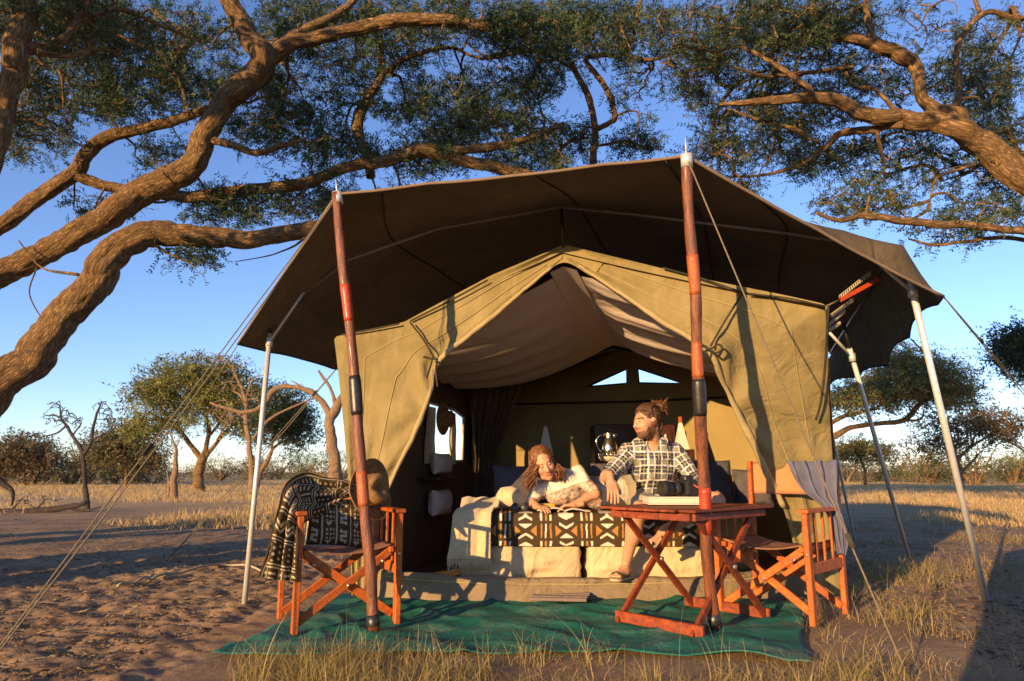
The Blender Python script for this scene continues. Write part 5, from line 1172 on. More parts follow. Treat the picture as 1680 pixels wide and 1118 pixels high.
# hair, bun, headband
S = SDF(mH - .2, mH + .2, .0042)
S.ell(Wm(0, -.020, .036), np.array((.082, .100, .090)), mM, .01); S.ell(Wm(0, -.085, -.03), np.array((.055, .035, .06)), mM, .03); S.ell(Wm(0, -.128, .098), (.046, .046, .052), mM, .010)
S.ell(Wm(0, .072, -.030), np.array((.088, .085, .082)), mM, .012, True); S.ell(Wm(0, .10, .02), (.07, .06, .05), mM, .01, True)
for sx in (-1, 1): S.ell(Wm(sx * .082, .0, -.012), (.022, .030, .036), mM, .01, True)
S.noise(.004, 60, 3); S.noise(.0035, 110, 6)
V, Q = S.net(); hm = add_col_mesh('hair', [(V, Q)], MT['hairM'], man, lambda V: np.tile((.1, .05, .02), (len(V), 1)))
mb = MB(); rsh = random.Random(8)
for k in range(110):
    th = rsh.uniform(-1.35, 1.35); dpt = rsh.uniform(0, 1); pts = []
    for t in np.linspace(0, 1, 9):
        ph = (0.35 + .25 * dpt) + (2.25 - .35 * dpt) * t; rr_ = 1.0 + .02 * math.sin(9 * t + k); wdt = math.sin(th) * (1 - .55 * t)
        cz, cy = math.sin(ph), math.cos(ph); sx_ = wdt; q = math.sqrt(max(0, 1 - sx_ * sx_))
        p = Wm(.089 * sx_ * rr_, -.020 + .107 * cy * q * rr_ , .036 + .098 * cz * q * rr_); pts.append(p)
    pts[-1] = pts[-1] * .5 + Wm(0, -.10, .085) * .5
    mb.add(*tube_vf([tuple(p) for p in pts], [.0012] + [.0042] * 7 + [.003], 4))
o = mb.build('swept_strands', MT['hairM'], man, True); o['kind'] = 'stuff'
bnd = []
for k in range(33):
    a = 2 * math.pi * k / 32; bnd.append(tuple(Wm(.083 * math.cos(a), -.018 + .1 * math.sin(a), .052 + .012 * math.sin(a))))
mesh('headband', *tube_vf(bnd, .003, 6, cap=False), M_noise('brown_band', (.12, .07, .045), (.2, .12, .08), 20, .8, .2), man, True)
rs2 = random.Random(3)
mb = MB()
for k in range(120):
    a = rs2.uniform(0, 6.28); b_ = rs2.uniform(-1, 1); st_ = Wm(0, -.128, .100) + (mM @ np.array((math.cos(a), math.sin(a), b_))) * .044
    e_ = st_ + (mM @ np.array((math.cos(a) * .6, math.sin(a) * .6 - .2, b_ + .3))) * rs2.uniform(.015, .035); mid_ = (st_ + e_) / 2 + np.array((rs2.uniform(-.01, .01), 0, rs2.uniform(-.01, .012)))
    mb.add(*tube_vf([tuple(st_), tuple(mid_), tuple(e_)], [.0030, .002, .0008], 4))
o = mb.build('loose_strands', MT['hairW'], man, True); o['kind'] = 'stuff'
# bracelet and sandals
d = (W1 - E1) / np.linalg.norm(W1 - E1); q = Vector(d).to_track_quat('Z', 'Y').to_matrix()
V, Fc = lathe_vf([(.031, -.006), (.034, 0), (.031, .006)], 20, q, Vector(W1 - d * .03)); mesh('bracelet', V, Fc, MT['leather'], man, True)
def sandal(pts, nrm, w, lab):
    pts = crom(pts, 6); nrm = np.array(Vector(nrm).normalized()); n = len(pts); rowsT = []
    T_ = np.gradient(pts, axis=0); T_ /= np.linalg.norm(T_, axis=1)[:, None]; sd = np.cross(T_, nrm); sd /= np.linalg.norm(sd, axis=1)[:, None]
    wf = w * np.interp(np.linspace(0, 1, n), [0, .08, .35, .75, .94, 1], [.45, .75, .72, 1.0, .8, .35])
    mb = MB(); a = np.stack([pts + sd * (wf * s)[:, None] for s in np.linspace(-1, 1, 9)], 1)
    V, Fc = grid_vf(a); o = mesh('sandal', V, Fc, MT['sole'], man, True); md = o.modifiers.new('t', 'SOLIDIFY'); md.thickness = .016; md.offset = 0
    for k in (.35, .75):
        i = int(k * (n - 1)); c = pts[i]; arc = [tuple(c + sd[i] * wf[i] * math.cos(t) * 1.02 + nrm * (.012 + .056 * math.sin(t)) * (1 if k < .5 else .72)) for t in np.linspace(0, math.pi, 12)]
        mesh('strap', *tube_vf(arc, .008, 6), MT['trim'], o, True)
    return o
sandal([tuple(A1 + (.035, .035, -.096)), tuple(A1 + (-.02, -.03, -.096)), tuple(F1 + (-.0, -.0, -.030)), tuple(F1 + (-.035, -.045, -.028))], (0, 0, 1), .046, '')
sn = np.array((.62, .25, .75)); 
sandal([tuple(A2 + (.025, -.02, -.055)), tuple(A2 + (-.05, -.03, -.065)), tuple(F2 + (-.005, -.012, -.036)), tuple(F2 + (-.05, -.012, -.040))], (.35, .45, .8), .046, '')

# ---- the reclining woman
wom = empty('person', (0.75, 5.7, BZ1)); tag(wom, 'person in a cream lace blouse reclining on the daybed', 'person')
wH = np.array((0.240, 5.40, .975)); wM = frame_of((0.20, -0.93, -0.30), (-0.36, -.10, 0.92))
wN = np.array((.325, 5.54, .850)); wC = np.array((.39, 5.58, .775)); SR = np.array((.525, 5.56, .895)); SL = np.array((.205, 5.53, .765)); wB = np.array((.72, 5.72, .735)); wP = np.array((1.0, 5.84, .735))
ER = np.array((.640, 5.40, .735)); WR = np.array((.475, 5.31, .660)); EL = np.array((.15, 5.45, .67)); WLf = np.array((.19, 5.29, .645))
S = SDF((.0, 5.18, .55), (1.62, 6.2, 1.1), .0066)
Ww = head_prims(S, wH, wM, 1.06, True)
S.cap(Ww(0, -.02, -.06), wN, .042, .048, .04); S.ell(wC, (.14, .10, .12), None, .06); S.cap(SL, SR, .048, .048, .06); S.cap(wC, wB, .105, .10, .08); S.cap(wB, wP, .10, .125, .08)
S.cap(SR, ER, .047, .038, .04); S.cap(ER, WR, .037, .026, .03); S.cap(SL, EL, .046, .038, .04); S.cap(EL, WLf, .036, .026, .03)
S.cap(wP, (1.38, 5.93, .71), .10, .065, .06); S.cap((1.38, 5.93, .71), (1.12, 6.04, .665), .06, .04, .03); S.cap(wP + (0, .05, -.03), (1.42, 6.0, .67), .10, .065, .06)
parts = [S.net(), hand(WR, (-.9, -.15, -.12), (.1, -.9, .1), (0, 0, 1), .45, -1, .9), hand(WLf, (.45, -.85, -.05), (.85, .45, 0), (0, 0, 1), .4, 1, .9)]
def wom_cols(V):
    q = (V - wH) @ wM / 1.06; x, y, z = q.T; C = np.tile(SK * 1.08, (len(V), 1)); near = np.linalg.norm(q, axis=1) < .15
    C[near & (np.abs(z + .0635) < .0095) & (np.abs(x) < .021) & (y > .07)] = np.array((.50, .15, .11)); C[near & (np.abs(np.abs(x) - .030) < .012) & (np.abs(z - .0) < .004) & (y > .08)] = np.array((.14, .09, .06))
    C[near & (np.abs(np.abs(x) - .031) < .019) & (np.abs(z - .024) < .004) & (y > .06)] = np.array((.2, .09, .035)); ck = near & (np.hypot(np.abs(x) - .038, z + .03) < .02) & (y > .04); C[ck] = np.array((.56, .24, .15)); return C
add_col_mesh('body', parts, MT['skin'], wom, wom_cols)
S = SDF((.02, 5.22, .57), (1.1, 6.05, 1.0), .0070)
S.ell(wC, (.157, .118, .135), None, .05); S.cap(SL, SR, .058, .058, .05); S.cap(wC, wB, .120, .115, .08); S.cap(wB, wB * .4 + wP * .6, .115, .125, .08); S.cap(SR, SR * .12 + ER * .88, .058, .050, .03); S.cap(SL, EL, .056, .048, .03)
S.ell(wC + (-.03, -.09, .02), (.06, .05, .055), None, .04); S.ell(wC + (.08, -.08, .045), (.06, .05, .055), None, .04); S.noise(.006, 15, 4); S.noise(.0045, 31, 8)
S.ell(wN + (-.02, -.03, .035), (.075, .09, .06), None, .015, True)
V, Q = S.net()
def blouse(V):
    C = np.tile(np.array((.82, .74, .58)), (len(V), 1)); lace = (V[:, 2] < .775 + .35 * (V[:, 0] - .42)) & (V[:, 0] < .72)
    n = vnoise(V[:, 0] * 55, V[:, 2] * 55, 2) + .6 * vnoise(V[:, 0] * 110, V[:, 2] * 110, 5); C[lace & (n > .22)] = np.array((.46, .27, .20)); C[lace & (n <= .22)] = np.array((.66, .53, .41))
    ln = np.abs(V[:, 2] - (.775 + .35 * (V[:, 0] - .42))) < .005; C[ln & (V[:, 0] < .72)] = np.array((.42, .27, .17)); return C
add_col_mesh('blouse', [(V, Q)], MT['clothcol'], wom, blouse)
S = SDF((.7, 5.55, .55), (1.7, 6.25, .95), .009); S.cap(wB * .3 + wP * .7, wP, .125, .14, .05); S.cap(wP, (1.38, 5.93, .71), .12, .085, .06); S.cap((1.38, 5.93, .71), (1.12, 6.04, .67), .08, .06, .03); S.cap(wP + (0, .05, -.03), (1.42, 6.0, .67), .12, .085, .06); S.noise(.008, 12, 3)
V, Q = S.net(); add_col_mesh('trousers', [(V, Q)], MT['khaki'], wom, lambda V: np.tile((.4, .3, .2), (len(V), 1)))
# hair: cap plus wavy locks
S = SDF(wH - .2, wH + .2, .0042)
S.ell(Ww(0, -.020, .034), np.array((.090, .108, .098)), wM, .01); S.ell(Ww(0, -.05, -.06), (.085, .058, .09), wM, .03)
S.ell(Ww(0, .078, -.020), (.073, .088, .108), wM, .012, True); S.noise(.004, 60, 3); S.noise(.0035, 110, 6)
V, Q = S.net(); add_col_mesh('hair', [(V, Q)], MT['hairW'], wom, lambda V: np.tile((.2, .1, .04), (len(V), 1)))
rs3 = random.Random(12)
for side, cnt, ends in ((-1, 140, ((.11, .19), (-.10, .02), (.735, .85))), (1, 75, ((.36, .42), (-.04, .06), (.80, .90)))):
    mb = MB()
    for k in range(cnt):
        st_ = Ww(side * rs3.uniform(.070, .088), rs3.uniform(-.06, .028), rs3.uniform(-.03, .065)); out = np.array((rs3.uniform(*ends[0]), wH[1] + rs3.uniform(*ends[1]) - .0, rs3.uniform(*ends[2]) + .02))
        if side < 0: out[0] -= .02
        pts = []; ph = rs3.uniform(0, 6.28); am = rs3.uniform(.010, .018); fr = rs3.uniform(1.4, 2.4)
        for t in np.linspace(0, 1, 18):
            p = st_ * (1 - t) + out * t; p = p + np.array((side * .035 * math.sin(math.pi * t), -.015 * math.sin(math.pi * t), .02 * math.sin(math.pi * t)))
            p = p + np.array((am * math.sin(ph + t * fr * 6.28), am * .8 * math.cos(ph + t * fr * 6.28), 0)) * min(1, t * 2.5); pts.append(tuple(p))
        r = rs3.uniform(.0035, .0065); mb.add(*tube_vf(pts, [r * min(1, .5 + 2 * t) * (1 - .8 * max(0, t - .5) * 2) + .001 for t in np.linspace(0, 1, 18)], 6))
    o = mb.build('hair_locks', MT['hairW'], wom, True); o['kind'] = 'stuff'
# ---------------------------------------------------------------- trees
def mesh_np(name, V, Q, mat, parent=None, smooth=False, kind=None, col=None):
    V = np.asarray(V, np.float32); Q = np.asarray(Q, np.int32); k = Q.shape[1]
    if parent is not None:
        off = np.zeros(3); p = parent
        while p is not None: off += np.array(p.location); p = p.parent
        V = V - off.astype(np.float32)
    me = bpy.data.meshes.new(name); me.vertices.add(len(V)); me.vertices.foreach_set('co', V.ravel())
    me.loops.add(Q.size); me.loops.foreach_set('vertex_index', Q.ravel())
    me.polygons.add(len(Q)); me.polygons.foreach_set('loop_start', np.arange(0, Q.size, k, dtype=np.int32)); me.polygons.foreach_set('loop_total', np.full(len(Q), k, np.int32))
    me.update(calc_edges=True)
    o = link_mesh(name, me, mat, parent, smooth)
    if kind: o['kind'] = kind
    if col is not None: paint(o, col)
    return o
def M_bark(name, c1, c2, c3, scale=1.0):
    m, nt, b = mat_base(name); L = nt.links.new
    tc = nd(nt, 'ShaderNodeTexCoord')
    n0 = nd(nt, 'ShaderNodeTexNoise', Scale=2.0 * scale, Detail=3.0); L(tc.outputs['Object'], n0.inputs['Vector'])
    at = nd(nt, 'ShaderNodeAttribute'); at.attribute_name = 'barkuv'
    mp = nd(nt, 'ShaderNodeMapping'); mp.inputs['Scale'].default_value = (5.5, 5.5, 4.2); L(at.outputs['Vector'], mp.inputs['Vector'])
    n1 = nd(nt, 'ShaderNodeTexNoise', Scale=1.5, Detail=9.0, Roughness=0.68, Distortion=1.4); L(mp.outputs[0], n1.inputs['Vector'])
    vr = nd(nt, 'ShaderNodeTexVoronoi', Scale=1.7); vr.feature = 'DISTANCE_TO_EDGE'
    nm = nd(nt, 'ShaderNodeMix'); nm.data_type = 'RGBA'; nm.blend_type = 'ADD'; nm.inputs[0].default_value = 1.0; L(mp.outputs[0], nm.inputs[6]); L(n1.outputs['Color'], nm.inputs[7]); L(nm.outputs[2], vr.inputs['Vector'])
    cr = ramp(nt, vr.outputs['Distance'], [(0.0, (0, 0, 0)), (0.22, (1, 1, 1))])
    hm_ = nd(nt, 'ShaderNodeMix'); hm_.data_type = 'RGBA'; hm_.blend_type = 'MULTIPLY'; hm_.inputs[0].default_value = 0.4; L(n1.outputs['Fac'], hm_.inputs[6]); L(cr.outputs[0], hm_.inputs[7])
    r = ramp(nt, hm_.outputs[2], [(0.18, c1), (0.44, c2), (0.66, c3)])
    mx = nd(nt, 'ShaderNodeMix'); mx.data_type = 'RGBA'; mx.blend_type = 'MULTIPLY'; mx.inputs[0].default_value = 0.5
    r2 = ramp(nt, n0.outputs['Fac'], [(0.3, (0.55, 0.55, 0.55)), (0.65, (1, 1, 1))]); L(r.outputs[0], mx.inputs[6]); L(r2.outputs[0], mx.inputs[7])
    L(mx.outputs[2], b.inputs['Base Color']); b.inputs['Roughness'].default_value = 0.95; b.inputs['Specular IOR Level'].default_value = 0.1
    bp = nd(nt, 'ShaderNodeBump', Strength=1.0, Distance=0.05); L(hm_.outputs[2], bp.inputs['Height']); L(bp.outputs[0], b.inputs['Normal'])
    return m
MT['bark'] = M_bark('furrowed_bark', (0.060, 0.036, 0.019), (0.28, 0.168, 0.078), (0.46, 0.295, 0.145))
MT['deadwood'] = M_bark('bleached_deadwood', (0.15, 0.095, 0.055), (0.34, 0.225, 0.135), (0.46, 0.32, 0.20))
MT['greywood'] = M_bark('grey_deadwood', (0.05, 0.04, 0.035), (0.10, 0.08, 0.07), (0.17, 0.135, 0.11))
def M_leaf(name, rough=0.55, transl=0.35):
    m, nt, b = mat_base(name); L = nt.links.new
    a = nd(nt, 'ShaderNodeAttribute'); a.attribute_name = 'col'
    L(a.outputs['Color'], b.inputs['Base Color']); b.inputs['Roughness'].default_value = rough; b.inputs['Specular IOR Level'].default_value = 0.25
    tr = nd(nt, 'ShaderNodeBsdfTranslucent'); L(a.outputs['Color'], tr.inputs['Color'])
    mx = nd(nt, 'ShaderNodeMixShader'); mx.inputs[0].default_value = transl
    L(b.outputs[0], mx.inputs[1]); L(tr.outputs[0], mx.inputs[2]); L(mx.outputs[0], nt.nodes['Material Output'].inputs['Surface'])
    return m
MT['leaf'] = M_leaf('acacia_leaf', .6, .25); MT['drygrass'] = M_leaf('dry_grass_blade', .7, .25)
def bark_tube(path, rad, sides=14, amp=0.10, seed=0):
    """displaced limb with its own along/around coordinates for the bark"""
    path = np.asarray(path, float); rad = np.asarray(rad, float)
    V, Fc = tube_vf(path, rad, sides); V = np.array(V); n = len(path)
    s = np.concatenate([[0], np.cumsum(np.linalg.norm(np.diff(path, axis=0), axis=1))])
    ang = np.tile(np.linspace(0, 2 * math.pi, sides, endpoint=False), n); S = np.repeat(s, sides); Rr = np.repeat(rad, sides); C = np.repeat(path, sides, axis=0)
    ca, sa = np.cos(ang), np.sin(ang)
    tw = S * 0.5
    ca2, sa2 = np.cos(ang + tw), np.sin(ang + tw)
    d = amp * (vnoise(ca2 * 1.6 + seed, sa2 * 1.6, S * 1.1 / (0.1 + 4 * Rr.mean())) + 0.7 * np.abs(vnoise(ca2 * 3.6 + seed, sa2 * 3.6, S * 1.3)) - .3 + 0.55 * (np.abs(vnoise(ca2 * 6 + seed, sa2 * 6, S * 4)) * 2 - .8) + .5 * vnoise(ca2 * 12 + seed, sa2 * 12, S * 9))
    V = C + (V - C) * (1 + d)[:, None]
    uv = np.stack([ca2 * Rr * 3 + seed * 3.1, sa2 * Rr * 3, S], -1)
    return V, Fc, uv
class Wood:
    def __init__(s): s.V = []; s.F = []; s.U = []; s.n = 0
    def add(s, V, Fc, uv):
        s.V.append(V); s.U.append(uv); s.F += [tuple(i + s.n for i in f) for f in Fc]; s.n += len(V)
    def build(s, name, mat, parent):
        if not s.V: return None
        V = np.vstack(s.V); U = np.vstack(s.U)
        o = mesh(name, V, s.F, mat, parent, True)
        at = o.data.attributes.new('barkuv', 'FLOAT_VECTOR', 'POINT'); at.data.foreach_set('vector', U.ravel()); return o
def limb_path(pts, n=10, wob=0.0, seed=0):
    """pts: (px, py, Y, width_px) -> world path, radii"""
    A = crom(pts, n); path = np.array([tuple(P(a[0], a[1], a[2])) for a in A]); rad = np.maximum(A[:, 3], .5) * A[:, 2] / F_PX / 2 * 0.60
    if wob:
        s = np.linspace(0, len(pts), len(path)); w = wob * rad
        path = path + np.stack([w * vnoise(s * 2, 0 * s, 0, seed), w * vnoise(s * 2, 0 * s + 9, 0, seed), w * vnoise(s * 2, 0 * s + 5, 0, seed)], -1)
    return path, rad
def leaf_quads(C, rng, per, spread, size, flat=0.6, w=0.6):
    """small bent leaf blades scattered round cluster centres C -> V, Q"""
    n = len(C) * per; cen = np.repeat(C, per, axis=0)
    off = rng.normal(0, 1, (n, 3)); off /= np.linalg.norm(off, axis=1)[:, None] + 1e-9; off *= (rng.uniform(0, 1, (n, 1)) ** 0.5) * spread; off[:, 2] *= flat
    c = cen + off
    d = rng.normal(0, 1, (n, 3)); d[:, 2] *= 0.6; d += off / spread * 0.8; d /= np.linalg.norm(d, axis=1)[:, None]
    e = rng.normal(0, 1, (n, 3)); e -= d * (e * d).sum(1)[:, None]; e /= np.linalg.norm(e, axis=1)[:, None]
    L_ = (size * rng.uniform(0.6, 1.35, (n, 1))); Wd = L_ * w
    V = np.stack([c - d * L_ * .5, c + e * Wd * .5 + d * L_ * .05, c + d * L_ * .5, c - e * Wd * .5 + d * L_ * .05], 1).reshape(-1, 3)
    return V, np.arange(n * 4).reshape(n, 4), n
def spray_quads(C, rng, sprays, nleaf, Ls, leaf):
    """feathery leaf sprays: a thin stalk with paired leaflets along it"""
    n = len(C) * sprays; c = np.repeat(C, sprays, axis=0) + rng.normal(0, Ls * .25, (n, 3))
    d = rng.normal(0, 1, (n, 3)); d[:, 2] = d[:, 2] * .6 - .12; d /= np.linalg.norm(d, axis=1)[:, None]
    e = rng.normal(0, 1, (n, 3)); e[:, 2] *= .5; e -= d * (e * d).sum(1)[:, None]; e /= np.linalg.norm(e, axis=1)[:, None]
    L_ = Ls * rng.uniform(.5, 1.3, (n, 1)); Vs = []
    Vs.append(np.stack([c - e * .003, c + e * .003, c + d * L_ + e * .002, c + d * L_ - e * .002], 1))
    nrm = np.cross(d, e)
    for k in range(nleaf):
        t = (k // 2 + 1) / (nleaf / 2); s = 1 if k % 2 else -1; p = c + d * L_ * t
        dir_ = e * s * .8 + d * .55 + rng.normal(0, .25, (n, 3)); dir_ /= np.linalg.norm(dir_, axis=1)[:, None]
        w_ = np.cross(dir_, nrm) + rng.normal(0, .35, (n, 3)); w_ /= np.linalg.norm(w_, axis=1)[:, None]
        l = leaf * rng.uniform(.65, 1.3, (n, 1)); Vs.append(np.stack([p, p + dir_ * l * .5 + w_ * l * .21, p + dir_ * l, p + dir_ * l * .5 - w_ * l * .21], 1))
    V = np.stack(Vs, 1).reshape(-1, 3); q = n * (nleaf + 1); return V, np.arange(q * 4).reshape(q, 4), q
def leaf_cols(n, rng, c1, c2, per=1, groups=None):
    t = np.clip(rng.normal(.45, .25, (n, 1)), 0, 1)
    return np.repeat(np.array(c1) * (1 - t) + np.array(c2) * t, 4, axis=0)
def grow(limbs, pts, rng, r0=0.012, arch=0.12, maxlen=3.0):
    """join scattered tips to the nearest branch, tip by tip, so twigs fork like a real crown"""
    nodes = np.vstack([p for p, r in limbs]); nr = np.concatenate([r for p, r in limbs])
    pts = np.asarray(pts); d0 = np.array([np.min(np.linalg.norm(nodes[::2] - p, axis=1)) for p in pts]); order = np.argsort(d0)
    wood = Wood(); ends = []; segs = []
    N = list(nodes); Rn = list(nr); arrN = np.array(N)
    buf = []; 
    for k in order:
        p = pts[k]
        dd = np.linalg.norm(arrN - p, axis=1)
        if buf:
            bb = np.array(buf); d2 = np.linalg.norm(bb - p, axis=1)
            if d2.min() < dd.min(): q = bb[d2.argmin()]
            else: q = arrN[dd.argmin()]
        else: q = arrN[dd.argmin()]
        L_ = np.linalg.norm(p - q)
        if L_ > maxlen or L_ < 0.03: continue
        m = 5; t = np.linspace(0, 1, m + 1)[:, None]
        side = rng.normal(0, 1, 3); side[2] = abs(side[2]) * .6
        path = q * (1 - t) + p * t + side * arch * L_ * np.sin(math.pi * t) + rng.normal(0, .035 * L_, (m + 1, 3)) * (t > 0) * (t < 1)
        rr = r0 * (0.35 + 0.9 * min(1.6, L_)); rad = np.linspace(rr, 0.30 * r0, m + 1)
        segs.append((path, rad)); buf += [path[2], path[3], path[4], path[5]]
        if len(buf) > 400: arrN = np.vstack([arrN, np.array(buf)]); buf = []
    for i, (path, rad) in enumerate(segs):
        V, Fc = tube_vf(path, rad, 4, cap=False); V = np.array(V)
        wood.add(V, Fc, V * 1.0)
    return wood, segs
def blob_points(blobs, rng, dens=1.0):
    out = []
    for b in blobs:
        px, py, rx, ry, Y0, Y1, n = b
        for _ in range(int(n * dens)):
            a = rng.uniform(0, 2 * math.pi); r = rng.uniform(0, 1) ** .5
            Y = rng.uniform(Y0, Y1); out.append(tuple(P(px + rx * r * math.cos(a), py + ry * r * math.sin(a), Y)))
    return np.array(out)
def build_tree(name, label, limbs_px, blobs, seed, leaf=0.075, per=16, spread=0.16, c1=(0.022, 0.048, 0.032), c2=(0.11, 0.150, 0.055), bark='bark', twig_r=0.020, dens=1.0, sides=16, n=9, amp=.155, extra_pts=None, cat='tree', group=None, along=2, bare=0.0, base=None, maxlen=3.0, spray=None, sub=0, subr=.036):
    rng = np.random.RandomState(seed)
    limbs = [limb_path(l, n, 0.35, seed + i) for i, l in enumerate(limbs_px)]
    b0 = base if base is not None else limbs[0][0][0]
    e = empty(name, (float(b0[0]), float(b0[1]), 0)); tag(e, label, cat, group)
    for i, (p, r) in enumerate(limbs):
        w = Wood(); sd = sides if r.max() * F_PX / p[:, 1].mean() > 12 else 8
        w.add(*bark_tube(p, r, sd, amp, seed * 3 + i)); w.build('trunk' if i == 0 else 'limb', MT[bark], e)
    pts = blob_points(blobs, rng, dens)
    if extra_pts is not None: pts = np.vstack([pts, extra_pts]) if len(pts) else extra_pts
    if sub:
        allp = np.vstack([p for p, r in limbs]); cand = pts[rng.choice(len(pts), sub, replace=False)]; ws = Wood()
        for i, tgt in enumerate(cand):
            dd = np.linalg.norm(allp - tgt, axis=1); k0 = rng.choice(np.argsort(dd)[:25]); a0 = allp[k0]; L_ = np.linalg.norm(tgt - a0)
            if L_ < .4 or L_ > 5: continue
            m_ = 14; t = np.linspace(0, 1, m_)[:, None]; s_ = (t[:, 0] * L_ * 2.2); w_ = .20 * min(L_, 1.6) * np.sin(math.pi * np.minimum(1, t * 1.3))
            wig = np.stack([vnoise(s_ + 3.1 * i, 0 * s_, 1), vnoise(s_ + 3.1 * i, 0 * s_ + 7, 2), vnoise(s_ + 3.1 * i, 0 * s_ + 3, 5) + .4], -1)
            pth = a0 * (1 - t) + tgt * t + wig * w_; rr_ = subr * (.5 + .35 * min(L_, 2.4)); rad_ = np.linspace(rr_, rr_ * .3, m_)
            ws.add(*bark_tube(pth, rad_, 7, .12, seed + 50 + i)); limbs.append((pth, rad_)); allp = np.vstack([allp, pth[4:]])
        o = ws.build('branches', MT[bark], e); o['kind'] = 'stuff'
    if len(pts):
        wood, segs = grow(limbs, pts, rng, twig_r, maxlen=maxlen)
        o = wood.build('twigs', MT[bark], e)
        if o: o['kind'] = 'stuff'
        if per:
            C = []
            for path, rad in segs:
                if rng.uniform() < bare: continue
                C.append(path[-1])
                for k in range(along): C.append(path[rng.randint(2, 6)] + rng.normal(0, spread * .35, 3))
            C = np.array(C)
            if spray: V, Q, nq = spray_quads(C, rng, *spray); per = nq // len(C)
            else: V, Q, nq = leaf_quads(C, rng, per, spread, leaf)
            tone = np.clip(np.repeat(rng.normal(0.42, .22, len(C)), per) + rng.normal(0, .12, nq), 0, 1)[:, None]
            col = np.repeat(np.array(c1) * (1 - tone) + np.array(c2) * tone, 4, axis=0)
            mesh_np('crown', V, Q, MT['leaf'], e, False, 'stuff', col)
    return e, limbs

# the big tree whose limbs come in from the left, behind the tent
YL = 9.0
left_limbs = [
 [(-260, 900, 9.0, 120), (-140, 780, 9.0, 115), (-20, 650, 9.0, 100), (60, 585, 9.0, 96), (125, 505, 9.0, 90), (175, 432, 9.0, 86), (228, 388, 9.05, 76), (290, 380, 9.15, 64), (350, 392, 9.25, 56), (430, 390, 9.35, 50), (540, 374, 9.5, 46), (640, 350, 9.7, 40), (760, 330, 9.9, 30)],
 [(-170, 560, 9.6, 90), (-90, 510, 9.6, 82), (0, 452, 9.6, 72), (70, 420, 9.6, 66), (150, 372, 9.6, 70), (235, 318, 9.55, 76), (310, 272, 9.5, 72), (335, 215, 9.45, 62), (378, 160, 9.4, 64), (430, 105, 9.35, 74), (405, 55, 9.3, 62), (375, 5, 9.2, 54), (355, -60, 9.2, 44)],
 [(425, 100, 9.35, 50), (470, 74, 9.4, 46), (525, 62, 9.45, 40), (590, 48, 9.5, 40), (650, 33, 9.5, 40), (740, 34, 9.5, 36), (810, 44, 9.5, 24)],
 [(-150, 470, 10.3, 46), (-20, 385, 10.3, 44), (60, 330, 10.3, 46), (120, 284, 10.3, 46), (165, 232, 10.2, 38), (215, 212, 10.1, 32), (290, 196, 9.9, 30), (345, 178, 9.6, 24)],
 [(120, 285, 10.3, 34), (150, 300, 10.4, 32), (205, 312, 10.5, 30), (300, 322, 10.5, 34), (400, 314, 10.4, 36), (500, 297, 10.3, 34), (560, 278, 10.2, 32), (640, 262, 10.2, 34), (700, 250, 10.2, 42), (760, 262, 10.3, 36), (830, 280, 10.4, 32), (900, 296, 10.5, 24)],
 [(350, 232, 9.5, 26), (385, 240, 9.3, 24), (420, 252, 9.2, 20), (460, 240, 9.1, 18), (500, 228, 9.0, 13)],
 [(700, 250, 10.2, 26), (760, 248, 10.2, 28), (830, 238, 10.3, 26), (880, 222, 10.4, 20), (925, 202, 10.5, 14)],
 [(430, 90, 9.35, 40), (480, 60, 9.6, 34), (560, 20, 9.9, 26), (600, -30, 10.1, 22)],
 [(610, 292, 10.6, 28), (600, 250, 10.6, 30), (588, 200, 10.6, 34), (602, 160, 10.7, 30), (625, 120, 10.8, 24), (622, 60, 10.9, 22), (606, 0, 11, 18)],
 [(625, 125, 10.8, 20), (660, 100, 10.8, 16), (700, 84, 10.9, 14), (740, 78, 11, 11), (790, 96, 11, 9), (870, 84, 11.1, 8)],
 [(310, 190, 9.6, 8), (300, 150, 9.7, 10), (285, 118, 9.8, 8), (276, 95, 9.8, 6)],
 [(130, 450, 9.2, 10), (70, 440, 9.3, 6), (30, 395, 9.3, 4)], [(60, 440, 9.4, 5), (48, 480, 9.4, 4), (66, 520, 9.4, 3.5), (82, 540, 9.4, 2.5)],
 [(250, 400, 9.15, 10), (280, 418, 9.15, 7), (320, 436, 9.15, 4)], [(505, 385, 9.4, 10), (480, 405, 9.3, 6), (440, 420, 9.3, 4), (385, 430, 9.3, 2.5)],
]
lb_blobs = [(90, 40, 130, 60, 9, 12, 70), (230, 60, 130, 60, 9, 12, 70), (120, 140, 110, 55, 9.5, 12, 65), (240, 150, 110, 55, 9.5, 12, 65), (60, 225, 65, 45, 9.5, 12, 26), (330, 110, 70, 60, 9.5, 12, 30),
 (420, 170, 80, 60, 9.5, 12, 40), (500, 130, 90, 60, 9.5, 12, 46), (265, 255, 50, 25, 9.5, 11, 14), (540, 50, 120, 50, 9.5, 12, 46), (490, 215, 110, 40, 9.5, 12, 48), (440, 330, 140, 30, 9.8, 12, 56), (360, 350, 60, 20, 9.8, 11, 14),
 (320, 415, 50, 16, 9.0, 9.5, 9), (470, 30, 100, 40, 10, 12, 40), (560, 260, 70, 40, 10, 12, 30), (600, 340, 90, 26, 10, 12, 30), (100, 20, 100, 30, 9, 11, 40), (655, 130, 90, 60, 10, 12.5, 46), (725, 190, 90, 55, 10, 12.5, 60), (800, 150, 80, 45, 10, 12.5, 34),
 (820, 215, 90, 40, 10, 12.5, 55), (700, 260, 80, 30, 10, 12, 30), (760, 30, 120, 40, 9.3, 11, 50), (860, 50, 80, 45, 9.3, 11, 40), (900, 60, 80, 50, 10, 12, 40), (650, 40, 100, 35, 10, 12, 36), (860, 265, 70, 25, 10.3, 12, 24), (180, 340, 70, 20, 10, 11, 10)]
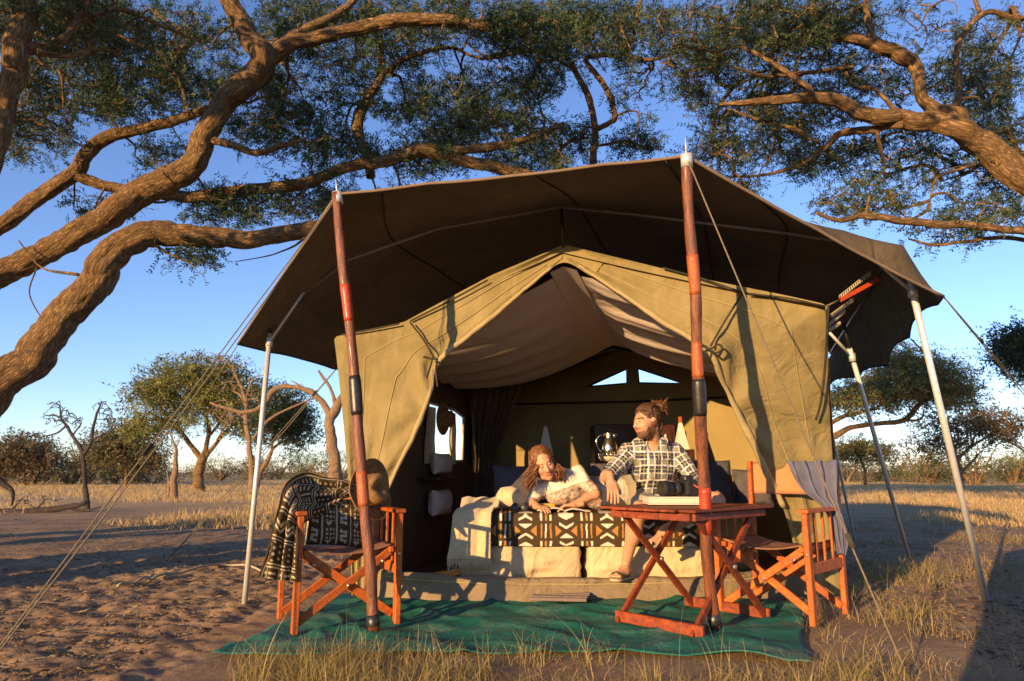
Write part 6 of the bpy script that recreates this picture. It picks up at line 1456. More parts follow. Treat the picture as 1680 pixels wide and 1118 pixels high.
tree_left, Lm = build_tree('acacia_tree', 'huge acacia whose thick sunlit limbs reach in from the left', left_limbs, lb_blobs, 11, spray=(3, 10, .22, .052), spread=.24, sides=30, n=18, dens=2.0, sub=95, base=(-9.0, 9.0))
# the dark stem at the far top left
build_tree('acacia_tree', 'dark shaded acacia stem filling the top left corner', [
 [(-120, 560, 6.0, 70), (-60, 380, 6.0, 68), (-10, 235, 6.0, 58), (15, 150, 6.0, 66), (30, 90, 6.0, 76), (35, 30, 6.0, 66), (40, -60, 6.0, 60)],
 [(40, 80, 6.0, 40), (90, 70, 6.1, 32), (125, 40, 6.2, 26), (150, -10, 6.3, 22)], [(60, 85, 6.0, 24), (120, 90, 6.2, 18), (170, 80, 6.4, 12), (210, 100, 6.6, 8)],
 [(130, 30, 6.2, 18), (200, 16.4, 6.4, 14), (270, 45, 6.6, 12), (330, 70, 6.8, 8)], [(40, 200, 6.1, 6), (60, 190, 6.3, 8), (110, 215, 6.6, 4)]],
 [(80, 30, 100, 50, 5.9, 7.4, 40), (180, 60, 100, 50, 6.2, 8, 40), (70, 180, 60, 60, 6.2, 8, 22)], 23, spray=(3, 10, .15, .034), spread=.16, dens=1.3, sub=16, subr=.026, base=(-6.5, 7.6), c1=(0.022, 0.038, 0.018), c2=(0.09, 0.11, 0.035))
# slender stems behind the ridge
build_tree('acacia_tree', 'slender forked acacia rising behind the middle of the flysheet', [
 [(968, 420, 11.5, 30), (970, 330, 11.5, 26), (972, 262, 11.5, 22), (974, 215, 11.5, 21), (966, 160, 11.5, 20), (945, 118, 11.6, 18), (920, 80, 11.7, 16), (905, 30, 11.8, 13), (900, -30, 12, 10)],
 [(974, 218, 11.5, 18), (1000, 200, 11.4, 17), (1008, 188, 11.3, 18), (990, 140, 11.3, 17), (962, 100, 11.3, 16), (985, 92, 11.2, 15), (1020, 88, 11.2, 15), (1040, 50, 11.1, 13), (1052, 0, 11, 12)],
 [(1020, 88, 11.2, 12), (1070, 98, 11.2, 12), (1120, 82, 11.2, 10), (1180, 78, 11.2, 7)], [(1008, 190, 11.3, 9), (1035, 182, 11.3, 7), (1048, 190, 11.3, 5), (1046, 225, 11.3, 4)],
 [(966, 225, 11.5, 8), (930, 235, 11.5, 10), (910, 262, 11.5, 11), (925, 285, 11.5, 10)], [(978, 240, 11.5, 8), (1030, 232, 11.5, 10), (1060, 245, 11.5, 6), (1085, 240, 11.5, 4)],
 [(945, 118, 11.6, 9), (900, 92, 11.6, 10), (850, 80, 11.6, 9), (800, 92, 11.6, 8), (765, 70, 11.6, 6)], [(880, 90, 11.6, 6), (878, 140, 11.6, 5), (890, 190, 11.6, 4)]],
 [(980, 50, 90, 45, 10.5, 12.5, 46), (1060, 60, 70, 55, 10.5, 12.5, 34), (905, 120, 60, 40, 11, 12.5, 22), (1040, 150, 60, 50, 11, 12.5, 14), (930, 240, 50, 35, 11, 12.5, 28), (1040, 235, 40, 18, 11, 12, 16), (860, 150, 60, 30, 11, 12.5, 14), (950, 30, 100, 30, 10.5, 12, 30)], 31, spray=(3, 10, .24, .056), spread=.24, dens=1.8, sub=36, base=(1.3, 11.5))
# right hand tree
right_limbs = [
 [(1900, 470, 8.6, 110), (1790, 370, 8.6, 98), (1690, 298, 8.6, 84), (1610, 232, 8.6, 74), (1545, 204, 8.6, 62), (1480, 192, 8.6, 50), (1425, 190, 8.6, 42), (1385, 172, 8.6, 38), (1340, 160, 8.6, 32), (1280, 166, 8.7, 26), (1222, 168, 8.8, 18), (1180, 172, 8.9, 10)],
 [(1600, 230, 8.6, 54), (1565, 190, 8.6, 50), (1530, 175, 8.7, 40), (1508, 150, 8.7, 34), (1508, 110, 8.7, 38), (1480, 92, 8.7, 44), (1440, 76, 8.7, 42), (1400, 66, 8.7, 30), (1360, 50, 8.8, 22), (1330, 10, 8.9, 14)],
 [(1430, 72, 8.7, 24), (1424, 40, 8.7, 20), (1420, 0, 8.7, 18), (1415, -50, 8.7, 14)],
 [(1560, 185, 8.6, 22), (1575, 140, 8.7, 18), (1568, 85, 8.8, 18), (1590, 45, 8.9, 16), (1622, 20, 9, 18), (1670, 30, 9, 16), (1720, 20, 9, 12)],
 [(1605, 20, 9, 12), (1600, -20, 9, 14), (1630, -40, 9, 10)],
 [(1700, 380, 8.0, 26), (1640, 374, 8.0, 24), (1560, 368, 8.0, 24), (1480, 362, 8.0, 22), (1420, 354, 8.0, 20), (1380, 362, 8.0, 15), (1338, 350, 8.0, 9)],
 [(1420, 352, 8, 10), (1424, 335, 8, 8), (1428, 318, 8, 6)], [(1720, 398, 8.2, 14), (1640, 390, 8.2, 13), (1590, 396, 8.2, 10), (1530, 402, 8.2, 9), (1490, 392, 8.2, 5)],
 [(1480, 205, 8.6, 26), (1430, 212, 8.8, 24), (1380, 220, 9, 22), (1345, 250, 9.1, 18), (1300, 275, 9.2, 14), (1250, 288, 9.3, 9), (1195, 290, 9.4, 5)],
 [(1345, 235, 9, 12), (1300, 210, 9.1, 14), (1240, 195, 9.2, 10), (1190, 178, 9.3, 6)], [(1480, 195, 8.6, 16), (1440, 150, 8.7, 14), (1400, 140, 8.8, 12), (1385, 110, 8.9, 9), (1395, 90, 9, 6)],
 [(1330, 160, 8.6, 12), (1322, 140, 8.5, 16), (1222, 80, 8.8, 12), (1170, 85, 8.9, 10), (1120, 75, 9, 8)], [(1400, 110, 8.8, 10), (1320, 120, 8.9, 14), (1260, 125, 9, 10), (1200, 110, 9, 6)],
 [(1600, 270, 8.5, 10), (1540, 290, 8.4, 9), (1530, 310, 8.4, 6), (1525, 335, 8.4, 4)], [(1600, 225, 8.6, 14), (1650, 215, 8.8, 10), (1665, 240, 8.9, 12), (1680, 255, 9, 9)],
]
rt_blobs = [(1180, 50, 110, 55, 8.8, 11.5, 75), (1270, 40, 100, 45, 8.4, 11, 75), (1200, 140, 100, 55, 9, 12, 70), (1250, 215, 95, 45, 9, 12, 70), (1140, 110, 60, 50, 9.5, 12, 35), (1330, 185, 80, 40, 9, 11.5, 45), (1370, 120, 80, 45, 8.8, 11, 45), (1440, 270, 110, 40, 8.8, 11, 30),
 (1600, 130, 80, 55, 8.6, 11, 75), (1640, 215, 50, 45, 8.6, 11, 40), (1560, 280, 100, 35, 8.6, 10.5, 28), (1420, 330, 90, 22, 8, 9.5, 26), (1600, 350, 80, 22, 8, 9.5, 24), (1330, 265, 60, 28, 9, 11, 30), (1620, 50, 70, 40, 9, 11, 16), (1500, 50, 70, 50, 9, 11, 14), (1370, 30, 80, 35, 8.5, 10.5, 50),
 (1470, 230, 80, 26, 8.8, 10.5, 24), (1460, 140, 60, 30, 8.8, 10.5, 16), (1180, 260, 60, 30, 9, 11.5, 26), (1650, 320, 60, 30, 8.5, 10, 12), (1560, 380, 90, 16, 8, 9, 12), (1220, 300, 40, 14, 9, 10, 8), (1330, 60, 60, 30, 8.5, 10, 30)]
build_tree('acacia_tree', 'big acacia with twisting limbs reaching in from the right', right_limbs, rt_blobs, 47, spray=(3, 10, .20, .047), spread=.22, sides=28, n=18, dens=1.85, sub=90, base=(8.0, 8.6), bare=.15, c2=(0.12, 0.150, 0.055))
# overhead part of the big left tree's crown (above the frame): it shades the upper branches
rng = np.random.RandomState(77); C = []
while len(C) < 85:
    x, y = rng.uniform(-11, 5), rng.uniform(-1.0, 6.6); z = max(6.9, 1.7 + .82 * max(y, 0)) + rng.uniform(0, 2.0)
    if vnoise(np.array([x * .55]), np.array([y * .55]), 3.0)[0] < -0.12: continue
    C.append((x, y, z))
for _ in range(46): C.append((rng.uniform(-8.4, -5.9), rng.uniform(1.4, 3.8), rng.uniform(4.7, 7.6)))  # unseen leaf clumps added to shade the top left stem
C = np.array(C); V, Q, nq = leaf_quads(C, rng, 46, .62, .24, flat=.55, w=.4)
mesh_np('overhead_crown', V, Q, MT['leaf'], tree_left, False, 'stuff', np.tile(np.array((0.045, 0.06, 0.02)), (nq * 4, 1)))
w = Wood()
for i, pts in enumerate(([(-9, 9, 3.5), (-8, 6.5, 6.6), (-5, 4, 8.0), (0, 3, 8.4), (4, 3, 8.6)], [(-8, 6.5, 6.6), (-9, 3, 7.8), (-8, 0, 8.6)])):
    pth = crom(pts, 10); w.add(*bark_tube(pth, np.linspace(.28, .06, len(pth)), 10, .1, 90 + i))
w.build('overhead_limb', MT['bark'], tree_left)

# two mound blockers added left of the frame to shade the sand; dead tree
rngm = np.random.RandomState(3)
prof = [(1.05, -.05), (.9, .2), (.72, .6), (.62, 1.1), (.50, 1.6), (.40, 2.1), (.28, 2.5), (.14, 2.8), (0.0, 2.9)]
V, Fc = lathe_vf([(r, z) for r, z in crom(prof, 4)], 28, c=(-9.4, 1.1, 0)); V = np.array(V)
V[:, 0] += .14 * vnoise(V[:, 0] * 2, V[:, 2] * 2, 1); V[:, 1] += .14 * vnoise(V[:, 1] * 2, V[:, 2] * 2, 5)
o = mesh('mound_blocker', V, Fc, MT['sand'], None, True); tag(o, 'tall mound-shaped blocker added left of the frame to shade the sand', 'shadow blocker')
V, Fc = lathe_vf([(r * .8, z * .72) for r, z in crom(prof, 4)], 28, c=(-7.7, 1.5, 0)); V = np.array(V)
V[:, 0] += .14 * vnoise(V[:, 0] * 2, V[:, 2] * 2, 3); V[:, 1] += .14 * vnoise(V[:, 1] * 2, V[:, 2] * 2, 6)
o = mesh('mound_blocker', V, Fc, MT['sand'], None, True); tag(o, 'lower mound-shaped blocker added nearer the viewer to shade the sand', 'shadow blocker')
prof = [(.36, -.05), (.31, .3), (.30, .9), (.32, 1.5), (.30, 1.9), (.16, 2.05), (0.0, 2.1)]  # unseen stump-shaped blocker added behind the camera, casts the viewer's shadow
V, Fc = lathe_vf([(r, z) for r, z in crom(prof, 4)], 22, c=(-.30, -.28, 0)); V = np.array(V)
V[:, 0] += .05 * vnoise(V[:, 0] * 4, V[:, 2] * 3, 1); V[:, 1] += .05 * vnoise(V[:, 1] * 4, V[:, 2] * 3, 5)
o = mesh('stump_or_blocker', V, Fc, MT['deadwood'], None, True); tag(o, 'stump-shaped stand-in for the viewer, added to shade the right foreground', 'stump')
V_ = o.data
def world_tree(name, label, limbs, tips, seed, bark='greywood', twig=.012):
    rng = np.random.RandomState(seed); L_ = []
    e = empty(name, limbs[0][0][:2] + (0,)); tag(e, label, 'tree')
    for i, l in enumerate(limbs):
        A = crom(l, 8); p, r = A[:, :3], A[:, 3]; w = Wood(); w.add(*bark_tube(p, r, 10, .12, seed + i)); w.build('trunk' if i == 0 else 'limb', MT[bark], e); L_.append((p, r))
    if tips is not None:
        wood, segs = grow(L_, tips, rng, twig); o = wood.build('twigs', MT[bark], e)
        if o: o['kind'] = 'stuff'
    return e
tp_ = np.array([(-11 + rngm.uniform(-1.8, 1.8), 3.2 + rngm.uniform(-1.4, 1.4), rngm.uniform(1.6, 4.6)) for _ in range(90)])
world_tree('dead_tree', 'bare dead tree just left of the picture', [[(-11, 3, -.1, .26), (-11, 3.1, 1.2, .2), (-10.8, 3.0, 2.4, .16), (-10.6, 2.6, 3.8, .08)], [(-11, 3.1, 1.2, .14), (-11.6, 3.6, 2.4, .1), (-12, 4.2, 3.8, .05)], [(-10.8, 3, 2.2, .1), (-10, 3.7, 3, .07), (-9.4, 4, 3.9, .04)]], tp_, 5)

# ---------------------------------------------------------------- trees beyond the camp
build_tree('acacia_tree', 'round green acacia standing alone in the field at left', [
 [(326, 812, 33, 34), (325, 790, 33, 27), (328, 768, 33, 27), (332, 748, 33, 24)], [(330, 755, 33, 17), (312, 730, 33, 13), (290, 700, 33, 9), (262, 670, 33, 5)], [(332, 750, 33, 16), (342, 715, 33, 12), (338, 680, 33, 9), (325, 640, 33, 5)],
 [(334, 752, 33, 15), (355, 728, 33, 11), (372, 705, 33, 8), (395, 690, 33, 5), (415, 697, 33, 4)], [(340, 720, 33, 9), (362, 690, 33, 7), (372, 650, 33, 5)]],
 [(248, 640, 36, 22, 31, 35, 40), (300, 618, 50, 22, 31, 35, 60), (350, 612, 45, 22, 31, 35, 55), (385, 640, 32, 36, 31, 35, 45), (300, 655, 60, 22, 31, 35, 50), (262, 690, 48, 16, 31, 35, 34), (345, 665, 50, 24, 31, 35, 50), (235, 710, 24, 8, 31, 35, 12), (380, 690, 30, 14, 31, 35, 16)],
 61, spray=(3, 8, .75, .17), spread=.62, c1=(0.07, 0.085, 0.024), c2=(0.28, 0.27, 0.075), twig_r=.045, sides=12, n=5, base=(-15, 33), maxlen=9)
build_tree('acacia_tree', 'dark green acacia just right of the slim metal pole', [
 [(420, 812, 42, 16), (425, 780, 42, 13), (440, 755, 42, 11), (448, 735, 42, 9), (470, 722, 42, 5)], [(430, 770, 42, 8), (412, 745, 42, 6), (405, 720, 42, 4)], [(445, 740, 42, 7), (452, 700, 42, 5)]],
 [(455, 675, 48, 26, 40, 44, 70), (440, 700, 50, 26, 40, 44, 60), (488, 705, 28, 26, 40, 44, 50), (425, 650, 28, 20, 40, 44, 24), (470, 655, 26, 14, 40, 44, 20)],
 62, spray=(3, 8, .85, .20), spread=.7, c1=(0.03, 0.05, 0.022), c2=(0.12, 0.14, 0.05), twig_r=.05, sides=10, n=5, base=(-15.5, 42), maxlen=9)
build_tree('acacia_tree', 'rust tinged leafy tree behind the bare branches at far left', [[(205, 800, 46, 12), (208, 770, 46, 9), (200, 745, 46, 6)], [(207, 772, 46, 6), (235, 750, 46, 4)], [(205, 770, 46, 6), (170, 752, 46, 4)]],
 [(175, 735, 40, 20, 44, 48, 45), (222, 730, 40, 22, 44, 48, 50), (205, 755, 60, 16, 44, 48, 40), (250, 760, 20, 14, 44, 48, 16), (205, 712, 30, 10, 44, 48, 18)], 63, spray=(3, 8, 1.0, .22), spread=.7, c1=(0.07, 0.07, 0.03), c2=(0.22, 0.17, 0.075), twig_r=.05, sides=8, n=5, base=(-26, 46), maxlen=9)
build_tree('acacia_tree', 'reddish brown bushy tree at the left edge of the field', [[(40, 800, 50, 12), (38, 775, 50, 9), (45, 750, 50, 6)], [(40, 775, 50, 6), (15, 755, 50, 4)]],
 [(20, 745, 36, 18, 48, 52, 40), (62, 748, 32, 20, 48, 52, 40), (40, 730, 30, 12, 48, 52, 22), (-20, 750, 30, 20, 48, 52, 24), (30, 770, 50, 12, 48, 52, 24)], 64, spray=(3, 8, 1.0, .24), spread=.75, c1=(0.07, 0.058, 0.034), c2=(0.21, 0.15, 0.085), twig_r=.05, sides=8, n=5, base=(-36, 50), maxlen=9)
# bare and dead ones
build_tree('dead_tree', 'bare black branched tree in the left field', [[(143, 842, 17, 17), (140, 805, 17, 13), (137, 770, 17, 12), (134, 742, 17, 11), (120, 715, 17, 9), (108, 698, 17, 8), (100, 685, 17, 6), (98, 668, 17, 4)],
 [(136, 748, 17, 10), (148, 728, 17, 9), (152, 705, 17, 8), (158, 682, 17, 6), (165, 664, 17, 4)], [(108, 700, 17, 6), (90, 712, 17, 5), (62, 718, 17, 3)], [(150, 722, 17, 5), (170, 712, 17, 4), (184, 702, 17, 3)], [(118, 715, 17, 5), (130, 700, 17, 4), (134, 692, 17, 3)]],
 [(92, 680, 26, 24, 16, 18, 50), (170, 672, 16, 20, 16, 18, 34), (60, 715, 20, 10, 16, 18, 12), (180, 695, 14, 12, 16, 18, 14), (120, 690, 16, 14, 16, 18, 14)], 65, per=0, twig_r=.022, bark='greywood', sides=8, n=5, base=(-10.6, 17))
build_tree('dead_tree', 'pale dead tree with an arching limb beside the left tent flap', [[(552, 812, 22, 44), (548, 775, 22, 36), (546, 740, 22, 30), (540, 705, 22, 26), (546, 680, 22, 27), (558, 658, 22, 20), (570, 635, 22, 14)],
 [(543, 690, 22, 22), (534, 668, 22, 19), (516, 648, 22, 16), (494, 636, 22, 14), (470, 634, 22, 14), (450, 640, 22, 15), (438, 655, 22, 15), (425, 670, 22, 14), (400, 677, 22, 11), (372, 670, 22, 9), (345, 661, 22, 6)],
 [(549, 668, 22, 11), (545, 645, 22, 9), (532, 622, 22, 8), (522, 608, 22, 5)], [(538, 672, 22, 6), (534, 664, 22, 4), (528, 655, 22, 2.5)], [(500, 640, 22, 5), (488, 630, 22, 4), (477, 625, 22, 2)]],
 [(300 + 60, 690, 30, 20, 21.5, 22.5, 8)], 66, per=0, bark='deadwood', twig_r=.02, sides=12, n=6, base=(-5.7, 22))
build_tree('dead_tree', 'pale dead snag standing before the round green acacia', [[(414, 812, 25, 22), (412, 770, 25, 17), (408, 730, 25, 15), (405, 700, 25, 13), (404, 665, 25, 12), (398, 640, 25, 9), (388, 620, 25, 7), (382, 598, 25, 5)],
 [(404, 668, 25, 9), (395, 650, 25, 7), (380, 640, 25, 4)], [(404, 650, 25, 8), (412, 628, 25, 5), (420, 618, 25, 3), (445, 614, 25, 2)], [(408, 690, 25, 7), (392, 680, 25, 5), (378, 668, 25, 3)], [(410, 728, 25, 6), (430, 700, 25, 8), (455, 680, 25, 7), (510, 655, 25, 4)],
 [(385, 605, 25, 5), (368, 592, 25, 4), (345, 578, 25, 2.5)], [(378, 676, 25, 5), (368, 700, 25, 5), (352, 730, 25, 4)]],
 [(375, 650, 30, 40, 24, 26, 40), (365, 600, 26, 16, 24, 26, 18), (420, 640, 22, 20, 24, 26, 14), (360, 690, 22, 20, 24, 26, 18)], 67, per=0, bark='deadwood', twig_r=.03, sides=10, n=6, base=(-9.5, 25))
build_tree('stump_or_blocker', 'pale broken stump left of the round green acacia', [[(284, 818, 24, 24), (284, 795, 24, 20), (287, 770, 24, 15), (289, 745, 24, 11), (286, 728, 24, 6), (276, 706, 24, 3)], [(276, 815, 24, 9), (277, 795, 24, 8), (275, 775, 24, 3)], [(288, 735, 24, 5), (295, 722, 24, 3)]], [], 68, per=0, bark='deadwood', sides=12, n=6, base=(-12, 24), cat='stump')
build_tree('fallen_log', 'long dark fallen log on the ground at far left', [[(-60, 842, 16, 24), (0, 842, 16, 22), (60, 838, 16, 20), (115, 832, 16, 16), (142, 825, 16, 10)], [(110, 832, 16, 8), (135, 838, 16, 7), (165, 832, 16, 4)], [(60, 835, 16, 6), (72, 822, 16, 3), (68, 812, 16, 2)], [(20, 835, 16, 6), (40, 815, 16, 3)]],
 [(60, 820, 60, 8, 15.5, 16.5, 14)], 69, per=0, bark='greywood', sides=10, n=5, base=(-10, 16), cat='log')
build_tree('dead_branch', 'dark broken branch slanting in at the left edge', [[(-60, 745, 12, 24), (-20, 772, 12, 20), (8, 795, 12, 16), (22, 812, 12, 10), (18, 830, 12, 4)]], [], 70, per=0, bark='greywood', sides=10, n=5, base=(-9.5, 12), cat='branch')
# right side
build_tree('acacia_tree', 'spreading acacia behind the right hand metal poles', [[(1310, 840, 24, 40), (1318, 790, 24, 34), (1335, 745, 24, 26), (1370, 714, 24, 18), (1410, 699, 24, 15), (1450, 694, 24, 14), (1484, 690, 24, 15), (1502, 672, 24, 14), (1512, 655, 24, 11), (1515, 630, 24, 7)],
 [(1335, 745, 24, 18), (1352, 705, 24, 14), (1385, 683, 24, 12), (1425, 674, 24, 9), (1450, 662, 24, 5)], [(1484, 690, 24, 7), (1510, 688, 24, 6), (1516, 672, 24, 4)], [(1400, 680, 24, 7), (1380, 662, 24, 5), (1365, 658, 24, 3)], [(1505, 668, 24, 8), (1530, 652, 24, 6), (1560, 640, 24, 4)]],
 [(1470, 592, 40, 16, 22, 26, 40), (1515, 606, 48, 20, 22, 26, 60), (1555, 628, 38, 20, 22, 26, 50), (1470, 628, 60, 16, 22, 26, 60), (1420, 640, 44, 16, 22, 26, 46), (1385, 655, 34, 16, 22, 26, 36), (1460, 655, 50, 10, 22, 26, 30), (1580, 640, 22, 12, 22, 26, 20), (1570, 660, 22, 10, 22, 26, 12), (1520, 645, 40, 12, 22, 26, 24)],
 71, spray=(3, 8, .55, .125), spread=.5, c1=(0.07, 0.085, 0.03), c2=(0.26, 0.25, 0.09), twig_r=.035, sides=12, n=6, base=(10, 24), maxlen=7)
build_tree('acacia_tree', 'dark acacia crown cut off by the right edge of the picture', [[(1760, 800, 17, 40), (1745, 700, 17, 30), (1725, 620, 17, 20), (1690, 580, 17, 10), (1650, 572, 17, 5)]],
 [(1668, 558, 26, 12, 16, 18, 30), (1660, 580, 32, 16, 16, 18, 45), (1672, 600, 14, 14, 16, 18, 16), (1710, 570, 40, 30, 16, 18, 40)], 72, spray=(3, 8, .42, .10), spread=.28, c1=(0.016, 0.03, 0.016), c2=(0.05, 0.07, 0.03), twig_r=.025, sides=10, n=5, base=(14, 17), maxlen=6)
build_tree('acacia_tree', 'straggly half dead tree at right behind the guy ropes', [[(1578, 800, 34, 14), (1576, 775, 34, 12), (1572, 755, 34, 10), (1590, 735, 34, 7), (1600, 715, 34, 5)], [(1575, 770, 34, 9), (1566, 745, 34, 8), (1572, 720, 34, 6), (1568, 700, 34, 4)], [(1580, 772, 34, 8), (1600, 752, 34, 6), (1610, 740, 34, 4)], [(1590, 735, 34, 6), (1625, 715, 34, 6), (1650, 722, 34, 5), (1680, 740, 34, 4)]],
 [(1540, 705, 38, 16, 32, 36, 30), (1580, 690, 40, 14, 32, 36, 26), (1620, 700, 34, 16, 32, 36, 30), (1560, 730, 44, 16, 32, 36, 30), (1650, 690, 30, 18, 32, 36, 30), (1610, 680, 24, 14, 32, 36, 14), (1660, 715, 26, 14, 32, 36, 20)], 73, spray=(2, 8, .8, .18), spread=.5, c1=(0.06, 0.05, 0.022), c2=(0.19, 0.13, 0.06), bark='deadwood', twig_r=.045, sides=10, n=5, base=(22, 34), bare=.25, maxlen=8)
build_tree('acacia_tree', 'small rounded olive tree just beyond the right tent corner', [[(1420, 795, 44, 10), (1418, 770, 44, 8), (1410, 750, 44, 5)], [(1418, 772, 44, 5), (1440, 752, 44, 3)]],
 [(1405, 735, 34, 10, 42, 46, 40), (1440, 742, 24, 10, 42, 46, 26), (1385, 745, 20, 10, 42, 46, 18)], 74, spray=(3, 8, .7, .18), spread=.5, c1=(0.06, 0.06, 0.02), c2=(0.17, 0.15, 0.05), twig_r=.04, sides=8, n=5, base=(22, 44), maxlen=8)

# ---------------------------------------------------------------- row of bushes along the edge of the plain
rng = np.random.RandomState(5)
def bush_proto(seed, c1, c2, w, h, nclump, per, size, bare):
    r = np.random.RandomState(seed); C = []
    for _ in range(nclump):
        a = r.uniform(0, 2 * math.pi); q = r.uniform(0, 1) ** .5; z = r.uniform(.1, 1); k = math.sqrt(max(.05, 1 - (z - .35) ** 2 * 1.6))
        C.append((w * q * k * math.cos(a), w * .7 * q * k * math.sin(a), h * z * (1 + .15 * r.normal())))
    V, Q, nq = spray_quads(np.array(C), r, 3, 8, .8, .19); per = nq // nclump
    t = np.clip(np.repeat(r.normal(.45, .25, nclump), per) + r.normal(0, .1, nq), 0, 1)[:, None]
    crown = mesh_np('foliage', V, Q, MT['leaf'], None, False, 'stuff', np.repeat(np.array(c1) * (1 - t) + np.array(c2) * t, 4, axis=0))
    w_ = Wood()
    for k in range(7):
        a = r.uniform(0, 2 * math.pi); e_ = np.array((w * .6 * math.cos(a), w * .4 * math.sin(a), h * r.uniform(.6, 1.05)))
        pth = crom([(0.1 * math.cos(a), 0.1 * math.sin(a), -.1), tuple(e_ * .4 + r.normal(0, .1, 3)), tuple(e_)], 4); w_.add(*bark_tube(pth, np.linspace(.09, .02, len(pth)), 5, .1, seed + k))
    stems = w_.build('stems', MT['bark'] if not bare else MT['deadwood'], None)
    return crown, stems
kinds = [((0.03, 0.05, 0.02), (0.11, 0.13, 0.045), 'dark green bush in the far row'), ((0.07, 0.08, 0.03), (0.24, 0.22, 0.08), 'olive green bush in the far row'),
         ((0.08, 0.065, 0.04), (0.22, 0.165, 0.10), 'brown thorny bush in the far row')]
protos = []
for k, (c1, c2, lab) in enumerate(kinds):
    protos.append(bush_proto(200 + k, c1, c2, 2.6, 2.6, 60 if k < 2 else 40, 40, .22, k == 2))
first = [True] * 3
for i in range(82):
    side = -1 if i < 46 else 1
    Y = rng.uniform(52, 105); px = rng.uniform(-60, 620) if side < 0 else rng.uniform(1340, 1740)
    k = rng.choice(3, p=[.48, .27, .25]) if side < 0 else rng.choice(3, p=[.2, .5, .3])
    x = (px - CX) / F_PX * Y
    e = empty('bush', (x, Y, -.05), rng.uniform(0, 6.28)); s = rng.uniform(.55, 1.35); e.scale = (s * rng.uniform(.9, 1.5), s, s * rng.uniform(.7, 1.15))
    wh = 'left' if side < 0 else 'right'
    tag(e, ('tall ' if e.scale.z > 1.05 else 'low ') + kinds[k][2] + ' ' + wh + ' of the tent', 'bush', 'bushes along the edge of the plain: ' + ('green', 'olive', 'brown')[k] + ' ' + wh + (' tall' if e.scale.z > 1.05 else ' low'))
    for src in protos[k]:
        o = src if first[k] else src.copy()
        if not first[k]: COL.objects.link(o)
        o.parent = e
    first[k] = False

# ---------------------------------------------------------------- grass
def grass(name, pts, rng, hmin, hmax, wid, c1, c2, blades, spread, lean, label, seg=3):
    n = len(pts) * blades; base = np.repeat(pts, blades, axis=0) + np.concatenate([rng.normal(0, spread, (n, 2)), np.zeros((n, 1))], 1)
    base[:, 2] = ground_z(base[:, 0], base[:, 1]) - .01
    h = rng.uniform(hmin, hmax, (n, 1)); a = rng.uniform(0, 2 * math.pi, (n, 1)); d = np.concatenate([np.cos(a), np.sin(a), 0 * a], 1); ln = np.abs(rng.normal(0, lean, (n, 1))) + .08
    b_ = rng.uniform(0, 2 * math.pi, (n, 1)); sd = np.concatenate([np.cos(b_), np.sin(b_), 0 * b_], 1); wv = wid * rng.uniform(.6, 1.4, (n, 1))
    rows = []
    for k in range(seg + 1):
        t = k / seg; c = base + d * h * ln * t ** 1.8 + np.array((0, 0, 1.0)) * h * (t - .35 * np.minimum(ln, 1.3) * t * t); ww = wv * (1 - .85 * t)
        rows.append((c - sd * ww * .5, c + sd * ww * .5))
    V = np.stack([q for r_ in rows for q in r_], 1).reshape(-1, 3); m_ = 2 * (seg + 1)
    idx = np.arange(n)[:, None] * m_; Q = np.concatenate([np.concatenate([idx + 2 * k, idx + 2 * k + 1, idx + 2 * k + 3, idx + 2 * k + 2], 1) for k in range(seg)])
    t = rng.uniform(0, 1, (n, 1)) ** 1.2; col = np.repeat(np.array(c1) * (1 - t) + np.array(c2) * t, m_, axis=0)
    o = mesh_np(name, V, Q, MT['drygrass'], None, False, None, col); tag(o, label, 'grass', kind='stuff'); return o
rng = np.random.RandomState(9)
def in_sheet(x, y): return (x > -1.7) & (x < 1.75) & (y > 3.24) & (y < 4.75)
# far straw-coloured field
far = []
while len(far) < 13000:
    Y = 12 + 62 * rng.uniform(0, 1) ** 1.7; X = rng.uniform(-1.05, 1.05) * Y
    if vnoise(np.array([X * .22]), np.array([Y * .30]), 2.0)[0] + min((Y - 17) * .08, .7) < .0: continue
    if -0.2 < X / Y < .3 and Y < 20: continue
    far.append((X, Y, 0))
grass('dry_grass_field', np.array(far), rng, .05, .24, .016, (0.40, 0.27, 0.11), (0.62, 0.45, 0.22), 12, .40, .9, 'straw yellow grass covering the plain behind the tent', 2)
mid = []
while len(mid) < 600:
    X = rng.uniform(2.2, 7.5); Y = rng.uniform(5.2, 13)
    if vnoise(np.array([X * .9]), np.array([Y * .9]), 4.0)[0] < .0: continue
    mid.append((X, Y, 0))
grass('short_grass', np.array(mid), rng, .04, .14, .008, (0.20, 0.15, 0.06), (0.36, 0.25, 0.11), 9, .07, .9, 'short dry grass patches on the ground right of the tent')
near = []
def clumps(px0, px1, py0, py1, n, thr=-.2):
    c = 0; g = 0
    while c < n and g < 20000:
        g += 1; p = G(rng.uniform(px0, px1), rng.uniform(py0, py1))
        if vnoise(np.array([p.x * 3]), np.array([p.y * 3]), 6.0)[0] < thr: continue
        near.append((p.x, p.y, 0)); c += 1
clumps(390, 1060, 1084, 1150, 130, -.05); clumps(1050, 1330, 1108, 1150, 16); clumps(1340, 1560, 1010, 1140, 34, .1); clumps(1325, 1420, 960, 1040, 12); clumps(1405, 1560, 925, 975, 40); clumps(1480, 1660, 960, 1120, 10, .1); clumps(560, 640, 1074, 1090, 6)
grass('near_grass', np.array(near), rng, .04, .20, .0038, (0.20, 0.17, 0.045), (0.46, 0.33, 0.14), 20, .05, 1.0, 'yellow green grass tufts in the foreground before the groundsheet', 4)
flat = []
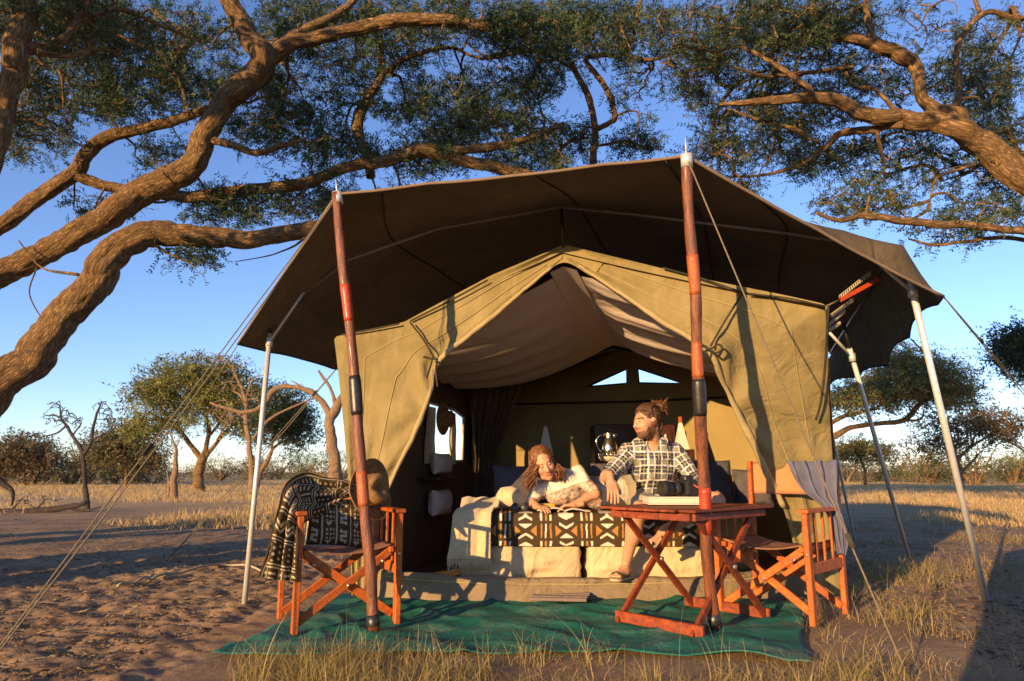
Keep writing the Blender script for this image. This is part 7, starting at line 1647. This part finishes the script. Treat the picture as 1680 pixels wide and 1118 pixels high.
def strew(px0, px1, py0, py1, n):
    for _ in range(n):
        p = G(rng.uniform(px0, px1), rng.uniform(py0, py1))
        if not in_sheet(p.x, p.y) and vnoise(np.array([p.x * 2.2]), np.array([p.y * 2.2]), 8.0)[0] > -.25: flat.append((p.x, p.y, 0))
strew(380, 1100, 1086, 1150, 200); strew(1320, 1680, 900, 1150, 240); strew(1050, 1340, 1104, 1150, 50); strew(1420, 1680, 820, 900, 160)
grass('matted_straw', np.array(flat), rng, .05, .13, .0036, (0.26, 0.19, 0.075), (0.50, 0.36, 0.17), 11, .07, 2.6, 'flattened straw matted over the foreground sand', 3)
seed = []
for _ in range(40):
    p = G(rng.uniform(420, 1500), rng.uniform(1080, 1130)); 
    if not in_sheet(p.x, p.y): seed.append((p.x, p.y, 0))
grass('tall_grass_stalks', np.array(seed), rng, .25, .42, .004, (0.42, 0.32, 0.13), (0.50, 0.38, 0.17), 2, .04, .45, 'few tall straw stalks standing in the foreground grass', 5)
# litter of straw, clods and dung on the sand
n = 22000; u = rng.uniform(0, 1, n); Y = 2.6 + 11 * u ** 1.6; X = rng.uniform(-.85, .85, n) * Y
ok = ~((X > -1.75) & (X < 2.35) & (Y > 3.15)); X, Y = X[ok], Y[ok]; n = len(X); Z = ground_z(X, Y)
c = np.stack([X, Y, Z + .006], 1); a = rng.uniform(0, 6.28, n); ln = rng.uniform(.008, .05, n) * (rng.uniform(0, 1, n) ** 1.5 + .3); wd = rng.uniform(.003, .009, n)
d = np.stack([np.cos(a), np.sin(a), rng.normal(0, .2, n)], 1); e_ = np.stack([-np.sin(a), np.cos(a), 0 * a], 1); up_ = np.array((0, 0, 1.0))
V = np.stack([c - d * ln[:, None], c + e_ * wd[:, None], c + d * ln[:, None], c - e_ * wd[:, None], c + up_ * (wd * 1.2)[:, None]], 1).reshape(-1, 3)
ix = np.arange(n)[:, None] * 5; Q = np.concatenate([np.concatenate([ix + i, ix + j, ix + 4], 1) for i, j in ((0, 1), (1, 2), (2, 3), (3, 0))])
t = rng.uniform(0, 1, (n, 1)); col = np.repeat(np.where(t < .4, np.array((0.10, 0.065, 0.04)), np.array((0.38, 0.27, 0.13)) * (.6 + .5 * t)), 5, axis=0)
o = mesh_np('ground_litter', V, Q, MT['drygrass'], None, False, None, col); tag(o, 'straw bits and small clods strewn over the sand', 'litter', kind='stuff')
